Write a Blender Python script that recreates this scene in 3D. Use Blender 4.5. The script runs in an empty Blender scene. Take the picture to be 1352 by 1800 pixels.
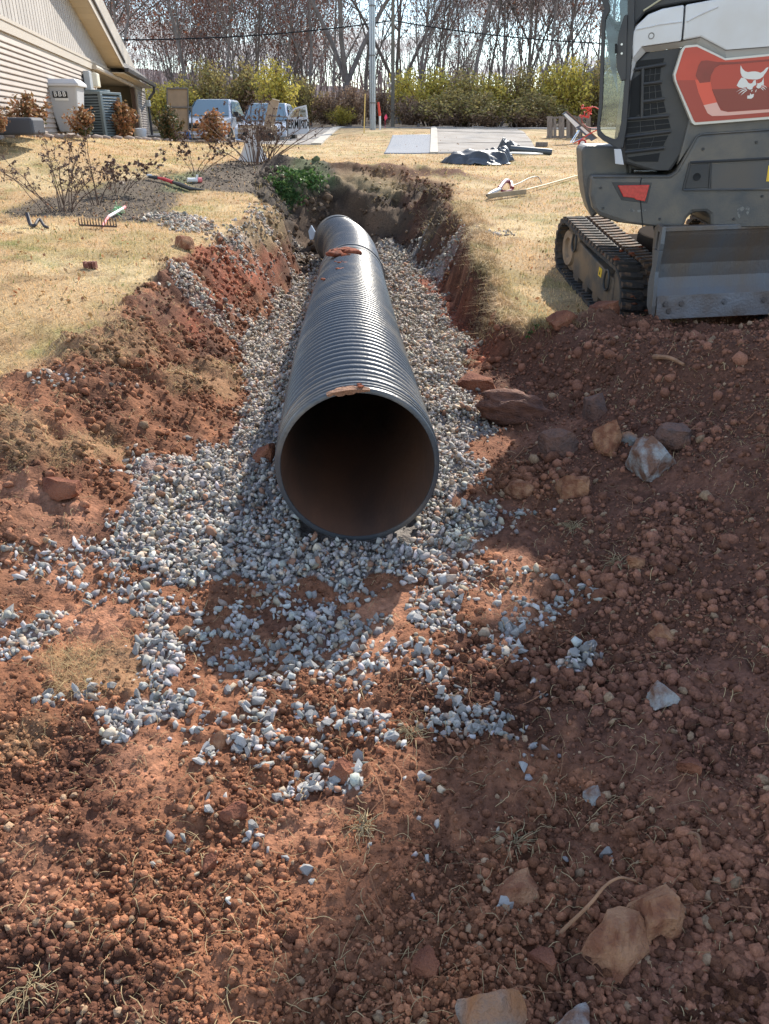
import bpy, bmesh, math, random
import numpy as np
from mathutils import Vector, Matrix, Euler
from mathutils.geometry import tessellate_polygon
PI = math.pi
random.seed(7)
C = bpy.context.scene.collection
SC = bpy.context.scene

# ------------------------------------------------------------------ camera
CAM_Z = 1.65
PITCH = math.atan(672.0 / 1350.0)
CP, SP = math.cos(PITCH), math.sin(PITCH)
cam_d = bpy.data.cameras.new('camera')
cam_d.sensor_fit = 'VERTICAL'; cam_d.sensor_height = 36.0; cam_d.lens = 27.0
cam_d.clip_start = 0.05; cam_d.clip_end = 3000
cam = bpy.data.objects.new('camera', cam_d); C.objects.link(cam)
cam.location = (0, 0, CAM_Z); cam.rotation_euler = (PI / 2 - PITCH, 0, 0)
SC.camera = cam

# ------------------------------------------------------------------ sun and sky
SUN_DX, SUN_DY = 0.50, 1.30            # the sun stands ahead and a little to the right
SUN_EL = math.atan(1 / math.hypot(SUN_DX, SUN_DY))
SUN_AZ = math.atan2(SUN_DX, SUN_DY)     # clockwise from +Y
sd = bpy.data.lights.new('sun', 'SUN'); sd.energy = 3.5; sd.angle = math.radians(0.6); sd.color = (1.0, 0.93, 0.82)
sun = bpy.data.objects.new('sun', sd); C.objects.link(sun)
sun.rotation_euler = Vector((SUN_DX, SUN_DY, 1)).to_track_quat('Z', 'Y').to_euler()
W = bpy.data.worlds.new('World'); SC.world = W; W.use_nodes = True
wn, wl = W.node_tree.nodes, W.node_tree.links
bg = wn['Background']; bg.inputs['Strength'].default_value = 0.15
sky = wn.new('ShaderNodeTexSky'); sky.sky_type = 'NISHITA'; sky.sun_disc = False
sky.sun_elevation = SUN_EL; sky.sun_rotation = SUN_AZ; sky.air_density = 1.0; sky.dust_density = 0.1; sky.ozone_density = 1.6
tc = wn.new('ShaderNodeTexCoord'); sep = wn.new('ShaderNodeSeparateXYZ'); wl.new(tc.outputs['Generated'], sep.inputs[0])
zz = wn.new('ShaderNodeMath'); zz.operation = 'ADD'; zz.inputs[1].default_value = 0.12; wl.new(sep.outputs['Z'], zz.inputs[0])
zm = wn.new('ShaderNodeMath'); zm.operation = 'MAXIMUM'; zm.inputs[1].default_value = 0.05; wl.new(zz.outputs[0], zm.inputs[0])
vd = wn.new('ShaderNodeVectorMath'); vd.operation = 'DIVIDE'; wl.new(tc.outputs['Generated'], vd.inputs[0])
cmb = wn.new('ShaderNodeCombineXYZ')
for k in range(3): wl.new(zm.outputs[0], cmb.inputs[k])
wl.new(cmb.outputs[0], vd.inputs[1])
cn = wn.new('ShaderNodeTexNoise'); cn.inputs['Scale'].default_value = 1.3; cn.inputs['Detail'].default_value = 8; cn.inputs['Roughness'].default_value = 0.58
wl.new(vd.outputs[0], cn.inputs['Vector'])
cr = wn.new('ShaderNodeValToRGB'); cr.color_ramp.elements[0].position = 0.46; cr.color_ramp.elements[1].position = 0.60
wl.new(cn.outputs['Fac'], cr.inputs['Fac'])
mx = wn.new('ShaderNodeMix'); mx.data_type = 'RGBA'
wl.new(cr.outputs['Color'], mx.inputs['Factor']); wl.new(sky.outputs[0], mx.inputs['A'])
mx.inputs['B'].default_value = (3.2, 3.25, 3.35, 1)
wl.new(mx.outputs['Result'], bg.inputs['Color'])
SC.view_settings.view_transform = 'Standard'; SC.view_settings.look = 'None'
SC.view_settings.gamma = 1.0; SC.view_settings.use_curve_mapping = False
SC.view_settings.exposure = 1.22
SC.render.engine = 'CYCLES'; SC.cycles.max_bounces = 6; SC.cycles.diffuse_bounces = 3; SC.cycles.transparent_max_bounces = 6
SC.cycles.use_denoising = True

# ------------------------------------------------------------------ measuring: photo point (1352 x 1800) -> ray, point on a plane
CAM = Vector((0, 0, CAM_Z))
def ray(px, py):
    u = (px - 676) / 1350.0; v = (900 - py) / 1350.0
    return Vector((u, CP + v * SP, -SP + v * CP))
def atY(px, py, Y):
    d = ray(px, py); return CAM + d * (Y / d.y)
def atT(px, py, t):
    return CAM + ray(px, py) * t
def hit(px, py, p0, n):
    d = ray(px, py); return CAM + d * ((Vector(p0) - CAM).dot(n) / d.dot(n))

# ------------------------------------------------------------------ noise (numpy)
def _hash(ix, iy, seed):
    h = (ix.astype(np.int64) * 374761393 + iy.astype(np.int64) * 668265263 + seed * 1442695041) & 0xFFFFFFFF
    h = ((h ^ (h >> 13)) * 1274126177) & 0xFFFFFFFF
    h = (h ^ (h >> 16)) & 0xFFFFFFFF
    return h / 4294967295.0
def vnoise(x, y, s, seed=0):
    x = np.asarray(x, float) / s; y = np.asarray(y, float) / s
    ix = np.floor(x); iy = np.floor(y); fx = x - ix; fy = y - iy
    fx = fx * fx * (3 - 2 * fx); fy = fy * fy * (3 - 2 * fy)
    a = _hash(ix, iy, seed); b = _hash(ix + 1, iy, seed); c = _hash(ix, iy + 1, seed); d = _hash(ix + 1, iy + 1, seed)
    return (a * (1 - fx) + b * fx) * (1 - fy) + (c * (1 - fx) + d * fx) * fy
def fbm(x, y, s, oct=4, seed=0, rough=0.5):
    t = 0; a = 1; n = 0
    for k in range(oct):
        ca, sa = math.cos(k * 1.3 + .5), math.sin(k * 1.3 + .5)
        t = t + a * vnoise(x * ca - y * sa, x * sa + y * ca, s / 2 ** k, seed + k * 17); n += a; a *= rough
    return t / n
def sstep(a, b, x):
    t = np.clip((x - a) / (b - a), 0, 1); return t * t * (3 - 2 * t)

# ------------------------------------------------------------------ terrain
CTRL = [(-2.0, 4.0, .36), (-2.1, 6, .55), (-2.2, 8.8, .70), (-4, 6, .66), (-4, 11, .80), (-8, 11, 1.0), (-5, 16, 1.24), (-6, 13.3, 1.34), (-6.1, 14.6, 1.52), (-7, 17.5, 1.56), (-3.4, 15.5, 1.08), (-8.2, 19.5, 1.56), (-6, 20.5, 1.42),
        (-11, 40, 1.40), (-5.5, 31.5, 1.25), (-7, 27, 1.28), (-2, 20, 1.05), (-1, 15.2, .93), (1.1, 6.4, .28), (2, 6.7, .13), (1.8, 8.5, .39), (4, 8.0, .38), (1.2, 11, .52),
        (3.2, 6.4, .16), (3, 14, .72), (1.5, 18, .88), (3, 24, 1.09), (3, 37, 1.66), (8, 26, 1.18), (0, 31, 1.60), (-4, 37, 1.66), (-14, 44, 1.6),
        (20, 40, 1.75), (15, 10, .6), (-15, 9, 1.15), (-4, 3.5, .45), (-2.4, 2.0, .22), (0, -3, -.05), (3, 2, .75), (3, 4.5, .62), (6, 1, .8), (-8, 0, .4),
        (0, 55, 1.8), (-30, 60, 2.2), (30, 60, 2.0), (-30, 20, 1.6), (30, 20, 1.2), (8, -3, .6), (-6, -3, .2)]
_P = np.array(CTRL)
def _tps(r2): return np.where(r2 > 1e-9, 0.5 * r2 * np.log(np.maximum(r2, 1e-9)), 0)
_n = len(_P)
_K = _tps((_P[:, None, 0] - _P[None, :, 0]) ** 2 + (_P[:, None, 1] - _P[None, :, 1]) ** 2) + np.eye(_n) * 0.02
_A = np.zeros((_n + 3, _n + 3)); _A[:_n, :_n] = _K; _A[:_n, _n] = 1; _A[:_n, _n + 1:] = _P[:, :2]; _A[_n:, :_n] = _A[:_n, _n:].T
_w = np.linalg.solve(_A, np.concatenate([_P[:, 2], np.zeros(3)]))
def lawn_z(x, y):
    x = np.asarray(x, float); y = np.asarray(y, float)
    xc = np.clip(x, -30, 30); yc = np.clip(y, -3, 60)
    z = _w[_n] + _w[_n + 1] * xc + _w[_n + 2] * yc
    for k in range(_n):
        z = z + _w[k] * _tps((xc - _P[k, 0]) ** 2 + (yc - _P[k, 1]) ** 2)
    return z
# trench: floor level, floor edges and rim edges along Y
TY =  [-3, 0.8, 2.2, 3.0, 4.0, 5.0, 6.0, 7.0, 8.0, 9.0, 10.0, 11.0, 12.0, 13.0, 14.0, 15.2, 16.0]
TZF = [0.0, 0.0, 0.0, 0.0, .015, .01, -.02, -.08, -.13, -.17, -.19, -.2, -.2, -.15, .1, .7, .95]
TL0 = [-1.2, -1.0, -1.05, -.95, -.95, -.92, -1.0, -1.12, -1.15, -1.15, -1.1, -1.12, -1.35, -1.4, -1.2, -.8, -.5]
TL1 = [-3.5, -3.2, -2.9, -2.4, -2.05, -1.98, -2.05, -2.1, -2.0, -1.95, -1.8, -1.6, -1.95, -2.3, -2.5, -2.6, -2.6]
TR0 = [0.6, 0.55, 0.6, 0.68, .72, .80, .84, .84, .84, .82, .72, .62, .40, .3, .2, .2, .2]
TR1 = [2.6, 2.4, 2.6, 2.7, 2.4, 1.7, 1.04, 1.0, 1.02, 1.05, 1.15, 1.2, 1.15, 1.2, 1.3, 1.4, 1.5]
def clod_relief(x, y):
    a = fbm(x, y, .16, 3, 11); b = fbm(x, y, .05, 3, 23, .6)
    return .065 * (a - .5) + .035 * (np.abs(b - .5) * 2 - .35)
def zone(x, y):
    """returns (inside-trench weight 0..1 from rim to floor, cut weight)"""
    l0 = np.interp(y, TY, TL0); l1 = np.interp(y, TY, TL1); r0 = np.interp(y, TY, TR0); r1 = np.interp(y, TY, TR1)
    wob = (fbm(x, y, .55, 3, 5) - .5)
    wx = x + wob * .28 * sstep(1, 3, y)
    wl_ = np.clip((wx - l1) / (l0 - l1), 0, 1); wr_ = np.clip((r1 - wx) / (r1 - r0), 0, 1)
    return wl_, wr_
def H(x, y, fine=True):
    x = np.asarray(x, float); y = np.asarray(y, float)
    L = lawn_z(x, y); F = np.interp(y, TY, TZF)
    wl_, wr_ = zone(x, y)
    sl = wl_ ** 1.15; sl = sl * sl * (3 - 2 * sl)
    # left side has a bench half way down between Y 4 and 9
    sr = wr_ * wr_ * (3 - 2 * wr_)
    w = np.minimum(sl, sr) * (1 - sstep(13.2, 16.0, y + (fbm(x, y, .9, 2, 3) - .5) * 1.0))
    z = L * (1 - w) + F * w
    # right spoil rise in the foreground
    rise = np.clip(x - .75, 0, 3) * .30 * (1 - sstep(4.6, 6.2, y)) * sstep(-1, 1, y)
    z = np.where((y < 6.2), np.maximum(z, F + rise * .9 + 0 * z), z)
    # torn up margin: left bank and around the hole
    dirt = dirt_mask(x, y, w)
    if fine:
        far = np.clip((y - 1) / 14, 0, 1)
        z = z + dirt * clod_relief(x, y) * (1 + .9 * sstep(3, 9, y))
        z = z + dirt * (fbm(x, y, .7, 3, 31) - .5) * .16 * sstep(1.5, 5, y) * (1 - sstep(.9, 1, w))
        lb = sstep(-.75, -1.1, x) * sstep(2.4, 3.2, y) * (1 - sstep(11, 12, y)) * (1 - sstep(.9, 1, w))
        rdg = 1 - np.abs(fbm(x * .8, y * 1.5, .42, 4, 131, .55) - .5) * 3.4
        z = z + dirt * lb * (.13 * (fbm(x * .8, y * 1.3, .30, 5, 121, .66) - .5) + .055 * rdg)
        rb = sstep(.8, 1.0, x) * sstep(3.8, 4.6, y) * (1 - sstep(12, 13, y)) * sstep(.0, .1, w) * (1 - sstep(.85, 1, w))
        z = z + dirt * rb * .16 * (fbm(x * 1.2, y * .8, .25, 4, 141, .6) - .5)
        z = z + (fbm(x, y, 2.2, 3, 41) - .5) * .06
        # raw heap along the far rim
        hp = np.exp(-((y - 15.9 - .3 * np.sin(x * 1.7)) / .45) ** 2) * sstep(-2.6, -1.9, x) * (1 - sstep(1.3, 2.0, x))
        z = z + hp * (.08 + .34 * (fbm(x, y, .45, 4, 77, .6) - .3))
        # torn tussocks on the hole's flanks
        fl = np.exp(-((y - 13.5) / 2.2) ** 2) * sstep(.05, .3, w) * (1 - sstep(.75, .97, w))
        z = z + fl * (.55 * (fbm(x, y, .55, 5, 91, .6) - .5) + .10 * (1 - np.abs(fbm(x, y, .25, 3, 95) - .5) * 4))
        # lumps of spoil in front of the machine's track
        sp = np.exp(-((y - 5.95) / .30) ** 2) * sstep(1.15, 1.5, x) * (1 - sstep(4, 4.6, x))
        z = z + sp * (.06 + .30 * (fbm(x, y, .28, 4, 55, .6) - .35))
        # gentle wheel rutting in the foreground floor
        z = z - .03 * np.exp(-((x + .25 - .08 * (y - 1)) / .22) ** 2) * (1 - sstep(2.6, 3.2, y))
    return z
def dirt_mask(x, y, w):
    n = (fbm(x, y, .6, 3, 61) - .5)
    near = 1 - sstep(5.2, 6.0, y + n * .9 - .45 * sstep(1.0, 1.4, x) - .95 * sstep(1.95, 2.25, x))                      # foreground: all dug over except the left lawn
    right = sstep(.5, .8, x)
    m1 = near * right
    left = near * (1 - right) * sstep(-2.1, -1.75, x + n * .8 + (1 - sstep(2.9, 3.6, y)) * 1.8)
    lip = sstep(.015, .10, w + n * .10)
    return np.clip(np.maximum(np.maximum(m1, left), lip), 0, 1)
def gz(x, y, fine=True):
    return float(H(np.array([x]), np.array([y]), fine)[0])
def ground_pt(px, py, fine=False):
    """the point of the ground that is seen at this place of the photo"""
    d = ray(px, py); ts = np.geomspace(.6, 120, 700)
    X = d.x * ts; Y = d.y * ts; Z = CAM_Z + d.z * ts
    g = H(X, Y, fine); k = np.argmax(Z < g)
    if Z[k] >= g[k]: k = len(ts) - 1
    if k == 0: return Vector((X[0], Y[0], g[0]))
    a = (Z[k - 1] - g[k - 1]); b = (g[k] - Z[k]); f = a / (a + b + 1e-9)
    t = ts[k - 1] + (ts[k] - ts[k - 1]) * f
    return Vector((d.x * t, d.y * t, float(H(np.array([d.x * t]), np.array([d.y * t]), True)[0])))
def poly_sd(x, y, poly):
    """signed distance (positive inside) to a polygon, vectorised"""
    x = np.asarray(x, float); y = np.asarray(y, float)
    d = np.full(x.shape, 1e9); ins = np.zeros(x.shape, bool); n = len(poly)
    for k in range(n):
        ax, ay = poly[k][0], poly[k][1]; bx_, by_ = poly[(k + 1) % n][0], poly[(k + 1) % n][1]
        ex, ey = bx_ - ax, by_ - ay
        t = np.clip(((x - ax) * ex + (y - ay) * ey) / (ex * ex + ey * ey + 1e-12), 0, 1)
        d = np.minimum(d, np.hypot(x - ax - t * ex, y - ay - t * ey))
        c = ((ay > y) != (by_ > y)) & (x < (bx_ - ax) * (y - ay) / (by_ - ay + 1e-12) + ax)
        ins ^= c
    return np.where(ins, d, -d)

# ------------------------------------------------------------------ object helpers
def tag(o, label=None, cat=None, group=None, kind=None):
    if label: o['label'] = label
    if cat: o['category'] = cat
    if group: o['group'] = group
    if kind: o['kind'] = kind
    return o
def empty(name, loc=(0, 0, 0), rz=0, rot=None, label=None, cat=None, group=None):
    o = bpy.data.objects.new(name, None); C.objects.link(o); o.location = loc
    o.rotation_euler = rot if rot else (0, 0, rz); o.empty_display_size = .1
    return tag(o, label, cat, group)
class MB:
    """collects shapes, then links them as one mesh object"""
    def __init__(s): s.v = []; s.f = []; s.mi = []; s.cur = 0
    def add(s, vs, fs):
        b = len(s.v); s.v += [tuple(p) for p in vs]; s.f += [tuple(b + i for i in f) for f in fs]; s.mi += [s.cur] * len(fs); return s
    def box(s, c, d, M=None):
        x, y, z = c; a, b, h = d[0] / 2, d[1] / 2, d[2] / 2
        vs = [Vector((x + i * a, y + j * b, z + k * h)) for i in (-1, 1) for j in (-1, 1) for k in (-1, 1)]
        if M: vs = [M @ p for p in vs]
        return s.add(vs, [(0, 1, 3, 2), (4, 6, 7, 5), (0, 4, 5, 1), (2, 3, 7, 6), (0, 2, 6, 4), (1, 5, 7, 3)])
    def prism(s, pts, off, M=None):
        """closed outline (3D points in one plane) pushed by off"""
        pts = [Vector(p) for p in pts]; off = Vector(off); n = len(pts)
        vs = pts + [p + off for p in pts]
        if M: vs = [M @ p for p in vs]
        tri = tessellate_polygon([pts])
        fs = [tuple(t) for t in tri] + [tuple(i + n for i in reversed(t)) for t in tri]
        fs += [(k, (k + 1) % n, n + (k + 1) % n, n + k) for k in range(n)]
        return s.add(vs, fs)
    def tube(s, pts, r, n=6, cap=True):
        pts = [Vector(p) for p in pts]; m = len(pts); rs = r if isinstance(r, (list, tuple)) else [r] * m
        vs = []; up = None
        for i, p in enumerate(pts):
            d = (pts[min(i + 1, m - 1)] - pts[max(i - 1, 0)])
            d = d.normalized() if d.length > 1e-9 else Vector((0, 0, 1))
            if up is None: up = d.orthogonal().normalized()
            up = (up - d * up.dot(d));
            up = up.normalized() if up.length > 1e-6 else d.orthogonal().normalized()
            w = d.cross(up)
            for k in range(n):
                a = 2 * PI * k / n; vs.append(p + (up * math.cos(a) + w * math.sin(a)) * rs[i])
        fs = [(i * n + k, i * n + (k + 1) % n, (i + 1) * n + (k + 1) % n, (i + 1) * n + k) for i in range(m - 1) for k in range(n)]
        if cap: fs += [tuple(range(n))[::-1], tuple((m - 1) * n + k for k in range(n))]
        return s.add(vs, fs)
    def lathe(s, prof, n=24, M=None, close=False):
        """prof: (r, h) pairs about local z"""
        m = len(prof); vs = []
        for (r, h) in prof:
            for k in range(n):
                a = 2 * PI * k / n; p = Vector((r * math.cos(a), r * math.sin(a), h)); vs.append(M @ p if M else p)
        fs = [(i * n + k, i * n + (k + 1) % n, (i + 1) * n + (k + 1) % n, (i + 1) * n + k) for i in range(m - 1) for k in range(n)]
        return s.add(vs, fs)
    def build(s, name, mat, parent=None, smooth=False, bevel=0, local=True):
        me = bpy.data.meshes.new(name); me.from_pydata(s.v, [], s.f)
        mats = mat if isinstance(mat, (list, tuple)) else [mat]
        for m in mats: me.materials.append(m)
        if len(mats) > 1: me.polygons.foreach_set('material_index', s.mi)
        bm = bmesh.new(); bm.from_mesh(me); bmesh.ops.recalc_face_normals(bm, faces=bm.faces); bm.to_mesh(me); bm.free()
        if smooth:
            me.polygons.foreach_set('use_smooth', [True] * len(me.polygons))
        o = bpy.data.objects.new(name, me); C.objects.link(o)
        if smooth: me.set_sharp_from_angle(angle=math.radians(38))
        if bevel:
            b = o.modifiers.new('bevel', 'BEVEL'); b.width = bevel; b.segments = 4 if bevel > .08 else 2; b.limit_method = 'ANGLE'; b.angle_limit = math.radians(35)
        if parent: o.parent = parent
        return o
def fastmesh(name, V, F, mat, parent=None, smooth=False, attr=None, k=3):
    """V (n,3), F (m,k) numpy"""
    me = bpy.data.meshes.new(name); n, m = len(V), len(F)
    me.vertices.add(n); me.vertices.foreach_set('co', np.ascontiguousarray(V, np.float32).ravel())
    me.loops.add(m * k); me.loops.foreach_set('vertex_index', np.ascontiguousarray(F, np.int32).ravel())
    me.polygons.add(m); me.polygons.foreach_set('loop_start', np.arange(0, m * k, k, dtype=np.int32))
    if smooth: me.polygons.foreach_set('use_smooth', np.ones(m, bool))
    if attr:
        for an, A in attr.items():
            if A.ndim == 2:
                a = me.attributes.new(an, 'FLOAT_COLOR', 'POINT'); a.data.foreach_set('color', np.ascontiguousarray(A, np.float32).ravel())
            else:
                a = me.attributes.new(an, 'FLOAT', 'POINT'); a.data.foreach_set('value', np.ascontiguousarray(A, np.float32))
    me.update(calc_edges=True); me.validate()
    for mm in (mat if isinstance(mat, (list, tuple)) else [mat]): me.materials.append(mm)
    o = bpy.data.objects.new(name, me); C.objects.link(o)
    if parent: o.parent = parent
    return o
def copy_tree(o, parent=None):
    c = o.copy(); C.objects.link(c); c.parent = parent
    for ch in list(o.children): copy_tree(ch, c)
    return c

# ------------------------------------------------------------------ materials
def mat(name, col, rough=.7, metal=0, var=0, scale=8, col2=None, bump=0, bscale=30, spec=None, objrand=0, detail=6, fac=(.35, .65), coord='Object', stretch=None):
    m = bpy.data.materials.new(name); m.use_nodes = True; N, L = m.node_tree.nodes, m.node_tree.links
    b = N['Principled BSDF']; b.inputs['Roughness'].default_value = rough; b.inputs['Metallic'].default_value = metal
    b.inputs['Base Color'].default_value = (*col, 1)
    if spec is not None: b.inputs['Specular IOR Level'].default_value = spec
    t = N.new('ShaderNodeTexCoord'); src = t.outputs[coord]
    if stretch:
        mp = N.new('ShaderNodeMapping'); mp.inputs['Scale'].default_value = stretch; L.new(src, mp.inputs[0]); src = mp.outputs[0]
    out = None
    if col2 is not None or var:
        n = N.new('ShaderNodeTexNoise'); n.inputs['Scale'].default_value = scale; n.inputs['Detail'].default_value = detail; L.new(src, n.inputs['Vector'])
        r = N.new('ShaderNodeValToRGB'); r.color_ramp.elements[0].position = fac[0]; r.color_ramp.elements[1].position = fac[1]
        c2 = col2 if col2 is not None else tuple(c * (1 - var) for c in col)
        r.color_ramp.elements[0].color = (*c2, 1); r.color_ramp.elements[1].color = (*col, 1)
        L.new(n.outputs['Fac'], r.inputs['Fac']); out = r.outputs['Color']
    if objrand:
        oi = N.new('ShaderNodeObjectInfo'); mr = N.new('ShaderNodeMapRange'); mr.inputs['To Min'].default_value = 1 - objrand; mr.inputs['To Max'].default_value = 1 + objrand
        L.new(oi.outputs['Random'], mr.inputs['Value'])
        hs = N.new('ShaderNodeHueSaturation'); L.new(mr.outputs[0], hs.inputs['Value'])
        if out: L.new(out, hs.inputs['Color'])
        else: hs.inputs['Color'].default_value = (*col, 1)
        out = hs.outputs['Color']
    if out: L.new(out, b.inputs['Base Color'])
    if bump:
        n2 = N.new('ShaderNodeTexNoise'); n2.inputs['Scale'].default_value = bscale; n2.inputs['Detail'].default_value = 8; L.new(src, n2.inputs['Vector'])
        bp = N.new('ShaderNodeBump'); bp.inputs['Strength'].default_value = min(1, bump); bp.inputs['Distance'].default_value = .02; L.new(n2.outputs['Fac'], bp.inputs['Height'])
        L.new(bp.outputs[0], b.inputs['Normal'])
    return m
def attr_mat(name, attr='col', rough=.85, noise=0, nscale=60, bump=0, bscale=120, trans=0, spec=.3, bdist=.01, noise2=None):
    m = bpy.data.materials.new(name); m.use_nodes = True; N, L = m.node_tree.nodes, m.node_tree.links
    b = N['Principled BSDF']; b.inputs['Roughness'].default_value = rough; b.inputs['Specular IOR Level'].default_value = spec
    a = N.new('ShaderNodeAttribute'); a.attribute_name = attr; out = a.outputs['Color']
    t = N.new('ShaderNodeTexCoord')
    if noise:
        n = N.new('ShaderNodeTexNoise'); n.inputs['Scale'].default_value = nscale; n.inputs['Detail'].default_value = 8; n.inputs['Roughness'].default_value = .65; L.new(t.outputs['Object'], n.inputs['Vector'])
        mr = N.new('ShaderNodeMapRange'); mr.inputs['From Min'].default_value = .3; mr.inputs['From Max'].default_value = .7
        mr.inputs['To Min'].default_value = 1 - noise; mr.inputs['To Max'].default_value = 1 + noise; L.new(n.outputs['Fac'], mr.inputs['Value'])
        vm = N.new('ShaderNodeVectorMath'); vm.operation = 'SCALE'; L.new(out, vm.inputs[0]); L.new(mr.outputs[0], vm.inputs['Scale']); out = vm.outputs[0]
    L.new(out, b.inputs['Base Color'])
    if bump:
        n2 = N.new('ShaderNodeTexNoise'); n2.inputs['Scale'].default_value = bscale; n2.inputs['Detail'].default_value = 8; L.new(t.outputs['Object'], n2.inputs['Vector'])
        bp = N.new('ShaderNodeBump'); bp.inputs['Strength'].default_value = bump; bp.inputs['Distance'].default_value = bdist; L.new(n2.outputs['Fac'], bp.inputs['Height']); L.new(bp.outputs[0], b.inputs['Normal'])
    if trans:
        tr = N.new('ShaderNodeBsdfTranslucent'); L.new(out, tr.inputs['Color']); ms = N.new('ShaderNodeMixShader'); ms.inputs[0].default_value = trans
        o = N['Material Output']; L.new(b.outputs[0], ms.inputs[1]); L.new(tr.outputs[0], ms.inputs[2]); L.new(ms.outputs[0], o.inputs['Surface'])
    return m
def leaf_mat(name, cols, trans=.35, rough=.6):
    """each leaf its own tint: white noise over the leaf's own colour attribute 'rnd'"""
    m = bpy.data.materials.new(name); m.use_nodes = True; N, L = m.node_tree.nodes, m.node_tree.links
    b = N['Principled BSDF']; b.inputs['Roughness'].default_value = rough; b.inputs['Specular IOR Level'].default_value = .3
    a = N.new('ShaderNodeAttribute'); a.attribute_name = 'rnd'
    r = N.new('ShaderNodeValToRGB'); e = r.color_ramp.elements
    while len(e) < len(cols): e.new(.5)
    for k, c in enumerate(cols): e[k].position = k / (len(cols) - 1); e[k].color = (*c, 1)
    L.new(a.outputs['Fac'], r.inputs['Fac'])
    oi = N.new('ShaderNodeObjectInfo'); mr = N.new('ShaderNodeMapRange'); mr.inputs['To Min'].default_value = .8; mr.inputs['To Max'].default_value = 1.2; L.new(oi.outputs['Random'], mr.inputs['Value'])
    hs = N.new('ShaderNodeHueSaturation'); L.new(mr.outputs[0], hs.inputs['Value']); L.new(r.outputs['Color'], hs.inputs['Color'])
    tr = N.new('ShaderNodeBsdfTranslucent'); L.new(hs.outputs[0], tr.inputs['Color']); L.new(hs.outputs[0], b.inputs['Base Color'])
    ms = N.new('ShaderNodeMixShader'); ms.inputs[0].default_value = trans; o = N['Material Output']
    L.new(b.outputs[0], ms.inputs[1]); L.new(tr.outputs[0], ms.inputs[2]); L.new(ms.outputs[0], o.inputs['Surface'])
    return m
# ------------------------------------------------------------------ zones of the ground, measured off the photo and laid on the terrain
def world_poly(pts): return [tuple(ground_pt(x, y)[:2]) for x, y in pts]
GRAVEL = [(1.0, .10, [(560,455),(525,480),(480,520),(440,580),(420,640),(432,700),(400,760),(350,810),(280,850),(215,880),(185,930),(190,995),(300,1025),(420,1030),(560,1045),(640,1045),(720,1025),(800,985),(865,930),(870,895),(838,870),(868,790),(868,740),(832,690),(812,640),(838,605),(790,560),(745,500),(722,460),(745,430),(690,420),(600,420)]),
          (.62, .22, [(60,1010),(190,940),(330,1000),(480,985),(640,985),(800,950),(880,935),(905,1010),(880,1060),(870,1180),(820,1280),(800,1340),(700,1350),(715,1230),(725,1150),(690,1090),(650,1190),(570,1210),(530,1130),(470,1120),(430,1190),(330,1215),(300,1200),(300,1110),(350,1060),(250,1050),(130,1100),(20,1080)]),
          (.75, .10, [(0,1090),(60,1060),(150,1050),(140,1110),(60,1150),(0,1160)]),
          (.30, .14, [(300,1090),(700,1000),(870,1040),(860,1200),(830,1330),(640,1390),(400,1390),(300,1290)]), (.8, .08, [(40,1235),(140,1190),(260,1200),(330,1240),(310,1270),(160,1270),(50,1275)]),
          (.75, .08, [(230,1050),(320,1060),(320,1200),(260,1230),(240,1150)]),
          (.6, .10, [(320,1260),(400,1290),(440,1340),(560,1350),(640,1390),(520,1410),(380,1395),(325,1340)]),
          (.7, .08, [(700,1330),(800,1310),(760,1390),(705,1390)]),
          (1.0, .06, [(960,1140),(1000,1118),(1060,1120),(1090,1165),(1030,1200),(960,1190)]),
          (.5, .10, [(870,890),(935,900),(940,960),(900,960)]), (.55, .06, [(975,1010),(1050,1020),(1045,1055),(960,1080)]),
          (.55, .06, [(925,1190),(965,1185),(960,1235),(930,1235)]),
          (.7, .06, [(560,1355),(640,1350),(650,1395),(575,1395)]), (.5, .06, [(420,1430),(465,1440),(462,1475),(420,1470)]),
          (.6, .08, [(75,672),(150,668),(235,690),(230,705),(90,695)]),
          (.9, .25, [(312,500),(350,490),(400,550),(420,610),(370,590),(330,550)]),
          (.9, .25, [(265,375),(330,380),(400,400),(520,420),(545,445),(480,440),(420,440),(350,420),(300,400)]),
          (.5, .25, [(310,390),(420,440),(520,470),(440,520),(380,480)]),
          (.75, .15, [(240,860),(200,800),(330,800),(430,760),(440,900),(330,930)]),
          (.9, .25, [(665,440),(700,400),(790,430),(860,405),(880,415),(790,470),(760,520),(735,500)])]
GRAVEL = [(d, s, world_poly(p)) for d, s, p in GRAVEL]
RED = [world_poly(p) for p in ([(745,500),(790,520),(870,620),(830,640),(770,600),(740,560)], [(700,470),(770,480),(800,560),(760,590)], [(400,470),(520,455),(470,500),(400,560),(340,620),(330,560)], [(330,430),(480,450),(440,520),(340,470)])]
ORANGE = [world_poly(p) for p in ([(0,840),(130,860),(180,900),(150,1040),(0,1060)], [(640,1060),(740,1040),(640,1200),(540,1180)], [(880,960),(960,980),(960,1100),(880,1180),(850,1060)], [(100,1060),(230,1080),(200,1130),(90,1110)], [(0,1400),(100,1420),(150,1600),(0,1620)], [(480,1400),(640,1380),(560,1470),(420,1480)], [(200,1290),(320,1290),(300,1400),(180,1380)])]
THATCH = [world_poly(p) for p in ([(60,1150),(220,1130),(290,1170),(250,1220),(100,1230)], [(0,720),(90,760),(120,800),(40,830),(0,800)], [(290,640),(420,650),(420,700),(300,700)], [(60,780),(200,760),(230,800),(90,830)], [(120,560),(240,590),(300,640),(200,660),(80,640)], [(0,1270),(100,1260),(80,1330),(0,1340)])]
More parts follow.
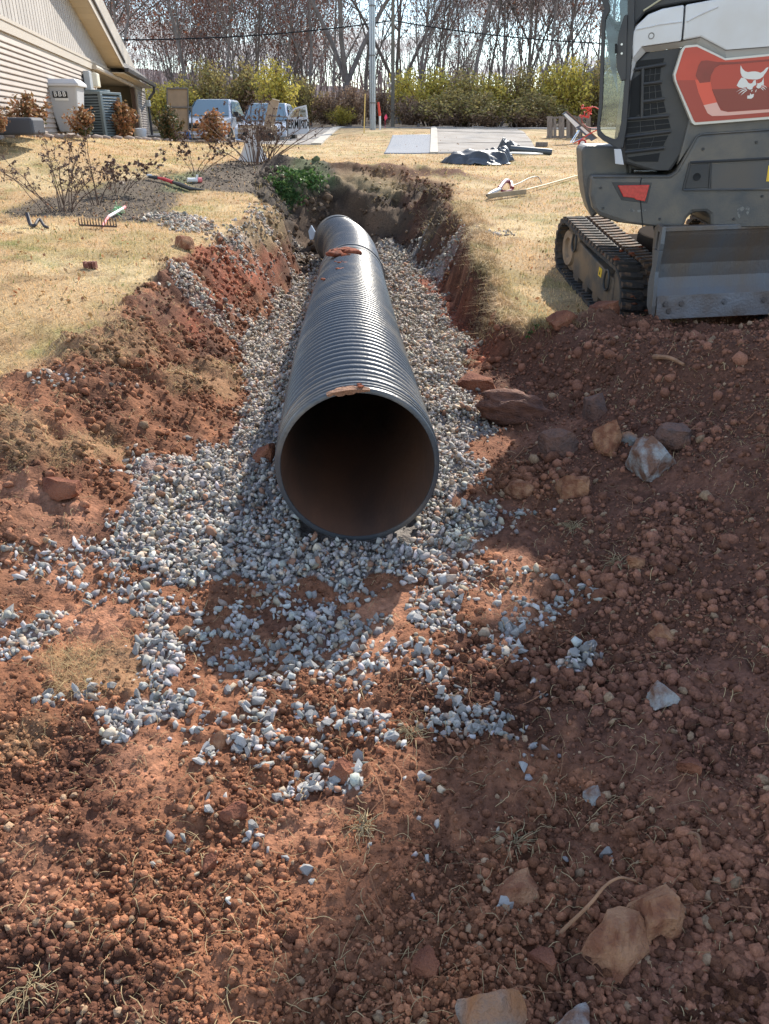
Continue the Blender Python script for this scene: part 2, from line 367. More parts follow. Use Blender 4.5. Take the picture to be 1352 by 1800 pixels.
MULCH = [world_poly(p) for p in ([(0,372),(50,352),(150,335),(260,305),(350,305),(320,350),(300,395),(230,392),(120,383),(20,382)], [(300,320),(330,300),(420,282),(560,292),(600,330),(520,345),(440,340),(380,335)], [(30,232),(300,246),(430,252),(520,250),(505,243),(300,238),(120,230),(30,226)])]
GREEN = [world_poly(p) for p in ([(500,300),(560,296),(590,325),(530,345),(500,330)], [(290,305),(350,300),(340,340),(290,335)], [(860,510),(960,540),(1000,560),(900,560)])]
def gravel_density(x, y):
    g = np.zeros(np.shape(x)); n = fbm(x, y, .22, 3, 101) - .5; n2 = fbm(x, y, .07, 2, 103)
    for d, soft, p in GRAVEL:
        g = np.maximum(g, d * sstep(-soft * .5, soft * .9, poly_sd(x, y, p) + n * soft * 3.2))
    hole = np.where(g < .9, sstep(.34, .50, fbm(x, y, .10, 3, 107) + (g - .5) * .25), 1)
    return g * hole
def pmax(x, y, polys, soft, ns=.3, amp=2.0, seed=7):
    m = np.zeros(np.shape(x)); n = fbm(x, y, ns, 3, seed) - .5
    for p in polys: m = np.maximum(m, sstep(-soft, soft, poly_sd(x, y, p) + n * soft * amp))
    return m
def trench_w(x, y):
    a, b = zone(x, y); a = a ** 1.15
    return np.minimum(a * a * (3 - 2 * a), b * b * (3 - 2 * b)) * (1 - sstep(13.2, 16.0, y + (fbm(x, y, .9, 2, 3) - .5)))
def cmix(A, B, t): return A * (1 - t[:, None]) + np.asarray(B) * t[:, None]
def lawn_col(x, y):
    n = len(x); c = np.tile(np.array([.56, .38, .20]), (n, 1))
    c = cmix(c, (.66, .50, .28), sstep(.45, .7, fbm(x, y, .8, 4, 201)))
    c = cmix(c, (.40, .31, .14), sstep(.54, .72, fbm(x, y, .55, 4, 211)) * .75)
    c = cmix(c, (.15, .21, .05), sstep(.62, .78, fbm(x, y, .35, 4, 221)) * .38)
    c = cmix(c, (.24, .14, .07), sstep(.6, .8, fbm(x, y, .25, 3, 231)) * .5)
    return c
def ground_col(x, y):
    w = trench_w(x, y); d = dirt_mask(x, y, w); c = lawn_col(x, y)
    c = c * .72
    n1 = fbm(x, y, .5, 4, 301); n2 = fbm(x, y, .09, 4, 311, .6)
    soil = np.tile(np.array([.18, .079, .043]), (len(x), 1))
    soil = cmix(soil, (.10, .045, .028), sstep(.45, .7, n1))
    soil = cmix(soil, (.33, .145, .075), sstep(.55, .8, n2) * .6)
    soil = cmix(soil, (.15, .070, .046), sstep(.45, 1.0, x + (n1 - .5) * .5) * (1 - sstep(6.3, 6.8, y)) * .8)
    soil = cmix(soil, (.27, .078, .042), pmax(x, y, RED, .10) * .6)
    soil = cmix(soil, (.38, .185, .11), pmax(x, y, ORANGE, .06) * .5)
    soil = cmix(soil, (.24, .15, .08), pmax(x, y, THATCH, .05) * .55)
    soil = soil * 1.22
    # hole: grey brown root matted flanks
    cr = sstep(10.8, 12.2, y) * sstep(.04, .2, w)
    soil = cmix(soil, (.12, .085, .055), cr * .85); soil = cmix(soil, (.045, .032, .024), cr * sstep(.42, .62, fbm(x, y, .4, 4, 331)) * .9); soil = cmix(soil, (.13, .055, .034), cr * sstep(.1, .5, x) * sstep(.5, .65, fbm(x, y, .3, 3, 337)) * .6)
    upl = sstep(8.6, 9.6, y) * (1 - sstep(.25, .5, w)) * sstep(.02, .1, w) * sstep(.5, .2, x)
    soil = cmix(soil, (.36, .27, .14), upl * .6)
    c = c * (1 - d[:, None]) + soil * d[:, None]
    hp = np.exp(-((y - 15.9) / .7) ** 2) * sstep(-3.0, -2.2, x) * (1 - sstep(1.6, 2.3, x)) * sstep(.3, .6, fbm(x, y, .3, 3, 341))
    c = cmix(c, (.13, .06, .036), hp)
    c = cmix(c, (.085, .068, .055), pmax(x, y, MULCH, .14, .5) * .92)
    c = cmix(c, (.10, .15, .05), pmax(x, y, GREEN, .12) * .45)
    # verge by the road and the woodland floor
    c = cmix(c, (.10, .075, .05), sstep(42.5, 44.5, y))
    g = gravel_density(x, y)
    gc = np.array([.27, .26, .25]) * (0.75 + .5 * n2[:, None])
    gg = sstep(.5, .98, g) * np.where((y > 5) & (np.abs(x + .2) > 1.0), .35, .85)
    c = c * (1 - gg[:, None]) + gc * gg[:, None]
    return c
def quad_sheet(name, pts, mat_, nx, ny, lift, kind='structure', label=None):
    """a sheet over the terrain between four world corners (near left, near right, far right, far left)"""
    A, B, D, E = [np.array(p[:2]) for p in pts]
    u, v = np.meshgrid(np.linspace(0, 1, nx), np.linspace(0, 1, ny))
    P = (A[None, None] * (1 - u)[..., None] + B * u[..., None]) * (1 - v)[..., None] + (E * (1 - u)[..., None] + D * u[..., None]) * v[..., None]
    X, Y = P[..., 0].ravel(), P[..., 1].ravel(); Z = H(X, Y) + lift
    i = np.arange(nx * ny).reshape(ny, nx)
    F = np.stack([i[:-1, :-1], i[:-1, 1:], i[1:, 1:], i[1:, :-1]], -1).reshape(-1, 4)
    # skirt
    n0 = len(X); ring = np.concatenate([i[0, :], i[1:, -1], i[-1, -2::-1], i[-2:0:-1, 0]])
    V = np.concatenate([np.stack([X, Y, Z], 1), np.stack([X[ring], Y[ring], Z[ring] - .12], 1)])
    k = np.arange(len(ring)); k2 = (k + 1) % len(ring)
    F = np.concatenate([F, np.stack([ring[k], n0 + k, n0 + k2, ring[k2]], 1)])
    return tag(fastmesh(name, V, F, mat_, smooth=False, k=4), kind=kind)
# paved places: corners by photo point, laid on the terrain
def gp2(x, y): p = ground_pt(x, y); return (p.x, p.y)
DRIVE_R = [gp2(763, 271), gp2(945, 266), gp2(888, 222.5), gp2(762, 222)]
PAD = [gp2(675, 272), gp2(768, 270), gp2(768, 238), gp2(690, 239)]
DRIVE_L = [gp2(430, 254), gp2(556, 255), gp2(606, 219.5), gp2(500, 219)]
APRON = [(DRIVE_R[0][0] - 1.5, 37.3), (DRIVE_R[1][0] + 4.0, 37.3), (DRIVE_R[1][0] + 3, 38.4), (DRIVE_R[0][0] - 1.0, 38.4)]
PAVED = [DRIVE_R, PAD, DRIVE_L]

PIPE_AX = [(-.113, 3.0, .365), (-.20, 4.5, .33), (-.285, 6.5, .265), (-.366, 8.8, .17), (-.40, 9.8, .15), (-.46, 10.8, .135), (-.56, 11.7, .125), (-.72, 12.5, .12)]
def near_pipe(x, y):
    return np.abs(x - np.interp(y, [p[1] for p in PIPE_AX], [p[0] for p in PIPE_AX])) * (y > 3.0) + 9 * (y <= 3.0)
# ------------------------------------------------------------------ ground sheet
def build_ground():
    ys = [-4.0]
    while ys[-1] < 1.0: ys.append(ys[-1] + (.06 if ys[-1] < .4 else .012))
    while ys[-1] < 60: ys.append(ys[-1] + max(.009, ys[-1] * .0058))
    while ys[-1] < 900: ys.append(ys[-1] * 1.25)
    ys = np.array(ys)
    fine = np.linspace(-1, 1, 401); out = np.array([1.3, 2.0, 4.0, 9.0])
    ss = np.concatenate([-out[::-1], fine, out])
    wv = 1.0 + .60 * np.clip(ys, 0, None) + np.clip(-ys, 0, None) * .3
    X = ss[None, :] * wv[:, None]; Y = np.repeat(ys[:, None], len(ss), 1)
    x, y = X.ravel(), Y.ravel(); z = H(x, y)
    for p in PAVED: z = z - .055 * sstep(.02, .12, poly_sd(x, y, p))
    z = z - .07 * (1 - sstep(.16, .33, near_pipe(x, y))) * sstep(3.0, 3.05, y) * (1 - sstep(12.4, 13, y))
    z = z + sstep(60, 130, y) * 4.0
    ny, nx = X.shape; i = np.arange(nx * ny).reshape(ny, nx)
    F = np.stack([i[:-1, :-1], i[:-1, 1:], i[1:, 1:], i[1:, :-1]], -1).reshape(-1, 4)
    col = ground_col(x, y); dg_ = dirt_mask(x, y, trench_w(x, y)) * (1 - gravel_density(x, y)); gap_shade = sstep(.36, .60, fbm(x, y, .36, 4, 401, .6) + .17 * sstep(.3, 1.0, x)); col = col * (1 - .42 * dg_ * gap_shade)[:, None]; col = np.concatenate([col, np.ones((len(col), 1))], 1)  # soil between the crumbs painted darker, as shade in the gaps
    m = attr_mat('soil_and_lawn', noise=.42, nscale=45, bump=.7, bscale=90, rough=.93, spec=.15, bdist=.012)
    o = fastmesh('ground', np.stack([x, y, z], 1), F, m, smooth=True, attr={'col': col}, k=4)
    tag(o, kind='structure'); print('ground', len(F))
build_ground()
concrete = mat('concrete', (.33, .30, .265), .95, col2=(.26, .225, .19), scale=1.6, bump=.3, bscale=60)
padmat = mat('pale_gravel', (.34, .35, .37), .95, col2=(.20, .21, .23), scale=55, bump=.9, bscale=40, fac=(.3, .7))
asphalt = mat('asphalt', (.16, .155, .15), .9, var=.25, scale=3)
DR = quad_sheet('driveway', DRIVE_R, concrete, 34, 60, .012)
quad_sheet('gravel_pad', PAD, padmat, 34, 40, .02)
quad_sheet('driveway', DRIVE_L, concrete, 34, 60, .012)
quad_sheet('road', [(-60, 38.2), (60, 38.2), (60, 41.5), (-60, 41.5)], asphalt, 120, 8, .03)
# pale kerb between pad and drive, and saw joints across the slab
def strip(name, a, b, w, h, m, n=30, kind='structure', lift=.0):
    mb = MB(); a = Vector(a); b = Vector(b); d = (b - a).normalized(); s = Vector((-d.y, d.x)) * w / 2
    for k in range(n):
        p = a.lerp(b, k / n); q = a.lerp(b, (k + 1) / n); zp = gz(p.x, p.y) + lift; zq = gz(q.x, q.y) + lift
        vs = [(p.x + s.x, p.y + s.y, zp - .1), (p.x - s.x, p.y - s.y, zp - .1), (q.x - s.x, q.y - s.y, zq - .1), (q.x + s.x, q.y + s.y, zq - .1),
              (p.x + s.x, p.y + s.y, zp + h), (p.x - s.x, p.y - s.y, zp + h), (q.x - s.x, q.y - s.y, zq + h), (q.x + s.x, q.y + s.y, zq + h)]
        mb.add(vs, [(4, 5, 6, 7), (0, 4, 7, 3), (1, 2, 6, 5)] + ([(0, 1, 5, 4)] if k == 0 else []) + ([(2, 3, 7, 6)] if k == n - 1 else []))
    return tag(mb.build(name, m), kind=kind)
pale = mat('pale_kerb_concrete', (.48, .44, .37), .9, var=.2, scale=5)
strip('kerb', DRIVE_R[0], DRIVE_R[3], .22, .05, pale)
strip('kerb', DRIVE_L[1], DRIVE_L[2], .30, .05, pale)
seam = mat('joint_grey', (.2, .18, .16), .95)  # even dark grey of the saw joints
for k in range(7):
    f = (k + .7) / 7.5; A = Vector(DRIVE_R[0]).lerp(Vector(DRIVE_R[3]), f); B = Vector(DRIVE_R[1]).lerp(Vector(DRIVE_R[2]), f)
    strip('driveway_joint', A, B, .035, .022, seam, 14)

# ------------------------------------------------------------------ loose stones and crumbs
def hull_template(n, seed, flat=.75):
    r = random.Random(seed); bm = bmesh.new()
    for k in range(n):
        v = Vector((r.gauss(0, 1), r.gauss(0, 1), r.gauss(0, 1))).normalized(); bm.verts.new((v.x * r.uniform(.75, 1.15), v.y * r.uniform(.6, 1), v.z * r.uniform(.5, .9) * flat))
    res = bmesh.ops.convex_hull(bm, input=bm.verts); bmesh.ops.delete(bm, geom=list({g for g in res['geom_interior'] + res['geom_unused'] if isinstance(g, bmesh.types.BMVert)}), context='VERTS')
    bmesh.ops.triangulate(bm, faces=bm.faces); bmesh.ops.recalc_face_normals(bm, faces=bm.faces)
    bm.verts.index_update(); V = np.array([v.co[:] for v in bm.verts]); F = np.array([[v.index for v in f.verts] for f in bm.faces]); bm.free(); return V, F
def ico_template(seed, sub=1, rough=.25):
    bm = bmesh.new(); bmesh.ops.create_icosphere(bm, subdivisions=sub, radius=1); r = np.random.default_rng(seed)
    V = np.array([v.co[:] for v in bm.verts]); F = np.array([[v.index for v in f.verts] for f in bm.faces]); bm.free()
    return V * (1 + r.uniform(-rough, rough, (len(V), 1))), F
def rotmats(n, rng):
    q = rng.normal(size=(n, 4)); q /= np.linalg.norm(q, axis=1)[:, None]; w, x, y, z = q.T
    return np.stack([1 - 2 * (y * y + z * z), 2 * (x * y - z * w), 2 * (x * z + y * w), 2 * (x * y + z * w), 1 - 2 * (x * x + z * z), 2 * (y * z - x * w), 2 * (x * z - y * w), 2 * (y * z + x * w), 1 - 2 * (x * x + y * y)], 1).reshape(n, 3, 3)
def scatter(name, P, S, cols, temps, m, rng, smooth=False, aniso=.35, kind='stuff', parent=None):
    VV, FF, CC = [], [], []; base = 0; tid = rng.integers(0, len(temps), len(P))
    for t, (V, F) in enumerate(temps):
        k = np.where(tid == t)[0]
        if not len(k): continue
        R = rotmats(len(k), rng); sc = S[k][:, None] * rng.uniform(1 - aniso, 1 + aniso, (len(k), 3))
        v = np.einsum('nij,nkj->nki', R, V[None] * sc[:, None, :]) + P[k][:, None, :]
        VV.append(v.reshape(-1, 3)); FF.append((F[None] + (np.arange(len(k)) * len(V))[:, None, None]).reshape(-1, 3) + base); base += len(k) * len(V)
        CC.append(np.repeat(cols[k], len(V), 0))
    c = np.concatenate(CC); c = np.concatenate([c, np.ones((len(c), 1))], 1)
    F = np.concatenate(FF); print(name, len(P), len(F))
    return tag(fastmesh(name, np.concatenate(VV), F, m, smooth=smooth, attr={'col': c}, parent=parent), kind=kind)
def fan_points(n, y0, y1, rng, half=.56):
    Y = np.exp(rng.uniform(math.log(y0), math.log(y1), n)); X = rng.uniform(-1, 1, n) * (half * Y + .42); return X, Y
rng = np.random.default_rng(11)
stone_t = [hull_template(13, 100 + k) for k in range(14)]
clod_t = [ico_template(200 + k) for k in range(10)]
stone_mat = attr_mat('crushed_stone', noise=.22, nscale=70, bump=.35, bscale=150, rough=.85, spec=.3, bdist=.004)
clod_mat = attr_mat('clod_soil', noise=.35, nscale=110, bump=.9, bscale=170, rough=.95, spec=.1, bdist=.006)
def stone_cols(n, rng, y):
    c = np.array([.37, .35, .325]) * rng.uniform(.5, 1.4, (n, 1)); c = c * (1 + np.clip((y - 2.6) / 3, 0, 1)[:, None] * np.array([.06, -.02, -.12])); c = c * rng.uniform(.95, 1.05, (n, 3))
    tan = rng.random(n) < .18; c[tan] = c[tan] * np.array([1.12, .95, .78])
    dusty = rng.random(n) < .08; c[dusty] = np.array([.30, .16, .10]) * rng.uniform(.7, 1.3, (dusty.sum(), 1))
    return c
# gravel: candidates thinned by the density of the place
GX, GY = fan_points(160000, 1.2, 13.5, rng); ex, ey = fan_points(90000, 4.6, 13.5, rng, .30); ex = ex - .02 * ey; GX, GY = np.concatenate([GX, ex]), np.concatenate([GY, ey]); g = gravel_density(GX, GY)
keep = rng.random(len(GX)) < np.clip(g, 0, 1) ** .9 * .78 + .0035 * (GY < 3) * (np.abs(GX) < .6)
keep &= (near_pipe(GX, GY) > .27)
GX, GY, g = GX[keep], GY[keep], g[keep]
GS = rng.lognormal(math.log(.0135), .36, len(GX)); GS = np.clip(GS, .007, .027) * np.clip(1 + .10 * (GY - 5), 1, 1.5)
# thin out overlapping near stones by a grid, so that the dense floor is one layer with a few on top
GZ = H(GX, GY) + GS * rng.uniform(.05, .55, len(GX)) + np.where(g > .85, rng.uniform(0, .03, len(GX)), 0)
order = np.argsort(-(GS / np.hypot(GX, GY)) * (np.abs(GX) < .5 * GY + .3) * (rng.random(len(GX)) ** .25))
P = np.stack([GX, GY, GZ], 1); cols = stone_cols(len(P), rng, GY)
single = order[:300]; rest = order[300:]
scatter('gravel', P[rest], GS[rest], cols[rest], stone_t, stone_mat, rng)
# the largest loose stones one by one
sm = [mat('crushed_stone_grey_%d' % k, c, .85, col2=tuple(q * .72 for q in c), scale=45, bump=.4, bscale=90, objrand=.3) for k, c in enumerate([(.38, .365, .345), (.31, .30, .285), (.43, .415, .39)])]
stone_me = []
for k, (V, F) in enumerate(stone_t):
    me = bpy.data.meshes.new('gravel_stone'); me.from_pydata([tuple(v) for v in V], [], [tuple(int(i) for i in f) for f in F]); me.materials.append(sm[k % 3]); stone_me.append(me)
r2 = random.Random(5)
for n_, k in enumerate(single):
    o = bpy.data.objects.new('gravel_stone', stone_me[n_ % len(stone_me)]); C.objects.link(o)
    s = float(GS[k]); o.location = P[k]; o.scale = (s * r2.uniform(.8, 1.3), s * r2.uniform(.8, 1.2), s * r2.uniform(.7, 1.1)); o.rotation_euler = (r2.uniform(0, 6), r2.uniform(0, 6), r2.uniform(0, 6))
    tag(o, 'loose grey crushed stone lying on the trampled red soil before the pipe', 'stone', 'loose grey gravel stones in the foreground')
# soil crumbs
CX, CY = fan_points(270000, .75, 16.6, rng)
w_ = trench_w(CX, CY); dm = dirt_mask(CX, CY, w_); gd = gravel_density(CX, CY)
patch = sstep(.38, .66, fbm(CX, CY, .36, 4, 401, .6) + .17 * sstep(.3, 1.0, CX) + .12 * (1 - sstep(1.2, 2.0, CY)))
smooth_soil = pmax(CX, CY, ORANGE, .06)
keep = rng.random(len(CX)) < dm * (.16 + .62 * patch ** 1.6) * (1 - .93 * sstep(.3, .9, gd)) * (1 - .75 * smooth_soil) * np.where(CY > 10.5, .8, 1)
keep &= (near_pipe(CX, CY) > .25)
CX, CY = CX[keep], CY[keep]; print('crumbs', len(CX))
big = fbm(CX, CY, .30, 2, 411)
CS = rng.lognormal(math.log(.0036), .66, len(CX)) * (1 + .9 * sstep(.52, .72, big) * sstep(.1, .7, CX)) * (1 + .10 * sstep(.2, .9, CX)) * (1 - .12 * (CX < .2)); CS = np.maximum(CS, .00125 * CY); CS = CS * np.where((CX < -.8) & (CY > 2.6), 1.0 + 1.7 * rng.random(len(CX)) ** 3, 1) * np.where(CY > 11, 1.0 + .7 * rng.random(len(CX)) ** 3, 1); CS = np.clip(CS, .0024, np.where(rng.random(len(CX)) < .02, .024, .0092 + .006 * sstep(.2, .8, CX)) + .0055 * (CY - .8))
CZ = H(CX, CY) + CS * .25
cc = ground_col(CX, CY) * rng.uniform(.6, 1.7, (len(CX), 1)); ti = rng.random(len(CX)) < .05; cc[ti] = np.array([.36, .24, .15]) * rng.uniform(.6, 1.2, (ti.sum(), 1))
sel = CS > .0100
ang = [hull_template(9, 700 + k, .8) for k in range(8)]; sm_s = ~sel & (rng.random(len(CX)) < .6); an_s = ~sel & ~sm_s
scatter('soil_crumbs', np.stack([CX, CY, CZ], 1)[sm_s], CS[sm_s], cc[sm_s], clod_t, clod_mat, rng, smooth=True)
scatter('soil_crumbs', np.stack([CX, CY, CZ], 1)[an_s], CS[an_s], cc[an_s], ang, clod_mat, rng, smooth=False)
def rough_ico(seed):
    V, F = ico_template(seed, 2, .03); n1 = fbm(V[:, 0] * 1.1 + seed, V[:, 1] + V[:, 2] * 1.7, .9, 3, seed) - .5; n2 = fbm(V[:, 2] * 1.3 + seed, V[:, 0] - V[:, 1], .35, 2, seed + 5) - .5
    V = V * (1 + 1.3 * n1 + .7 * n2)[:, None]; g_ = np.random.default_rng(seed)
    for k in range(7):
        nr = g_.normal(size=3); nr /= np.linalg.norm(nr); e = V @ nr - g_.uniform(.55, .8); V = V - np.clip(e, 0, None)[:, None] * nr[None] * .9
    return V, F
clod_big = [rough_ico(300 + k) for k in range(9)]
bx_, by_, bz_, bs_ = CX[sel], CY[sel], CZ[sel], CS[sel]
o_ = np.argsort(-bs_ / np.hypot(bx_, by_) * (np.abs(bx_) < .5 * by_ + .3)); one, oth = o_[:280], o_[280:]
PB = np.stack([bx_, by_, bz_], 1); cb = cc[sel]
scatter('soil_clods', PB[oth], bs_[oth], cb[oth], clod_big if len(oth) < 6000 else clod_t, clod_mat, rng, smooth=True)
cm = [mat('red_clod_%d' % k, c, .95, col2=tuple(q * .6 for q in c), scale=9, bump=1, bscale=7, objrand=.3, spec=.1) for k, c in enumerate([(.25, .108, .060), (.18, .078, .048), (.34, .15, .08)])]
clod_me = []
for k, (V, F) in enumerate(clod_big):
    me = bpy.data.meshes.new('soil_clod'); me.from_pydata([tuple(v) for v in V], [], [tuple(int(i) for i in f) for f in F]); me.polygons.foreach_set('use_smooth', [True] * len(me.polygons)); me.materials.append(cm[k % 3]); clod_me.append(me)
for n_, k in enumerate(one):
    o = bpy.data.objects.new('soil_clod', clod_me[n_ % len(clod_me)]); C.objects.link(o); s = float(bs_[k])
    o.location = PB[k]; o.scale = (s * r2.uniform(.7, 1.5), s * r2.uniform(.8, 1.3), s * r2.uniform(.6, 1.1)); o.rotation_euler = (r2.uniform(0, 6), r2.uniform(0, 6), r2.uniform(0, 6))
    tag(o, 'red brown clod of loose soil on the dug over ground in the foreground', 'clod', 'clods of red soil in the foreground')

# ------------------------------------------------------------------ grass
grass_mat = attr_mat('dry_grass', rough=.7, trans=.35, spec=.25)
def blades(name, X, Y, Hh, Wd, cols, rng, lean=.5, label=None, droop=0, m=None, z=None):
    n = len(X); Z = H(X, Y) if z is None else z; a = rng.uniform(0, 2 * PI, n); b = rng.uniform(0, 2 * PI, n); l = rng.uniform(.1, lean, n) * Hh
    base = np.stack([X, Y, Z - .004], 1); s = np.stack([np.cos(a), np.sin(a), np.zeros(n)], 1) * Wd[:, None] * .5
    mid = base + np.stack([np.cos(b) * l * .4, np.sin(b) * l * .4, Hh * .6], 1)
    tip = base + np.stack([np.cos(b) * l * (1 + droop), np.sin(b) * l * (1 + droop), Hh * (1 - .75 * droop)], 1)
    V = np.stack([base - s, base + s, mid + s * .7, mid - s * .7, tip], 1).reshape(-1, 3); i = (np.arange(n) * 5)[:, None]
    F = np.concatenate([i + [0, 1, 2], i + [0, 2, 3], i + [3, 2, 4]]); c = np.repeat(cols, 5, 0); c = np.concatenate([c, np.ones((len(c), 1))], 1)
    print(name, n)
    return tag(fastmesh(name, V, F, m or grass_mat, attr={'col': c}), kind='stuff')
LX, LY = fan_points(190000, 2.6, 30, rng, .55)
w_ = trench_w(LX, LY); dm = dirt_mask(LX, LY, w_); mu = pmax(LX, LY, MULCH, .14, .5); pv = np.zeros(len(LX))
for p in PAVED: pv = np.maximum(pv, sstep(-.1, 0, poly_sd(LX, LY, p)))
keep = (rng.random(len(LX)) < (1 - dm) * (1 - mu * .93) * (1 - pv) * (LY < 37)) & (rng.random(len(LX)) < .9)
LX, LY = LX[keep], LY[keep]; lc = lawn_col(LX, LY) * rng.uniform(.75, 1.35, (len(LX), 1)) * 1.12
grn = rng.random(len(LX)) < .06; lc[grn] = np.array([.16, .20, .06]) * rng.uniform(.7, 1.3, (grn.sum(), 1))
blades('lawn_grass', LX, LY, rng.uniform(.015, .045, len(LX)) * np.clip(1.15 - LY / 60, .6, 1), np.maximum(.0022, .0009 * LY) * rng.uniform(.7, 1.5, len(LX)), lc, rng, 1.4)
# straw and roots torn into the soil of the left bank, the hole's flanks and the right rim
TX, TY2 = fan_points(170000, 1.0, 16.8, rng, .5)
w_ = trench_w(TX, TY2); th = pmax(TX, TY2, THATCH, .06); bank = sstep(.05, .15, w_) * (1 - sstep(.45, .8, w_))
dens = th * 3.0 + bank * np.where(TX < 0, .55, .25) * sstep(2.4, 3.4, TY2) + bank * sstep(10.5, 12, TY2) * 1.3 + .012 * (TX > .3) + .02
dens = dens * np.where(gravel_density(TX, TY2) > .5, .06, 1) * dirt_mask(TX, TY2, w_) * (near_pipe(TX, TY2) > .42)
keep = rng.random(len(TX)) < dens * sstep(.35, .6, fbm(TX, TY2, .25, 3, 431)); TX, TY2 = TX[keep], TY2[keep]
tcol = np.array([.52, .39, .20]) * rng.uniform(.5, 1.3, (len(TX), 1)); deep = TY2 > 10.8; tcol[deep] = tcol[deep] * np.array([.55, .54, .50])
tl = pmax(TX, TY2, THATCH, .06) * (rng.random(len(TX)) < .9)
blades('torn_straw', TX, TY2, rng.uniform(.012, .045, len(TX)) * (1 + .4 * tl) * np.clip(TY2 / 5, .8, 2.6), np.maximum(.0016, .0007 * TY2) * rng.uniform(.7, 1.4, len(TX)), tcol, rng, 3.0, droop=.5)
# overhanging turf on the right rim
n = 9000; ry = rng.uniform(5.6, 12.5, n); rx = np.interp(ry, TY, TR1) + rng.normal(0, .07, n) + .02
blades('turf_fringe', rx, ry, rng.uniform(.04, .11, n), rng.uniform(.003, .007, n), lawn_col(rx, ry) * rng.uniform(.6, 1.2, (n, 1)), rng, 1.6, droop=.8)
# strands of straw: bent ribbons lying on the soil
def strands(name, n, seed, y0, y1, side, col, lmin, lmax, wid):
    r = np.random.default_rng(seed); X, Y = fan_points(n, y0, y1, r, .5); k = side(X, Y); X, Y = X[k], Y[k]; n = len(X)
    m = 7; th = r.uniform(0, 2 * PI, n); ln = r.uniform(lmin, lmax, n); px, py = X.copy(), Y.copy(); pts = []
    curve = r.normal(0, .14, n); lift = r.uniform(.004, .02, n)
    for j in range(m):
        z = H(px, py) + .003 + lift * np.sin(PI * j / (m - 1)) ; pts.append(np.stack([px, py, z], 1))
        th = th + curve + r.normal(0, .16, n); px = px + np.cos(th) * ln / m; py = py + np.sin(th) * ln / m
    pts = np.stack(pts, 1); d = np.gradient(pts, axis=1); s = np.stack([-d[..., 1], d[..., 0], np.zeros(d.shape[:2])], -1); s /= np.linalg.norm(s, axis=2)[..., None] + 1e-9
    ww = (wid * r.uniform(.6, 1.4, n) * np.maximum(1, Y / 2.2))[:, None, None]; up = np.array([0, 0, 1.0]) * ww * .5
    V = np.stack([pts - s * ww, pts + up, pts + s * ww], 2).reshape(n, m * 3, 3); b = (np.arange(n) * m * 3)[:, None]
    F = [b + np.array([j * 3 + q, j * 3 + q + 1, j * 3 + q + 4, j * 3 + q + 3]) for j in range(m - 1) for q in (0, 1)]
    c = np.repeat(np.array(col) * r.uniform(.55, 1.25, (n, 1)), m * 3, 0); c = np.concatenate([c, np.ones((len(c), 1))], 1)
    tag(fastmesh(name, V.reshape(-1, 3), np.concatenate(F), grass_mat, attr={'col': c}, k=4), kind='stuff')
strands('straw', 2300, 3, .8, 6, lambda x, y: (dirt_mask(x, y, trench_w(x, y)) > .5) & (gravel_density(x, y) < .7) & (near_pipe(x, y) > .45), (.50, .37, .20), .015, .085, .0008)
strands('root_fibres', 300, 4, .8, 5, lambda x, y: (dirt_mask(x, y, trench_w(x, y)) > .5) & (x > -.1) & (gravel_density(x, y) < .4), (.34, .17, .09), .05, .22, .0014)
# ------------------------------------------------------------------ the big corrugated drain pipe
def tone(m, f): return m
hdpe = mat('black_polyethylene', (.050, .056, .064), .36, col2=(.15, .13, .108), scale=2.3, bump=.12, bscale=60, fac=(.36, .50), spec=.6)
hdpe_in = mat('pipe_lining', (.085, .058, .046), .45, col2=(.20, .10, .060), scale=2.2, bump=.25, bscale=30, fac=(.40, .62), stretch=(1, .25, 1))
def spline(pts, n):
    P = [Vector(p) for p in pts]; P = [P[0] * 2 - P[1]] + P + [P[-1] * 2 - P[-2]]; out = []
    for k in range(1, len(P) - 2):
        for j in range(n):
            t = j / n; a, b, c, d = P[k - 1:k + 3]
            out.append(.5 * ((2 * b) + (c - a) * t + (2 * a - 5 * b + 4 * c - d) * t * t + (3 * b - a - 3 * c + d) * t ** 3))
    out.append(P[-2]); return out
PATH = spline(PIPE_AX, 24)
SL = [0]
for a, b in zip(PATH, PATH[1:]): SL.append(SL[-1] + (b - a).length)
def at_s(s):
    s = max(0, min(SL[-1] - 1e-4, s)); k = max(0, int(np.searchsorted(SL, s, 'right')) - 1); k = min(k, len(PATH) - 2)
    f = (s - SL[k]) / (SL[k + 1] - SL[k]); p = PATH[k].lerp(PATH[k + 1], f)
    a = PATH[max(0, k - 3)]; b = PATH[min(len(PATH) - 1, k + 4)]; return p, (b - a).normalized()
def revolve(name, prof, m, parent, n=72, smooth=True):
    """prof: (s along the pipe, r)"""
    V = []; a = np.linspace(0, 2 * PI, n, endpoint=False)
    for s, r in prof:
        p, d = at_s(s); sx = d.cross(Vector((0, 0, 1))).normalized(); up = sx.cross(d)
        V.append(np.array(p)[None] + r * (np.cos(a)[:, None] * np.array(sx)[None] + np.sin(a)[:, None] * np.array(up)[None]))
    V = np.concatenate(V); k = len(prof); i = np.arange(k * n).reshape(k, n); j = np.roll(i, -1, 1)
    F = np.stack([i[:-1], j[:-1], j[1:], i[1:]], -1).reshape(-1, 4)
    o = fastmesh(name, V, F, m, smooth=smooth, k=4)
    if smooth: o.data.set_sharp_from_angle(angle=math.radians(50))
    if parent: o.parent = parent; o.matrix_parent_inverse = Matrix.Translation(-parent.location)
    return o
S_J = next(s for s, p in zip(SL, PATH) if p.y >= 8.72)
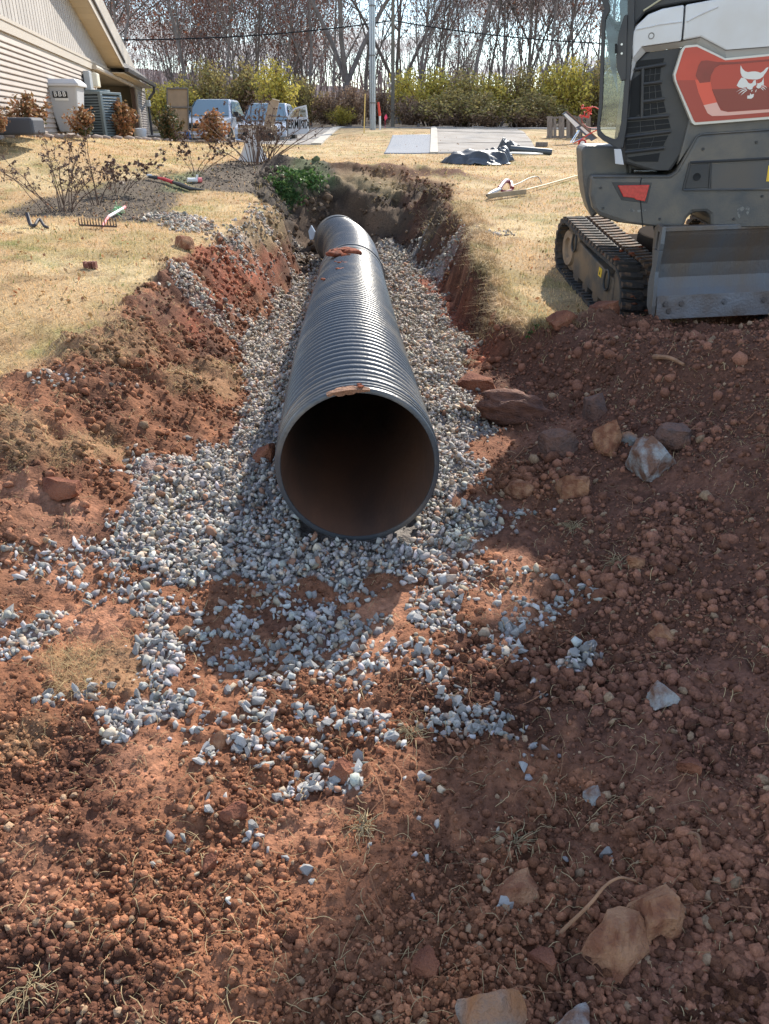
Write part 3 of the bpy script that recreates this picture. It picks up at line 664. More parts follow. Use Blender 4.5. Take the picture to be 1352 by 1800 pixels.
def corr(s0, s1, r0, r1, pitch=.083):
    out = []; s = s0
    while s + pitch < s1:
        for f, q in ((0, 0), (.10, .02), (.20, .55), (.30, .93), (.45, 1), (.60, .93), (.70, .55), (.80, .02)):
            out.append((s + f * pitch, r0 + (r1 - r0) * q))
        s += pitch
    out.append((s, r0)); out.append((s1, r0)); return out
pipe = empty('drain_pipe', PATH[0] - Vector((0, 0, .355)), label='long black corrugated drain pipe lying in the gravel bed of the trench', cat='drain pipe')
front = [(.006, .326), (.0, .328), (.0, .345), (.003, .348), (.022, .350), (.026, .343), (.034, .343), (.039, .353), (.052, .353), (.057, .343), (.066, .343), (.071, .355), (.088, .355), (.094, .336), (.118, .334), (.124, .350), (.132, .356), (.160, .356), (.168, .350), (.174, .335), (.200, .335), (.206, .352), (.226, .352), (.232, .334)]
revolve('pipe_section', front + corr(.240, S_J - .16, .3325, .356), hdpe, pipe)
revolve('joint_band', [(S_J - .18, .33), (S_J - .18, .357), (S_J - .02, .361), (S_J - .012, .372), (S_J + .028, .373), (S_J + .036, .362), (S_J + .04, .33)], hdpe, pipe)
revolve('pipe_section', [(S_J + .03, .33), (S_J + .03, .352)] + corr(S_J + .06, SL[-1] - .12, .343, .354, .06) + [(SL[-1] - .11, .366), (SL[-1] - .04, .37), (SL[-1] - .002, .37), (SL[-1] - .001, .33)], hdpe, pipe)
revolve('pipe_lining', [(0.004, .3262)] + [(s, .329 + (.0012 if k % 2 else 0)) for k, s in enumerate(np.arange(.03, SL[-1] - .01, .0745 / 2))], hdpe_in, pipe)
# soil lying on the pipe
def lump(name, p, size, seed, m, label, cat, group=None, n=9, flat=.5, spread=1.0, sub=2, rough=.35):
    r = random.Random(seed); rg = np.random.default_rng(seed); V, F = [], []; b = 0
    for k in range(n):
        v, f = ico_template(seed * 31 + k, sub, rough * .5); s = size * r.uniform(.25, .6)
        nn = fbm(v[:, 0] + k * 3, v[:, 1] + v[:, 2] * 1.7, .8, 3, seed) - .5; v = v * (1 + rough * 1.6 * nn[:, None])
        R = rotmats(1, rg)[0]; v = (v * [s, s * r.uniform(.7, 1.2), s * r.uniform(.5, .9)]) @ R.T
        v[:, 2] *= flat / .5 * .7
        v += [r.gauss(0, .45) * size * spread, r.gauss(0, .45) * size * spread, abs(r.gauss(0, .25)) * size * flat]
        V.append(v); F.append(f + b); b += len(v)
    o = fastmesh(name, np.concatenate(V), np.concatenate(F), m, smooth=True); o.location = p
    return tag(o, label, cat, group)
redm = mat('wet_red_clay', (.30, .085, .042), .9, col2=(.13, .045, .028), scale=14, bump=1, bscale=40, spec=.2)
brnm = mat('brown_clod', (.21, .082, .046), .95, col2=(.12, .05, .032), scale=12, bump=1, bscale=40, spec=.1)
def on_pipe(s, a, lift=.0):
    p, d = at_s(s); sx = d.cross(Vector((0, 0, 1))).normalized(); up = sx.cross(d); return p + (sx * math.sin(a) + up * math.cos(a)) * (.356 + lift)
lump('clay_clod', on_pipe(S_J - .75, -.22), .15, 3, redm, 'crumbled heap of red clay lying on top of the pipe near its joint', 'clay heap', n=22, flat=.32, spread=.95, rough=.6)
lump('clay_clod', on_pipe(S_J - 1.55, -.22), .045, 4, redm, 'small smear of red clay on the pipe crown below the clay heap', 'clay clod', n=6, flat=.2, spread=1.6)
lump('clay_clod', on_pipe(S_J - 2.0, -.28), .05, 5, redm, 'thin dark crumbs of clay on the pipe crown half way to its open end', 'clay clod', n=8, flat=.15, spread=2.0)
lump('clay_clod', on_pipe(S_J - 2.3, -.62), .035, 6, redm, 'single red crumb on the left shoulder of the pipe', 'clay clod', n=3, flat=.4)
lump('clay_clod', on_pipe(.030, .02, -.004), .022, 9, redm, 'small crumb of clay just behind the lip of the pipe mouth', 'clay clod', n=4, flat=.3, spread=1.6)
tan_mud = mat('dried_mud', (.30, .15, .085), .9, var=.35, scale=20, bump=.6, bscale=60)
mb = MB(); rr = random.Random(2); q = []
p0, d0 = at_s(0); sx0 = d0.cross(Vector((0, 0, 1))).normalized(); up0 = sx0.cross(d0)
N_ = 16
for k in range(N_ + 1):
    a = -.36 + .52 * k / N_; n1 = Vector(sx0) * math.sin(a) + up0 * math.cos(a)
    e = (.006 + .012 * rr.random()) * math.sin(PI * min(1, max(0, (k + .5) / N_)))
    q.append([p0 + n1 * (.339 - e * 1.2) - d0 * .006, p0 + n1 * .3455 - d0 * (.007 + e * .3), p0 + n1 * (.350 + e * .2) + d0 * (.012 + e)])
vs = [p for t in q for p in t]; mb.add(vs, [(3 * k + j, 3 * k + 3 + j, 3 * k + 4 + j, 3 * k + 1 + j) for k in range(N_) for j in (0, 1)])
mudo = mb.build('mud_smear', tan_mud); mudo.parent = pipe; mudo.matrix_parent_inverse = Matrix.Translation(-pipe.location)
sol = mudo.modifiers.new('solid', 'SOLIDIFY'); sol.thickness = .004

# ------------------------------------------------------------------ rocks of the foreground, each its own thing
def rock(name, px, py, wpx, hpx, m, label, cat='rock', seed=1, sink=.3, sub=3, ang=0, sharp=.5, group=None):
    g = ground_pt(px, py + hpx * .35); t = (g - CAM).dot(Vector((0, CP, -SP))); w = 1.2 * wpx * t / 1350; h = hpx * t / 1350 * 1.15
    rg = np.random.default_rng(seed); V, F = ico_template(seed, sub, .015)
    # cut by random planes for facets
    for k in range(16):
        nrm = rg.normal(size=3); nrm[2] = abs(nrm[2]) * .8 - .2; nrm /= np.linalg.norm(nrm); d = rg.uniform(.42, .86)
        e = V @ nrm - d; V = V - np.clip(e, 0, None)[:, None] * nrm[None] * 1.0
    nn = fbm(V[:, 0] * 1.3 + seed, V[:, 1] + V[:, 2] * 1.9, .5, 4, seed) - .5; n2 = fbm(V[:, 2] * 2 + seed, V[:, 0] * 1.5 - V[:, 1], .18, 3, seed + 1) - .5; V = V * (1 + .30 * nn + .10 * n2)[:, None]
    V = V / np.abs(V).max(0) * [w / 2, (w + h) / 4, h / 2]
    o = fastmesh(name, V, F, m, smooth=True); o.location = (g.x, g.y, g.z + h * (.5 - sink)); o.rotation_euler = (0, 0, ang)
    o.data.set_sharp_from_angle(angle=math.radians(28))
    return tag(o, label, cat, group)
def rockmat(name, a, b, s=16, f=(.40, .60)): return mat(name, a, .92, col2=b, scale=s, bump=1, bscale=70, fac=f, spec=.2)
R_or = rockmat('orange_limestone', (.42, .22, .12), (.24, .10, .055)); R_gr = rockmat('grey_limestone', (.36, .35, .33), (.20, .11, .075))
R_dk = rockmat('dark_stone', (.13, .085, .07), (.20, .11, .08)); R_mx = rockmat('mottled_stone', (.22, .21, .19), (.40, .19, .09), 5)
R_cl = rockmat('hard_clay', (.28, .115, .065), (.16, .06, .038), 6)
for a in [
    (1135, 800, 84, 84, R_gr, 'pale grey pointed limestone rock standing up from the brown spoil', 21, .2),
    (978, 783, 62, 52, R_dk, 'dark grey brown rock left of the tan rock on the spoil slope', 22, .25),
    (1068, 780, 48, 60, R_or, 'tan upright rock between the dark rock and the round grey rock', 23, .2),
    (1100, 776, 34, 34, R_mx, 'small round grey rock left of the pale pointed rock', 24, .2),
    (1186, 762, 66, 58, R_dk, 'dark red brown rock right of the pale pointed rock', 25, .25),
    (920, 852, 56, 34, R_or, 'flat orange stone beside the small grey gravel on the right', 26, .35),
    (1010, 852, 50, 44, R_or, 'orange tan stone right of the flat orange stone', 27, .3),
    (1042, 695, 40, 70, R_dk, 'upright brown stone on the upper spoil slope', 28, .3),
    (1115, 990, 30, 30, R_or, 'small tan stone beside a tuft of dead grass', 29, .25),
    (1167, 1098, 44, 34, R_or, 'rounded orange brown stone near the right edge', 30, .35),
    (1160, 1218, 64, 44, R_gr, 'smooth wedge shaped beige stone in brown clods on the right', 31, .3),
    (1042, 1392, 28, 34, R_gr, 'small angular beige stone in the middle of the brown clods', 32, .2),
    (915, 1538, 88, 58, R_or, 'flat tan rock half sunk in brown clods', 33, .35),
    (1152, 1580, 98, 110, R_or, 'tall tan rock with a shelf, upper of the two large rocks', 34, .35),
    (1075, 1640, 122, 92, R_or, 'largest flat orange rock with a root lying over it', 35, .3),
    (862, 1778, 112, 96, R_mx, 'mottled grey and orange rock at the bottom of the picture', 36, .3),
    (1015, 1788, 68, 64, R_gr, 'pinkish white pointed rock at the bottom edge of the picture', 37, .3),
    (955, 1672, 52, 44, R_cl, 'brown wedge of stone left of the largest flat orange rock', 38, .25),
    (748, 1678, 52, 52, R_cl, 'round red brown lump of clay at the bottom middle', 39, .25),
    (410, 1420, 62, 32, R_cl, 'rust coloured clay lump left of the tall grey stone chip', 40, .3),
    (368, 1500, 30, 32, R_cl, 'small dark clay lump below the rust coloured lump', 41, .2),
    (110, 862, 62, 40, R_cl, 'brown clay lump on the left bank beside the trampled soil', 42, .25),
    (385, 1285, 48, 36, R_or, 'rounded orange stone among the grey gravel on the left', 43, .35),
    (740, 1265, 40, 0, R_cl, '', 44, 0),
    (600, 1335, 50, 34, R_cl, 'red brown clod between the two strips of grey gravel', 45, .2),
    (325, 428, 32, 22, R_or, 'tan rock on the upper left bank of the trench', 46, .15),
    (1060, 570, 60, 34, R_cl, 'lump of red clay in front of the excavator track', 47, .3),
    (985, 572, 48, 34, R_cl, 'clod of red clay at the turf edge near the excavator track', 48, .3),
    (470, 790, 42, 50, R_cl, 'red clay clod leaning against the left side of the pipe mouth', 49, .2),
    (838, 672, 60, 34, R_cl, 'red clay clod on the right edge of the gravel bed', 50, .3),
    (1210, 1345, 40, 36, R_cl, 'dark round clod among brown crumbs by the right edge', 51, .25),
    (1190, 1480, 30, 0, R_cl, '', 52, 0)]:
    if a[3] and a[5]: rock('clay_lump' if a[4] is R_cl else 'rock', a[0], a[1], a[2], a[3], a[4], a[5], 'clay lump' if a[4] is R_cl else 'rock', a[6], a[7])
# the slab of red clay broken off the right bank
g = ground_pt(905, 735)
V, F = ico_template(77, 4, .006)
nn = fbm(V[:, 0] * 1.0, V[:, 2] * 2.2 + V[:, 1], .45, 5, 9) - .5; n3 = fbm(V[:, 0] * 2 + V[:, 1], V[:, 2] * 2.5, .16, 3, 19) - .5; V = V * (1 + .6 * nn + .16 * n3)[:, None]; V[:, 2] = np.where(V[:, 2] > 0, V[:, 2] ** 1.0, V[:, 2])
V[:, 2] -= .35 * np.clip(V[:, 0], 0, 2) ** 1.2
V = V * [.24, .15, .12]
o = fastmesh('clay_slab', V, F, mat('smooth_red_clay', (.20, .085, .050), .9, col2=(.10, .045, .030), scale=9, bump=1, bscale=40, stretch=(1, 1, 3)), smooth=True); o.location = (g.x, g.y, g.z + .04); o.rotation_euler = (0, .12, .15)
tag(o, 'large broken slab of dark red clay fallen from the right bank', 'clay slab')
# roots lying in the spoil
rootm = mat('root_bark', (.36, .19, .10), .85, var=.4, scale=20, bump=.4)
def root_(pts, r, label):
    P_ = [ground_pt(x, y) + Vector((0, 0, .012 + l)) for x, y, l in pts]; mb = MB(); mb.tube(spline(P_, 5), [max(.0015, r * (1 - .5 * k / (5 * (len(P_) - 1) + 1))) for k in range(5 * (len(P_) - 1) + 1)], 7)
    tag(mb.build('root', rootm, smooth=True), label, 'root')
root_([(985, 1642, .0), (1030, 1625, .03), (1055, 1605, .075), (1080, 1595, .08), (1110, 1585, .05)], .0045, 'brown root bent across the largest flat orange rock')
root_([(1148, 640, .01), (1175, 643, .02), (1200, 650, .01)], .016, 'thick orange brown root on the spoil below the blade')
root_([(1190, 1480, .005), (1215, 1484, .02), (1222, 1500, .02), (1232, 1520, .0)], .006, 'bent pale root lying on the clods near the right edge')
# ------------------------------------------------------------------ compact excavator
EXO = Vector((1.96, 6.5, .05))
exc = empty('mini_excavator', EXO, label='white and dark grey compact excavator with a red cat head panel parked beside the trench', cat='excavator')
def px_(o, parent=None):
    o.parent = parent or exc
    if parent is None: o.matrix_parent_inverse = Matrix.Translation(-EXO)
    else: pass
    return o
dgrey = mat('dark_grey_casting', (.058, .065, .072), .42, col2=(.13, .115, .095), scale=4.5, bump=.12, bscale=90, fac=(.36, .66), detail=10, spec=.5)
blk = mat('black_plastic', (.028, .030, .034), .5, col2=(.05, .048, .045), scale=3, bump=.08)
blk2 = mat('slot_black', (.008, .009, .010), .8)
whit = mat('white_cowl_paint', (.66, .67, .68), .3, col2=(.56, .53, .49), scale=2.0, spec=.5, fac=(.3, .6))
redp = mat('red_decal', (.56, .060, .028), .35, col2=(.44, .05, .025), scale=4)
redd = mat('dark_red_decal', (.20, .028, .016), .35, col2=(.32, .035, .02), scale=4)
redb = mat('bright_red_decal', (.72, .09, .045), .35)
pink = mat('pale_decal_fade', (.75, .42, .34), .35)
cream = mat('cream_decal_edge', (.66, .63, .55), .4)
steel = mat('worn_blade_steel', (.125, .137, .152), .45, metal=.45, col2=(.15, .12, .095), scale=3.2, bump=.2, bscale=70, fac=(.40, .62), stretch=(1, 1, .35))
steel2 = mat('scraped_cutting_edge', (.20, .20, .205), .5, metal=.45, col2=(.15, .12, .10), scale=6, bump=.3, bscale=60)
rub = mat('track_rubber', (.040, .038, .037), .8, col2=(.10, .07, .05), scale=9, bump=.5, bscale=50, fac=(.36, .50))
rubm = mat('muddy_lug_rubber', (.050, .042, .037), .85, col2=(.19, .11, .065), scale=9, bump=.6, bscale=40, fac=(.38, .47), objrand=.25, coord='Object')
frm = mat('track_frame_paint', (.060, .062, .064), .5, col2=(.17, .12, .08), scale=5, bump=.2, fac=(.40, .66))
tand = mat('dusty_sprocket', (.33, .23, .15), .85, var=.3, scale=14, bump=.3)
yel = mat('yellow_sticker', (.75, .48, .04), .5)
# glass
def glass_mat(name, tint=(.80, .88, .86), refl=.16, rough=.02):
    m = bpy.data.materials.new(name); m.use_nodes = True; N, L = m.node_tree.nodes, m.node_tree.links
    N.remove(N['Principled BSDF']); t = N.new('ShaderNodeBsdfTransparent'); t.inputs[0].default_value = (*tint, 1)
    g_ = N.new('ShaderNodeBsdfGlossy'); g_.inputs['Roughness'].default_value = rough
    f = N.new('ShaderNodeFresnel'); f.inputs[0].default_value = 1.5; a = N.new('ShaderNodeMath'); a.operation = 'MAXIMUM'; a.inputs[1].default_value = refl; L.new(f.outputs[0], a.inputs[0])
    ms = N.new('ShaderNodeMixShader'); L.new(a.outputs[0], ms.inputs[0]); L.new(t.outputs[0], ms.inputs[1]); L.new(g_.outputs[0], ms.inputs[2]); L.new(ms.outputs[0], N['Material Output'].inputs['Surface']); return m
glass = glass_mat('cab_glass', (.72, .78, .78), .05)
# --- undercarriage frame of axes: x right, y away from the trench end, z up; the machine stands on the slope
hx = Vector((-.10, .985, .135)).normalized(); rx_ = Vector((.993, .10, .02)); ux = rx_.cross(hx).normalized(); rx_ = hx.cross(ux).normalized()
TM = Matrix(((rx_.x, hx.x, ux.x, EXO.x), (rx_.y, hx.y, ux.y, EXO.y), (rx_.z, hx.z, ux.z, EXO.z), (0, 0, 0, 1)))
R0, YA, YB, ZA, ZB = .262, .28, 1.66, .285, .315
def loop(r, n=20):
    pts = []
    for k in range(n + 1):
        a = -PI / 2 - PI * k / n; pts.append((YA + r * math.cos(a), ZA + r * math.sin(a)))      # round the near end, bottom to top
    for k in range(1, 8): f = k / 8; pts.append((YA + (YB - YA) * f, (ZA + r) * (1 - f) + (ZB + r) * f - .012 * math.sin(PI * f)))
    for k in range(n + 1):
        a = PI / 2 - PI * k / n; pts.append((YB + r * math.cos(a), ZB + r * math.sin(a)))
    for k in range(1, 8): f = k / 8; pts.append((YB + (YA - YB) * f, (ZB - r) * (1 - f) + (ZA - r) * f))
    return pts
def lift_z(y, z): return z + .0
TW = .41
def track(x0):
    t = empty('track', (0, 0, 0)); t.parent = exc; t.matrix_parent_inverse = Matrix.Translation(-EXO); t.matrix_basis = TM @ Matrix.Translation((x0, 0, 0))
    o1, o2 = loop(R0), loop(R0 - .028); n = len(o1); mb = MB()
    vs = []
    for (a, b), (c, d) in zip(o1, o2): vs += [(0, a, b), (TW, a, b), (TW, c, d), (0, c, d)]
    fs = []
    for k in range(n):
        j = (k + 1) % n
        for e in range(4): fs.append((k * 4 + e, k * 4 + (e + 1) % 4, j * 4 + (e + 1) % 4, j * 4 + e))
    mb.add(vs, fs); b = mb.build('track_belt', rub); b.parent = t
    # path by length
    P2 = [Vector((0, a, c)) for a, c in o1]; P2.append(P2[0]); L_ = [0]
    for a, c in zip(P2, P2[1:]): L_.append(L_[-1] + (c - a).length)
    NL = 54
    lm = MB(); w = TW * .44
    # chevron lug, x along its width, y along travel, z outward
    prof = [(-.030, 0), (-.022, .034), (.016, .034), (.030, 0)]
    vs = []
    for fx, sh in ((0, .016), (.5, 0), (1, -.006)): vs += [(fx * w, yy + sh, zz) for yy, zz in prof]
    fs = [(i * 4 + e, i * 4 + (e + 1) % 4, (i + 1) * 4 + (e + 1) % 4, (i + 1) * 4 + e) for i in (0, 1) for e in range(4)] + [(0, 1, 2, 3), (8, 11, 10, 9)]
    lm.add(vs, fs); first = lm.build('track_lug', rubm); first.parent = t; mir = first.data.copy(); mir.transform(Matrix.Scale(-1, 4, (1, 0, 0))); mir.flip_normals()
    k_ = 0
    for col in (0, 1):
        for i in range(NL):
            s = (i + .5 * col) / NL * L_[-1]; q = int(np.searchsorted(L_, s, 'right')) - 1; q = min(q, len(P2) - 2); f = (s - L_[q]) / (L_[q + 1] - L_[q])
            p = P2[q].lerp(P2[q + 1], f); d = (P2[q + 1] - P2[q]).normalized(); nrm = Vector((0, -d.z, d.y)); cen = Vector((0, (YA + YB) / 2, .3))
            if nrm.dot(p - cen) < 0: nrm = -nrm
            o = first if k_ == 0 else first.copy()
            if k_: C.objects.link(o)
            if col: o.data = mir
            k_ += 1; X = Vector((1, 0, 0)); Yv = nrm.cross(X); o.parent = t
            base = p + X * (.004 if col == 0 else TW - .004)
            o.matrix_basis = Matrix(((X.x, Yv.x, nrm.x, base.x), (X.y, Yv.y, nrm.y, base.y), (X.z, Yv.z, nrm.z, base.z), (0, 0, 0, 1)))
    mb = MB()
    for i in range(NL):      # centre links between the lug columns and ribs inside the belt
        s = (i + .25) / NL * L_[-1]; q = min(int(np.searchsorted(L_, s, 'right')) - 1, len(P2) - 2); f = (s - L_[q]) / (L_[q + 1] - L_[q]); p = P2[q].lerp(P2[q + 1], f); d = (P2[q + 1] - P2[q]).normalized()
        nrm = Vector((0, -d.z, d.y)); cen = Vector((0, (YA + YB) / 2, .3))
        if nrm.dot(p - cen) < 0: nrm = -nrm
        M = Matrix(((1, 0, 0, p.x), (0, d.y, nrm.y, p.y), (0, d.z, nrm.z, p.z), (0, 0, 0, 1)))
        mb.box((TW / 2, 0, .006), (.045, .045, .016), M)
        mb.box((.05, 0, -.034), (.085, .018, .014), M); mb.box((TW / 2, 0, -.045), (.05, .03, .05), M)
    o = mb.build('drive_links', rub); o.parent = t; o['kind'] = 'stuff'
    # frame between the ends
    mb = MB(); prof = [(YA + .06, .14), (YA + .10, .40), (YB - .28, .455), (YB - .20, .40), (YB - .22, .14)]
    mb.prism([(.055, a, b) for a, b in prof], (TW - .11, 0, 0)); o = mb.build('track_frame', frm, bevel=.012); o.parent = t
    for k in range(4):
        mb = MB(); M = Matrix.Translation((.07, YA + .22 + k * .29, .115)) @ Matrix.Rotation(PI / 2, 4, 'Y'); mb.lathe([(0, 0), (.075, 0), (.08, .02), (.08, TW - .16), (0, TW - .14)], 18, M)
        o = mb.build('track_roller', frm, smooth=True); o.parent = t
    mb = MB(); M = Matrix.Translation((.05, YB, ZB)) @ Matrix.Rotation(PI / 2, 4, 'Y'); mb.lathe([(0, .03), (.09, .03), (.10, .0), (.165, .0), (.175, .03), (.22, .05), (.22, TW - .1), (0, TW - .1)], 32, M)
    o = mb.build('sprocket', tand, smooth=True); o.parent = t
    mb = MB(); M = Matrix.Translation((.06, YA, ZA)) @ Matrix.Rotation(PI / 2, 4, 'Y'); mb.lathe([(0, .01), (.16, .01), (.225, .03), (.225, TW - .12), (0, TW - .12)], 32, M)
    o = mb.build('idler_wheel', frm, smooth=True); o.parent = t
    for yy, zz_ in ((YA + .20, .36), (YB - .22, .43)):
        mb = MB(); pts = [(.035, yy + a * .055, zz_ + b * .085) for a, b in ((-1, -.6), (-1, .2), (-.6, .8), (0, 1), (.6, .8), (1, .2), (1, -.6), (.4, -1), (-.4, -1), (-1, -.6))]
        mb.tube(spline(pts, 3), .011, 7); o = mb.build('tie_down_loop', blk, smooth=True); o.parent = t
    mb = MB(); mb.box((.0525, YA + .42, .36), (.004, .075, .075)); o = mb.build('warning_sticker', yel); o.parent = t
    mb2 = MB(); mb2.prism([(.0495, YA + .42 + a, .36 + b) for a, b in ((-.012, -.02), (.012, -.02), (0, .022))], (-.001, 0, 0)); m2 = mb2.build('sticker_mark', blk2); m2.parent = o
    return t
track(0.0); track(1.36)
# --- blade, across the near end
BLO = hit(1170, 403, (0, 6.02, 0), Vector((0, 1, 0))); bdir = Vector((.985, .125, .018)).normalized(); bn = Vector((bdir.y, -bdir.x, 0)).normalized()    # bn: towards the camera
BW = 1.72
bl = empty('blade'); bl.parent = exc; bl.matrix_parent_inverse = Matrix.Translation(-EXO); bl.location = BLO
def bp(x, d, z): return bdir * x + bn * d + Vector((0, 0, z))
prof = [(0.0, 0), (-.012, -.05), (-.045, -.15), (-.070, -.26), (-.070, -.36), (-.045, -.44), (-.012, -.50)]
mb = MB(); vs = []; n = len(prof)
for x in (0, BW):
    for d, z in prof: vs.append(bp(x, d, z))
    for d, z in prof: vs.append(bp(x, d - .022, z))
fs = [(k, k + 1, 2 * n + k + 1, 2 * n + k) for k in range(n - 1)] + [(n + k + 1, n + k, 3 * n + k, 3 * n + k + 1) for k in range(n - 1)]
fs += [(k, n + k, n + k + 1, k + 1) for k in range(n - 1)] + [(2 * n + k, 2 * n + k + 1, 3 * n + k + 1, 3 * n + k) for k in range(n - 1)] + [(0, 2 * n, 3 * n, n), (n - 1, 2 * n - 1, 4 * n - 1, 3 * n - 1)]
mb.add(vs, fs); o = mb.build('blade_plate', steel, bevel=.004); o.parent = bl
mb = MB(); mb.prism([bp(-.03, .006, .018), bp(-.03, .006, -.02), bp(-.03, -.07, -.02), bp(-.03, -.07, .018)], bdir * (BW + .06)); o = mb.build('top_bar', steel, bevel=.006); o.parent = bl
mb = MB(); mb.prism([bp(0.02, -.006, -.485), bp(.02, .028, -.66), bp(.02, .012, -.664), bp(.02, -.024, -.50)], bdir * (BW - .02)); o = mb.build('cutting_edge', steel2, bevel=.003); o.parent = bl
for x in (.09, .22, .57, .9, 1.25, 1.6):
    for dz in ((-.55,) if x > .1 else (-.55, -.60)):
        mb = MB(); c = bp(x + (.03 if dz < -.58 else 0), .010 + .0 if dz > -.58 else .020, dz); M = Matrix.Translation(c) @ (-bn).to_track_quat('-Z', 'Y').to_matrix().to_4x4()
        mb.lathe([(.0, .008), (.018, .008), (.023, .0), (.023, -.01)], 14, M); o = mb.build('edge_bolt', steel2, smooth=True); o.parent = bl
for xs in (-.035, BW + .005):
    a = [(.02, .02), (.03, -.10), (.012, -.30), (.045, -.55), (.050, -.66), (-.05, -.56), (-.085, -.40), (-.06, -.26), (-.10, -.16), (-.11, .0), (-.07, .03)]
    ho = [(-.015, -.03), (-.015, -.13), (-.055, -.13), (-.055, -.03)]
    # side plate with a slot: built as two prisms around the slot
    mb = MB(); mb.prism([bp(xs, *p) for p in [(.02, .02), (.03, -.10), (.024, -.15), (-.015, -.15), (-.015, .025)]], bdir * .03)
    mb.prism([bp(xs, *p) for p in [(-.055, .03), (-.055, -.15), (-.095, -.15), (-.11, .0), (-.07, .03)]], bdir * .03)
    mb.prism([bp(xs, *p) for p in [(-.0152, .024), (-.0152, -.02), (-.0548, -.02), (-.0548, .029)]], bdir * .03)
    mb.prism([bp(xs, *p) for p in [(.024, -.1505), (.012, -.30), (.045, -.55), (.050, -.66), (-.05, -.56), (-.085, -.40), (-.06, -.26), (-.095, -.1505)]], bdir * .03)
    o = mb.build('side_plate', steel, bevel=.003); o.parent = bl
for x in (.42, 1.2):
    mb = MB(); mb.prism([bp(x, -.08, -.30), bp(x, -.08, -.42), bp(x, -.75, -.50), bp(x, -.75, -.40)], bdir * .09); o = mb.build('blade_arm', frm, bevel=.01); o.parent = bl
mb = MB(); mb.box((0, 0, 0), (.80, 1.2, .22), TM @ Matrix.Translation((.87, 1.0, .34))); mb.lathe([(0, 0), (.36, 0), (.36, .14), (0, .14)], 32, TM @ Matrix.Translation((.87, 1.02, .46)))
px_(mb.build('undercarriage_frame', mat('caked_mud_steel', (.05, .04, .034), .98, spec=.02), bevel=.02))
mb = MB(); q0 = hit(1165, 410, (0, 6.5, 0), Vector((0, 1, 0))); mb.prism([q0 + Vector(v) for v in ((-.02, 0, .0), (.16, 0, -.05), (.16, 0, .07), (.02, 0, .06))], (0, .12, -.02)); px_(mb.build('hose_guard', mat('speckled_grey_sheet', (.45, .52, .60), .6, col2=(.2, .22, .25), scale=60, fac=(.45, .55)), bevel=.01))
# --- upper body: outlines measured on the plane of its side wall
UA = math.radians(-10); ur = Vector((math.cos(UA), math.sin(UA), 0)); un = Vector((-math.sin(UA), math.cos(UA), 0))          # un points away from the camera
UP0 = atY(1040, 330, 6.28)
def U(x, y, d=0): return hit(x, y, UP0 + un * d, un)
def slab(name, pts, d0, thick, m, bevel=.02, parent=None, smooth=False):
    mb = MB(); mb.prism([U(x, y, d0) for x, y in pts], un * thick); o = mb.build(name, m, bevel=bevel); return px_(o) if parent is None else o
main_low = [(1040, 309), (1180, 308), (1190, 300), (1222, 242), (1232, 234), (1440, 220), (1440, 396), (1250, 400), (1248, 378), (1240, 373), (1218, 374), (1208, 384), (1202, 400), (1140, 398), (1085, 391), (1055, 381), (1043, 368), (1038, 345)]
slab('counterweight', main_low, 0, 1.0, dgrey, .028)
slab('engine_bay', [(1115, 110), (1440, 60), (1440, 300), (1110, 300)], .30, .5, blk, .02)
slab('lower_cowl', [(1212, 205), (1440, 190), (1440, 232), (1230, 242), (1218, 250), (1190, 292)], .03, .3, dgrey, .015)
slab('side_skirt', [(1022, 262), (1030, 255), (1100, 256), (1110, 330), (1040, 384), (1030, 352), (1025, 320)], .30, .9, dgrey, .03)
mb = MB(); mb.prism([U(1247, 296, -.003), U(1262, 290, -.003), U(1440, 281, -.003), U(1440, 331, -.003), U(1248, 334, -.003)], un * .012)
# recess outlines: raised borders round sunken pockets
def border(name, pts, w, d, m, par=None, closed=True, r=None):
    mb = MB(); P_ = [U(x, y, d) for x, y in pts]
    if closed: P_.append(P_[0])
    mb.tube(P_, w, 6); o = mb.build(name, m, smooth=True); return px_(o)
slab('pocket_plate', [(1212, 290), (1246, 287), (1246, 330), (1204, 332)], -.004, .01, blk, .003)
slab('pocket_panel', [(1250, 289), (1440, 278), (1440, 331), (1250, 333)], -.004, .01, mat('pocket_grey', (.075, .075, .075), .5, col2=(.10, .085, .07), scale=3), .003)
border('pocket_rim', [(1213, 286), (1440, 274)], .010, -.004, blk, closed=False); border('pocket_rim', [(1202, 334), (1440, 332)], .008, -.008, dgrey, closed=False); border('pocket_rim', [(1213, 286), (1201, 334)], .009, -.004, blk, closed=False)
border('pocket_rim', [(1250, 286), (1247, 333)], .008, -.004, blk, closed=False)
c = U(1225, 311, -.006); mb = MB(); M = Matrix.Translation(c) @ un.to_track_quat('Z', 'Y').to_matrix().to_4x4(); mb.lathe([(0, -.001), (.022, -.001), (.027, -.003), (.027, .004)], 20, M); px_(mb.build('lifting_eye', blk2, smooth=True))
st = slab('warning_label', [(1351, 291), (1420, 288), (1420, 318), (1347, 319)], -.008, .004, yel, 0)
slab('label_mark', [(1352, 312), (1356, 303), (1361, 312)], -.0095, .001, blk2, 0)
border('ledge_line', [(1042, 311), (1178, 311), (1190, 303), (1225, 240), (1234, 236), (1440, 222)], .006, -.001, dgrey, closed=False)
# reflector in its dent
slab('reflector_bed', [(1075, 320), (1146, 321), (1138, 358), (1092, 352)], -.002, .01, blk, .003)
slab('reflector', [(1086, 326), (1142, 325), (1134, 354), (1118, 351), (1115, 348), (1096, 346)], -.012, .012, mat('red_reflector', (.55, .03, .03), .25, col2=(.42, .02, .02), scale=60), .003)
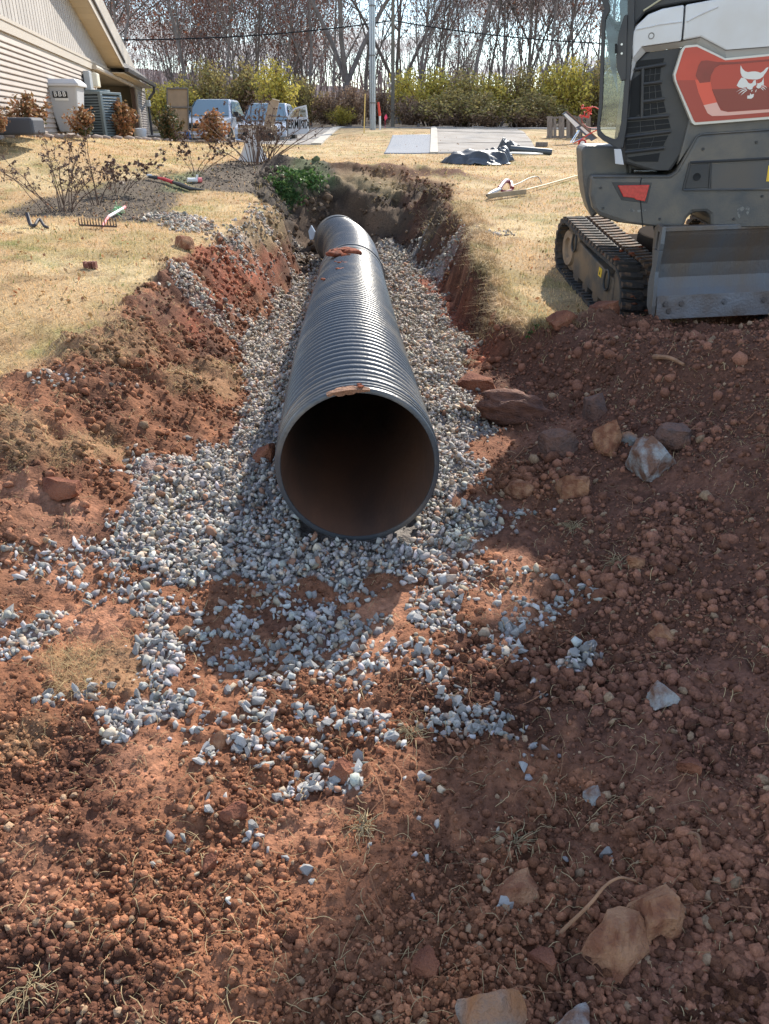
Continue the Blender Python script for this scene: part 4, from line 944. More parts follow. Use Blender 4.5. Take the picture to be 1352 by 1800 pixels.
# louvred black side cowl
cowl = [(1109, 140), (1118, 110), (1136, 92), (1200, 83), (1216, 90), (1210, 130), (1220, 215), (1222, 240), (1180, 300), (1140, 300), (1098, 288), (1096, 215)]
slab('side_cowl', cowl, .05, .6, blk, .02)
opens = [[(1120, 107), (1168, 102), (1166, 109), (1118, 118)], [(1134, 121), (1162, 118), (1160, 140), (1133, 144)], [(1132, 153), (1161, 149), (1164, 170), (1131, 175)], [(1131, 183), (1167, 179), (1171, 197), (1130, 204)], [(1101, 215), (1175, 209), (1179, 225), (1100, 235)], [(1101, 247), (1175, 238), (1166, 256), (1101, 262)], [(1102, 277), (1160, 269), (1157, 284), (1116, 284)]]
for o_pts in opens: slab('louvre_opening', o_pts, .044, .008, blk2, 0)
slab('window_opening', [(1112, 140), (1128, 128), (1126, 200), (1106, 210)], .044, .008, blk2, 0)
for a, b in (((1116, 122), (1170, 113)), ((1130, 148), (1163, 144)), ((1129, 179), (1168, 174)), ((1098, 210), (1176, 203)), ((1098, 241), (1179, 231)), ((1099, 268), (1168, 260)), ((1130, 118), (1128, 208))):
    mb = MB(); mb.tube([U(*a, .036), U(*b, .036)], .012, 8); px_(mb.build('louvre_bar', blk, smooth=True))
for o_pts in opens[1:6]:
    (ax, ay), (bx1, by1), (cx, cy), (dx, dy) = o_pts; mb = MB()
    for f in (.33, .66): mb.tube([U(ax + (bx1 - ax) * f, ay + (by1 - ay) * f, .042), U(dx + (cx - dx) * f, dy + (cy - dy) * f, .042)], .0025, 4)
    mb.tube([U((ax + dx) / 2, (ay + dy) / 2, .042), U((bx1 + cx) / 2, (by1 + cy) / 2, .042)], .0025, 4); px_(mb.build('louvre_mesh', blk))
# white cowl in two panels with a chamfer that turns under
la = [(1129, 83), (1199, 73), (1232, 66), (1275, 89), (1440, 76)]; lb = [(1135, 92), (1199, 83), (1224, 78), (1277, 103), (1440, 89)]
slab('white_cowl', [(1110, 62), (1119, 45), (1140, 25), (1165, 15), (1203, 8), (1201, 40), (1198, 72), (1129, 82), (1112, 104)], -.01, .75, whit, .03)
slab('white_cowl', [(1206, 8), (1260, -2), (1440, -22), (1440, 75), (1275, 88), (1232, 65), (1201, 71), (1204, 40)], -.01, .75, whit, .03)
mb = MB(); A_ = [U(x, y, -.004) for x, y in la]; B_ = [U(x, y, .06) for x, y in lb]; D_ = [p + un * .05 for p in A_]
n = len(la); mb.add(A_ + B_ + D_, [(k, k + 1, n + k + 1, n + k) for k in range(n - 1)] + [(n + k, n + k + 1, 2 * n + k + 1, 2 * n + k) for k in range(n - 1)]); px_(mb.build('cowl_chamfer', whit))
mb = MB(); P_ = [U(1112, 104, .0), U(1129, 82, .0), U(1135, 92, .05), U(1118, 110, .05), U(1109, 142, .05), U(1108, 138, .0)]; mb.add(P_, [(0, 1, 2, 3), (0, 3, 4, 5)]); px_(mb.build('cowl_chamfer', whit))
mb = MB(); M = Matrix.Translation(U(1145, 63, -.012)) @ un.to_track_quat('Z', 'Y').to_matrix().to_4x4(); mb.lathe([(0, .006), (.010, .006), (.016, 0), (.021, 0)], 18, M); px_(mb.build('cowl_bolt', mat('bolt_grey', (.2, .19, .17), .5), smooth=True))
border('cowl_crease', [(1119, 52), (1160, 43), (1199, 38)], .005, -.012, whit, closed=False); border('cowl_crease', [(1207, 38), (1230, 26), (1262, 12)], .006, -.012, whit, closed=False)
# decal: cream edge, red field, darker channel, inner field, cat head
cr_o = [(1184, 131), (1198, 87), (1204, 80), (1226, 78), (1275, 102), (1440, 86), (1440, 203), (1221, 220), (1216, 216), (1186, 142)]
dec = px_(slab('decal_panel', cr_o, -.006, .30, cream, .003))
def flat(name, pts, d, m, smooth_=False): o = slab(name, pts, d, .0016, m, 0); return o
flat('decal_field', [(1188, 132), (1201, 91), (1205, 84), (1225, 82), (1275, 106), (1440, 90), (1440, 198), (1223, 215), (1220, 212), (1189, 140)], -.0085, redp)
flat('decal_field', [(1189.5, 141), (1440, 141), (1440, 198), (1223, 215), (1220, 212), (1191, 146)], -.0092, mat('decal_lower_red', (.37, .043, .024), .35))
flat('decal_channel', [(1223, 133), (1228, 115), (1233, 107), (1243, 106), (1262, 109), (1290, 109), (1440, 97), (1440, 100), (1290, 113), (1266, 114), (1256, 120), (1249, 135), (1249, 144), (1230, 146)], -.0105, redd)
flat('decal_channel', [(1222, 140), (1250, 140), (1252, 158), (1262, 184), (1239, 189), (1228, 163)], -.0100, redb)
flat('decal_channel', [(1237, 185), (1260, 180), (1267, 194), (1280, 197), (1440, 186), (1440, 190), (1280, 203), (1252, 204), (1244, 199)], -.0105, pink)
flat('decal_inner_field', [(1250, 146), (1250, 132), (1257, 120), (1266, 115), (1290, 114), (1440, 101), (1440, 185), (1290, 195), (1272, 195), (1264, 186), (1252, 156)], -.0118, mat('decal_inner_red', (.46, .052, .027), .35))
flat('decal_inner_field', [(1252, 157), (1440, 150), (1440, 185), (1290, 195), (1272, 195), (1264, 186)], -.0126, mat('decal_inner_low', (.24, .035, .02), .35))
# cat head, drawn from the panel (zoom 7.86x, origin 1180,60)
def zz2(pts): return [(1180 + a / 7.86, 60 + b / 7.86) for a, b in pts]
headm = mat('white_emblem', (.74, .72, .66), .4)
flat('cat_head', zz2([(960, 430), (985, 480), (1020, 512), (1060, 525), (1110, 517), (1160, 515), (1200, 522), (1232, 535), (1275, 510), (1310, 470), (1345, 452), (1340, 475), (1315, 520), (1285, 560), (1272, 585), (1230, 615), (1180, 628), (1120, 625), (1060, 622), (1010, 608), (975, 580), (960, 540), (955, 490)]), -.0140, headm)
flat('cat_cheek', zz2([(1005, 605), (1040, 630), (1060, 668), (1090, 684), (1118, 678), (1140, 640), (1168, 632), (1175, 700), (1150, 712), (1130, 730), (1120, 760), (1085, 766), (1055, 755), (1040, 730), (985, 745), (935, 735), (905, 710), (935, 650), (970, 600)]), -.0140, headm)
flat('cat_cheek', zz2([(1188, 640), (1190, 680), (1215, 678), (1250, 660), (1268, 625), (1275, 595), (1280, 700), (1250, 705), (1240, 735), (1210, 752), (1185, 745), (1175, 725), (1190, 700)]), -.0140, headm)
flat('cat_chin', zz2([(1095, 815), (1105, 835), (1145, 825), (1135, 870), (1105, 893), (1050, 890), (1052, 850), (1085, 845)]), -.0140, headm)
for w_pts in ([(1030, 742), (960, 760), (895, 800), (960, 768), (1035, 750)], [(1040, 755), (975, 780), (922, 830), (985, 790), (1042, 765)], [(1045, 768), (1000, 800), (958, 850), (1010, 808), (1050, 778)],
              [(1262, 705), (1300, 715), (1328, 748), (1295, 725), (1258, 715)], [(1252, 722), (1285, 740), (1310, 770), (1280, 752), (1250, 732)], [(1240, 740), (1262, 752), (1280, 780), (1256, 764), (1236, 748)],
              [(1110, 770), (1128, 775), (1108, 800), (1104, 790)], [(1168, 775), (1185, 760), (1170, 800), (1158, 802)]):
    flat('cat_whisker', zz2(w_pts), -.0140, headm)
# upper deck, cab, door
slab('deck_cover', [(1108, -30), (1440, -60), (1440, -24), (1258, -4), (1200, 5), (1160, 12), (1135, 22), (1112, 50)], .04, .8, blk, .02)
mb = MB(); mb.tube([U(1131, 19, .02), U(1160, 0, .02), U(1172, -9, .02)], .006, 6); px_(mb.build('window_trim', mat('yellowed_seal', (.5, .46, .30), .5)))
cab = empty('cab'); cab.parent = exc; cab.matrix_parent_inverse = Matrix.Translation(-EXO); cab.location = (0, 0, 0)
def cb(name, pts, r, m=blk):
    mb = MB(); mb.tube(pts, r, 8); o = mb.build(name, m, smooth=True); o.parent = cab; o.location = (0, 0, 0); return o
c0 = U(1113, 255, .35); zt = 2.62
cor = [c0, c0 + un * 1.25, c0 + un * 1.25 + ur * .95, c0 + ur * .95]
for p in cor: cb('cab_pillar', [Vector((p.x, p.y, 1.25)), Vector((p.x, p.y, zt))], .035)
mb = MB(); mb.prism([Vector((p.x, p.y, zt)) for p in cor], (0, 0, .09)); o = mb.build('cab_roof', whit, bevel=.03); o.parent = cab
mb = MB(); mb.prism([Vector((p.x, p.y, 1.2)) for p in cor], (0, 0, .05)); o = mb.build('cab_floor', blk); o.parent = cab
sc_ = (cor[0] + cor[2]) / 2; mb = MB(); mb.box((sc_.x, sc_.y, 1.55), (.5, .5, .14)); mb.box((sc_.x + .05, sc_.y - .25, 1.95), (.48, .12, .7)); o = mb.build('operator_seat', blk, bevel=.04); o.parent = cab
mb = MB(); a_, b_ = cor[0], cor[1]; mb.prism([Vector((a_.x, a_.y + .04, 1.5)), Vector((b_.x, b_.y, 1.5)), Vector((b_.x, b_.y, zt)), Vector((a_.x, a_.y + .04, zt))], ur * .006); o = mb.build('side_window', glass); o.parent = cab
# the open door, swung back beside the body
DA = math.radians(-22); dr = Vector((math.cos(DA), math.sin(DA), 0)); dn = Vector((-math.sin(DA), math.cos(DA), 0)); DP = atY(1098, 250, 6.22)
def Dd(x, y, d=0): return hit(x, y, DP + dn * d, dn)
door = empty('open_door'); door.parent = exc; door.matrix_parent_inverse = Matrix.Translation(-EXO)
outer = [(1056, -60), (1056, -2), (1063, 17), (1058, 28), (1053, 180), (1049, 225), (1050, 238), (1060, 247), (1088, 262), (1095, 260), (1101, 225), (1107, 140), (1115, 40), (1116, -60)]
inner = [(1066, -55), (1069, 0), (1073, 17), (1064, 34), (1059, 180), (1054, 222), (1055, 230), (1063, 238), (1080, 245), (1086, 241), (1092, 215), (1098, 140), (1103, 40), (1104, -55)]
mb = MB(); n = len(outer); fr = [Dd(x, y) for x, y in outer] + [Dd(x, y) for x, y in inner]; bk = [p + dn * .045 for p in fr]
fs = []
for k in range(n):
    j = (k + 1) % n; fs += [(k, j, n + j, n + k), (2 * n + k, 2 * n + j, 3 * n + j, 3 * n + k), (k, j, 2 * n + j, 2 * n + k), (n + k, n + j, 3 * n + j, 3 * n + k)]
mb.add(fr + bk, fs); o = mb.build('door_frame', blk, bevel=.004); o.parent = door
mb = MB(); mb.prism([Dd(x, y, .02) for x, y in inner], dn * .005); o = mb.build('door_glass', glass); o.parent = door
mb = MB(); mb.prism([Dd(x, y, -.012) for x, y in [(1087, 60), (1097, 28), (1103, 25), (1100, 140), (1092, 142), (1084, 120), (1083, 98)]], dn * .03); o = mb.build('latch_bracket', blk, bevel=.003); o.parent = door
mb = MB(); mb.tube([Dd(1083, 77, -.03), Dd(1083, 94, -.03)], .008, 8); o2 = mb.build('latch_handle', blk2, smooth=True); o2.parent = door
for yy in (78, 94):
    mb = MB(); M = Matrix.Translation(Dd(1093, yy, -.014)) @ dn.to_track_quat('Z', 'Y').to_matrix().to_4x4(); mb.lathe([(0, -.003), (.007, -.003), (.008, .002)], 12, M); o2 = mb.build('latch_bolt', mat('zinc', (.5, .5, .48), .3, metal=.8), smooth=True); o2.parent = door
mb = MB(); mb.prism([Dd(x, y, .03) for x, y in [(1081, 38), (1092, 37), (1091, 50), (1080, 51)]], dn * .03); o = mb.build('inner_handle', blk, bevel=.004); o.parent = door
mb = MB(); mb.prism([Dd(x, y, .06) for x, y in [(1062, 28), (1070, 22), (1092, 44), (1096, 60), (1082, 95), (1086, 165), (1074, 120), (1066, 60)]], dn * .01); o = mb.build('lilac_reflection', mat('lilac_reflection_tone', (.34, .33, .38), .5)); o.parent = door  # lilac reflection of the upper door glass, painted as a thin panel behind it
mb = MB(); mb.prism([Dd(x, y, .03) for x, y in [(1058, 17), (1066, 17), (1098, 62), (1094, 66)]], dn * .02); o = mb.build('door_brace', blk); o.parent = door
slab('hinge_post', [(1080, 262), (1092, 262), (1097, 290), (1082, 288)], -.03, .03, mat('pale_grey_bracket', (.55, .56, .58), .5), .003)
# boom, folded up beyond the body (above the picture)
mb = MB(); b0 = U(1330, 240, 1.2); mb.prism([b0 + Vector(v) for v in ((0, 0, 0), (.2, 0, -.3), (1.2, .3, 1.1), (1.9, .6, 1.9), (1.75, .55, 2.1), (.8, .2, 1.6))], Vector((-.05, .24, 0))); px_(mb.build('boom', whit, bevel=.02))

# small fittings: seams, bolts, hoses, caked mud
border('panel_seam', [(1130, 399), (1124, 330), (1128, 312)], .004, -.001, blk2, closed=False)
for x, y in ((1056, 330), (1060, 366), (1160, 385), (1290, 385), (1340, 345), (1236, 262), (1330, 250)):
    mb = MB(); M = Matrix.Translation(U(x, y, -.005)) @ un.to_track_quat('Z', 'Y').to_matrix().to_4x4(); mb.lathe([(0, -.003), (.008, -.003), (.010, .0), (.010, .006)], 8, M); px_(mb.build('panel_bolt', blk, smooth=True))
chalk = mat('scuffed_paint', (.20, .20, .185), .85, col2=(.10, .10, .098), scale=50, fac=(.45, .55))
for pts in ([(1106, 368), (1112, 366), (1116, 371), (1110, 373)], [(1120, 370), (1128, 367), (1136, 369), (1130, 373), (1121, 373)], [(1296, 368), (1306, 363), (1309, 366), (1305, 372), (1300, 384), (1297, 380)], [(1312, 362), (1318, 364), (1316, 380), (1310, 372)]):
    slab('paint_scuff', pts, -.0015, .001, chalk, 0)
for k in range(3):
    mb = MB(); mb.tube(spline([U(1150 + k * 9, 392, .5), U(1152 + k * 10, 405, .42), U(1160 + k * 11, 412, .5), U(1175 + k * 12, 404, .6)], 5), .012, 7); px_(mb.build('hydraulic_hose', blk, smooth=True))
rm = random.Random(17)
for k in range(26):
    yy = YA - .22 + rm.random() * .55; p = TM @ Vector((rm.uniform(.02, TW + .05), yy if rm.random() < .7 else rm.uniform(.3, 1.6), R0 + ZA + .03 + rm.uniform(-.02, .01)))
    if yy < YA - .05: p = TM @ Vector((rm.uniform(0, TW), YA - R0 * .99 - .02, rm.uniform(.12, .42)))
    v, f = clod_big[k % len(clod_big)]; o = fastmesh('caked_mud', v * rm.uniform(.010, .026) * np.array([1.4, 1, .6]), f, redm if k % 5 == 0 else brnm, smooth=True); o.location = p; px_(o)
# ------------------------------------------------------------------ house on the left
HD = Vector((-.174, .985, 0)).normalized(); HN = Vector((HD.y, -HD.x, 0)); HP = Vector((-.3067 * 35, 39.0, 0))
def hs(px, off=0):      # distance along the wall that is seen in this column of the photo
    p = hit(px, 228, HP + HN * off, HN); return (p - HP).dot(HD)
def hw(s, z, off=0): p = HP + HD * s + HN * off; return Vector((p.x, p.y, z))
house = empty('house', hw(0, 1.3), label='beige sided house with a gable and an open garage on the left', cat='house')
def hp_(mb, name, m, **k):
    o = mb.build(name, m, **k); o.parent = house; o.matrix_parent_inverse = Matrix.Translation(-house.location); return o
sidm = mat('beige_lap_siding', (.37, .315, .275), .7, var=.10, scale=3, objrand=.04)
vsm = mat('pale_vertical_siding', (.42, .39, .36), .7, var=.08, scale=3, objrand=.05)
trm = mat('cream_trim', (.46, .41, .35), .6); sofm = mat('tan_soffit', (.58, .49, .36), .7, objrand=.05); gutm = mat('dark_gutter', (.05, .045, .045), .5)
shin = mat('grey_shingle', (.22, .205, .19), .95, col2=(.14, .13, .125), scale=14); dkm = mat('garage_wall_grey', (.35, .32, .28), .9)  # one even warm grey for the inside of the garage
S0, S1, S2, S3 = hs(-70), hs(179), hs(247), hs(262)
ZT, ZO = 3.30, 3.17; LAP = .094; zb = 1.22; nl = int((ZO - zb) / LAP)
mb = MB(); mb.prism([hw(S0, .6, -.02), hw(S1, .6, -.02), hw(S1, ZT, -.02), hw(S0, ZT, -.02)], HN * -.2)
mb.prism([hw(S2, .6, -.02), hw(S3, .6, -.02), hw(S3, ZT, -.02), hw(S2, ZT, -.02)], HN * -.2)
mb.prism([hw(S0, ZT, -.02), hw(S3, ZT, -.02), hw(S3, 3.5, -.02), hw(S0, 3.5 + .19 * (S3 - S0), -.02)], HN * -.2)
mb.prism([hw(S3, .6, -.03), hw(S3, 3.4, -.03), hw(S3, 6.4, -3.4), hw(S3, .6, -3.4)], HD * -.15)
hp_(mb, 'wall', trm)
for k in range(nl):
    z = zb + k * LAP
    for a, b in ((S0, S1 - .12), (S2 + .55, S3 - .12)):
        mb = MB(); mb.prism([hw(a, z, -.019), hw(a, z, .022), hw(a, z + .012, .024), hw(a, z + LAP + .004, -.004), hw(a, z + LAP + .004, -.019)], HD * (b - a)); hp_(mb, 'lap_siding', sidm)
def rk(s): return 3.42 + .195 * (hs(233, .5) - s)            # rake height along the wall
B_ = .27; s = S0
while s < hs(214):
    zt = rk(s + B_ / 2) - .05
    if zt > ZT + .15:
        mb = MB(); mb.prism([hw(s + .012, ZT + .10, .0), hw(s + B_ - .035, ZT + .10, .0), hw(s + B_ - .035, rk(s + B_) - .02, .0), hw(s + .012, rk(s) - .02, .0)], HN * .022); hp_(mb, 'vertical_board', vsm)
    s += B_
mb = MB(); mb.prism([hw(S0, ZO, -.01), hw(S0, ZT + .10, -.01), hw(S0, ZT + .10, .05), hw(S0, ZT + .04, .05), hw(S0, ZT + .03, .032), hw(S0, ZO, .032)], HD * (S3 - S0)); hp_(mb, 'band_board', trm)
for a, b in ((S1 - .12, S1), (S2, S2 + .12), (S2 + .40, S2 + .52), (S3 - .12, S3 + .02)):
    mb = MB(); mb.prism([hw(a, .8, -.01), hw(b, .8, -.01), hw(b, ZO - .002, -.01), hw(a, ZO - .002, -.01)], HN * .045); hp_(mb, 'corner_board', trm)
# soffit under the rake in panels, fascia, roof edge
sE = hs(233, .5); s = S0
while s < sE:
    e = min(s + .42, sE); mb = MB(); mb.prism([hw(s + .01, rk(s), -.02), hw(e - .01, rk(e), -.02), hw(e - .01, rk(e), .47), hw(s + .01, rk(s), .47)], (0, 0, .02)); hp_(mb, 'soffit_panel', sofm); s += .42
mb = MB(); mb.prism([hw(S0, rk(S0) - .03, .47), hw(sE, rk(sE) - .03, .47), hw(sE, rk(sE) + .17, .47), hw(S0, rk(S0) + .17, .47)], HN * .03); hp_(mb, 'fascia', trm)
mb = MB(); mb.prism([hw(S0, rk(S0) + .172, .55), hw(sE + .1, rk(sE + .1) + .172, .55), hw(sE + .1, rk(sE + .1) + .172, -6), hw(S0, rk(S0) + .172, -6)], (0, 0, .06)); hp_(mb, 'gable_roof', gutm)
sF = hs(278, .5)
for k in range(14):
    f0, f1 = k / 14, (k + 1) / 14; D_ = 3.4; mb = MB()
    a0, a1 = .52 - D_ * f0, .52 - D_ * f1; z0, z1 = 3.42 + .85 * D_ * f0, 3.42 + .85 * D_ * f1
    mb.prism([hw(sE - .2, z0, a0), hw(sE - .2, z0 + .03, a0), hw(sE - .2, z1 + .012, a1), hw(sE - .2, z1 - .02, a1)], HD * (sF - sE + .2)); hp_(mb, 'shingle_course', shin)
mb = MB(); mb.prism([hw(sE - .25, 3.30, .52), hw(sE - .25, 3.30, .64), hw(sE - .25, 3.42, .66), hw(sE - .25, 3.42, .52)], HD * (sF - sE + .25)); hp_(mb, 'gutter', gutm, bevel=.01)
mb = MB(); mb.prism([hw(sE - .3, 3.26, -.02), hw(sE - .3, 3.26, .5), hw(sE - .3, 3.29, .5), hw(sE - .3, 3.29, -.02)], HD * (sF - sE + .3)); hp_(mb, 'soffit_panel', sofm)
mb = MB(); mb.tube([hw(sF - .5, 3.30, .58), hw(sF - .5, 3.12, .56), hw(S3 + .35, 2.92, .14), hw(S3 + .2, 2.75, .09), hw(S3 + .2, .9, .09)], .055, 8); hp_(mb, 'downspout', gutm, smooth=True)
mb = MB(); mb.box((0, 0, 0), (.16, .16, .26), Matrix.Translation(hw(S3 - .02, 2.72, .12))); hp_(mb, 'wall_lamp', mat('lamp_glass', (.7, .7, .66), .3), bevel=.02)
# garage inside
gi = MB(); DG = -5.0
for poly in ([(S1 - 2, 1.2), (S2 + 1, 1.2), (S2 + 1, 3.25), (S1 - 2, 3.25)],): gi.prism([hw(a, z, DG) for a, z in poly], HN * -.1)
gi.prism([hw(S1 - 2, 1.2, -.25), hw(S1 - 2, 1.2, DG), hw(S1 - 2, 3.25, DG), hw(S1 - 2, 3.25, -.25)], HD * -.1); gi.prism([hw(S2 + 1, 1.2, -.25), hw(S2 + 1, 1.2, DG), hw(S2 + 1, 3.25, DG), hw(S2 + 1, 3.25, -.25)], HD * .1)
gi.prism([hw(S1 - 2, 3.25, -.25), hw(S2 + 1, 3.25, -.25), hw(S2 + 1, 3.25, DG), hw(S1 - 2, 3.25, DG)], (0, 0, .04)); gi.prism([hw(S1 - 2, 1.15, 0), hw(S2 + 1, 1.15, 0), hw(S2 + 1, 1.15, DG), hw(S1 - 2, 1.15, DG)], (0, 0, .04)); hp_(gi, 'garage_interior', dkm)
mb = MB(); mb.prism([hw(S2 - .12, 1.2, -.18), hw(S2 - .02, 1.2, -.18), hw(S2 - .02, 3.16, -.18), hw(S2 - .12, 3.16, -.18)], HN * .15); hp_(mb, 'door_track', mat('brown_jamb', (.12, .07, .05), .6))
mb = MB(); mb.tube([hw(S1 - .3, ZO + .06, .09), hw(S2 - 2, ZO + .02, .09)], .07, 8); hp_(mb, 'conduit', trm, smooth=True)
mb = MB(); mb.prism([hw(S0, .7, .0), hw(S1, .7, .0), hw(S1, 1.24, .0), hw(S0, 1.24, .0)], HN * .04); hp_(mb, 'foundation', mat('dark_foundation', (.07, .065, .065), .9))
# meter box with pipe
mt = empty('electric_meter', hw(hs(158), 2.3, .1), label='grey electric meter box and pipe on the siding beside the garage opening', cat='meter box')
gm = mat('meter_grey', (.42, .44, .46), .45, metal=.3); sm_ = hs(160)
def lp(mb, name, m, par, **k): o = mb.build(name, m, **k); o.parent = par; o.matrix_parent_inverse = Matrix.Translation(-par.location); return o
mb = MB(); mb.box((0, 0, 0), (.16, .42, .62), Matrix.Translation(hw(sm_, 2.72, .12)) @ Matrix.Rotation(math.atan2(HD.y, HD.x) - PI / 2, 4, 'Z')); lp(mb, 'meter_box', gm, mt, bevel=.02)
mb = MB(); mb.tube([hw(sm_, 2.42, .12), hw(sm_, 1.3, .12)], .045, 8); mb.tube([hw(sm_ - .25, 2.0, .10), hw(sm_ - .25, 1.3, .10)], .06, 8); lp(mb, 'meter_pipe', gm, mt, smooth=True)
mb = MB(); mb.box((0, 0, 0), (.2, .5, .34), Matrix.Translation(hw(hs(168), 2.86, .18)) @ Matrix.Rotation(math.atan2(HD.y, HD.x) - PI / 2, 4, 'Z')); lp(mb, 'flood_lamp', mat('lamp_white', (.7, .66, .55), .4), mt, bevel=.03)
# things in the garage
hose = empty('garden_hose', hw(hs(186), 1.3, -.5), label='black garden hose looped on a reel just inside the garage', cat='hose')
mb = MB(); c = hw(hs(184), 2.55, -.6); pts = []
for k in range(60): a = k / 59 * 5 * PI; r = .42 + .10 * math.sin(k * .7); pts.append(c + HD * (r * math.cos(a)) * 1.6 + Vector((0, 0, r * math.sin(a) * 1.25 - .25)) + HN * (.02 * k / 10))
mb.tube(pts, .028, 6); lp(mb, 'hose_coil', blk, hose, smooth=True)
mb = MB(); mb.lathe([(0, -.1), (.34, -.1), (.34, .1), (0, .1)], 20, Matrix.Translation(hw(hs(181), 2.75, -.5)) @ HN.to_track_quat('Z', 'Y').to_matrix().to_4x4()); lp(mb, 'hose_drum', blk, hose, smooth=True)
gb = empty('wheelie_bin', hw(hs(226), 1.3, -1.2), label='dark blue grey wheeled bin standing inside the garage', cat='bin')
mb = MB(); M = Matrix.Translation(hw(hs(226), 1.2, -1.0)) @ Matrix.Rotation(.3, 4, 'Z'); mb.prism([M @ Vector(v) for v in ((-.36, -.36, 0), (.36, -.36, 0), (.36, .36, 0), (-.36, .36, 0))], (0, 0, .1)); mb.add([M @ Vector(v) for v in [(-.36, -.36, .1), (.36, -.36, .1), (.36, .36, .1), (-.36, .36, .1), (-.46, -.46, 1.35), (.46, -.46, 1.35), (.46, .46, 1.35), (-.46, .46, 1.35)]], [(0, 1, 5, 4), (1, 2, 6, 5), (2, 3, 7, 6), (3, 0, 4, 7)]); lp(mb, 'bin_body', mat('bin_blue_grey', (.05, .065, .08), .5), gb)
mb = MB(); mb.box((0, 0, 1.4), (1.0, 1.0, .1), M); lp(mb, 'bin_lid', mat('bin_lid_dark', (.06, .075, .09), .5), gb, bevel=.03)
rk_ = empty('tool_rack', hw(hs(222), 2.6, -4), label='black wire rack hanging on the garage back wall', cat='rack')
for k in range(7):
    mb = MB(); p = hw(hs(212) + k * .35, 2.95, DG + .1); mb.tube([p, p - Vector((0, 0, .45))], .03, 5); lp(mb, 'rack_rod', blk, rk_)
mb = MB(); mb.tube([hw(hs(212) - .2, 2.95, DG + .1), hw(hs(212) + 2.4, 2.95, DG + .1)], .03, 5); mb.tube([hw(hs(212) - .2, 2.55, DG + .1), hw(hs(212) + 2.4, 2.55, DG + .1)], .03, 5); lp(mb, 'rack_rail', blk, rk_)

# ------------------------------------------------------------------ rubbish bin, condenser
def place(px, py, t): return atT(px, py, t)
BT = 17.0; bc = place(128, 236, BT); S = BT / 1350
bin_ = empty('rubbish_bin', bc, rz=.12, label='large pale grey wheeled rubbish bin standing against the siding', cat='bin')
bm_ = mat('bin_grey', (.47, .48, .50), .5, var=.08, scale=3)
mb = MB(); lo = [(-.20, -.26), (.20, -.26), (.20, .26), (-.20, .26)]; hi = [(-.37, -.36), (.32, -.36), (.32, .38), (-.37, .38)]; h0 = .04; h1 = .94
mb.add([(x, y, h0) for x, y in lo] + [(x, y, h1) for x, y in hi], [(0, 1, 5, 4), (1, 2, 6, 5), (2, 3, 7, 6), (3, 0, 4, 7), (0, 3, 2, 1), (4, 5, 6, 7)]); o = mb.build('bin_body', bm_, bevel=.03); o.parent = bin_
mb = MB(); mb.prism([(-.43, -.41, .92), (.37, -.41, .92), (.37, .43, .92), (-.43, .43, .92)], (0, 0, .05)); mb.add([(-.43, -.41, .97), (.37, -.41, .97), (.37, .43, .97), (-.43, .43, .97), (-.30, -.3, 1.06), (.28, -.3, 1.06), (.28, .3, 1.06), (-.3, .3, 1.06)], [(0, 1, 5, 4), (1, 2, 6, 5), (2, 3, 7, 6), (3, 0, 4, 7), (4, 5, 6, 7)]); o = mb.build('bin_lid', mat('bin_lid_grey', (.55, .56, .58), .45), bevel=.01); o.parent = bin_
for x in (-.25, .25):
    mb = MB(); mb.lathe([(0, 0), (.11, 0), (.11, .06), (0, .06)], 18, Matrix.Translation((x, .33, .11)) @ Matrix.Rotation(PI / 2, 4, 'Y')); o = mb.build('bin_wheel', blk, smooth=True); o.parent = bin_
def decal_plate(name, cx, cz, w, h, m, par, y, tilt=.11): mb = MB(); M = Matrix.Translation((cx, y, cz)) @ Matrix.Rotation(tilt, 4, 'X'); mb.box((0, 0, 0), (w, .004, h), M); o = mb.build(name, m); o.parent = par; return o
def text(name, body, size, m, par, loc, rot, ext=.002, xs=1.0, align='CENTER', shear=0):
    c = bpy.data.curves.new(name, 'FONT'); c.body = body; c.size = size; c.extrude = ext; c.align_x = align; c.align_y = 'CENTER'; c.shear = shear; c.offset = size * .018; c.materials.append(m)
    o = bpy.data.objects.new(name, c); C.objects.link(o); o.parent = par; o.location = loc; o.rotation_euler = rot; o.scale = (xs, 1, 1)
    me = bpy.data.meshes.new_from_object(o.evaluated_get(bpy.context.evaluated_depsgraph_get())); q = bpy.data.objects.new(name, me); C.objects.link(q); q.parent = par; q.location = loc; q.rotation_euler = rot; q.scale = (xs, 1, 1); bpy.data.objects.remove(o); q.name = name; return q
wh = mat('label_white', (.75, .75, .73), .5)
decal_plate('label_plate', -.05, .76, .30, .12, blk2, bin_, -.352)
for k, ch in enumerate('BBB'): text('label_letter', ch, .13, wh, bin_, (-.14 + .09 * k, -.362, .765), (PI / 2 + .0, 0, 0))
decal_plate('label_strip', -.03, .67, .28, .045, wh, bin_, -.340)
text('bin_number', '21', .10, wh, bin_, (.02, -.292, .22), (PI / 2, 0, 0))
AT = 20.0; ac = place(182, 243, AT)
acu = empty('air_conditioner', ac, rz=-.35, label='grey slatted air conditioning unit between two brown shrubs', cat='air conditioner')
am = mat('condenser_grey', (.17, .21, .22), .5, metal=.2); M0 = .40; Hh = 1.02
mb = MB(); mb.box((0, 0, .5), (.7, .7, .96)); o = mb.build('condenser_core', mat('core_dark', (.03, .035, .04), .8)); o.parent = acu
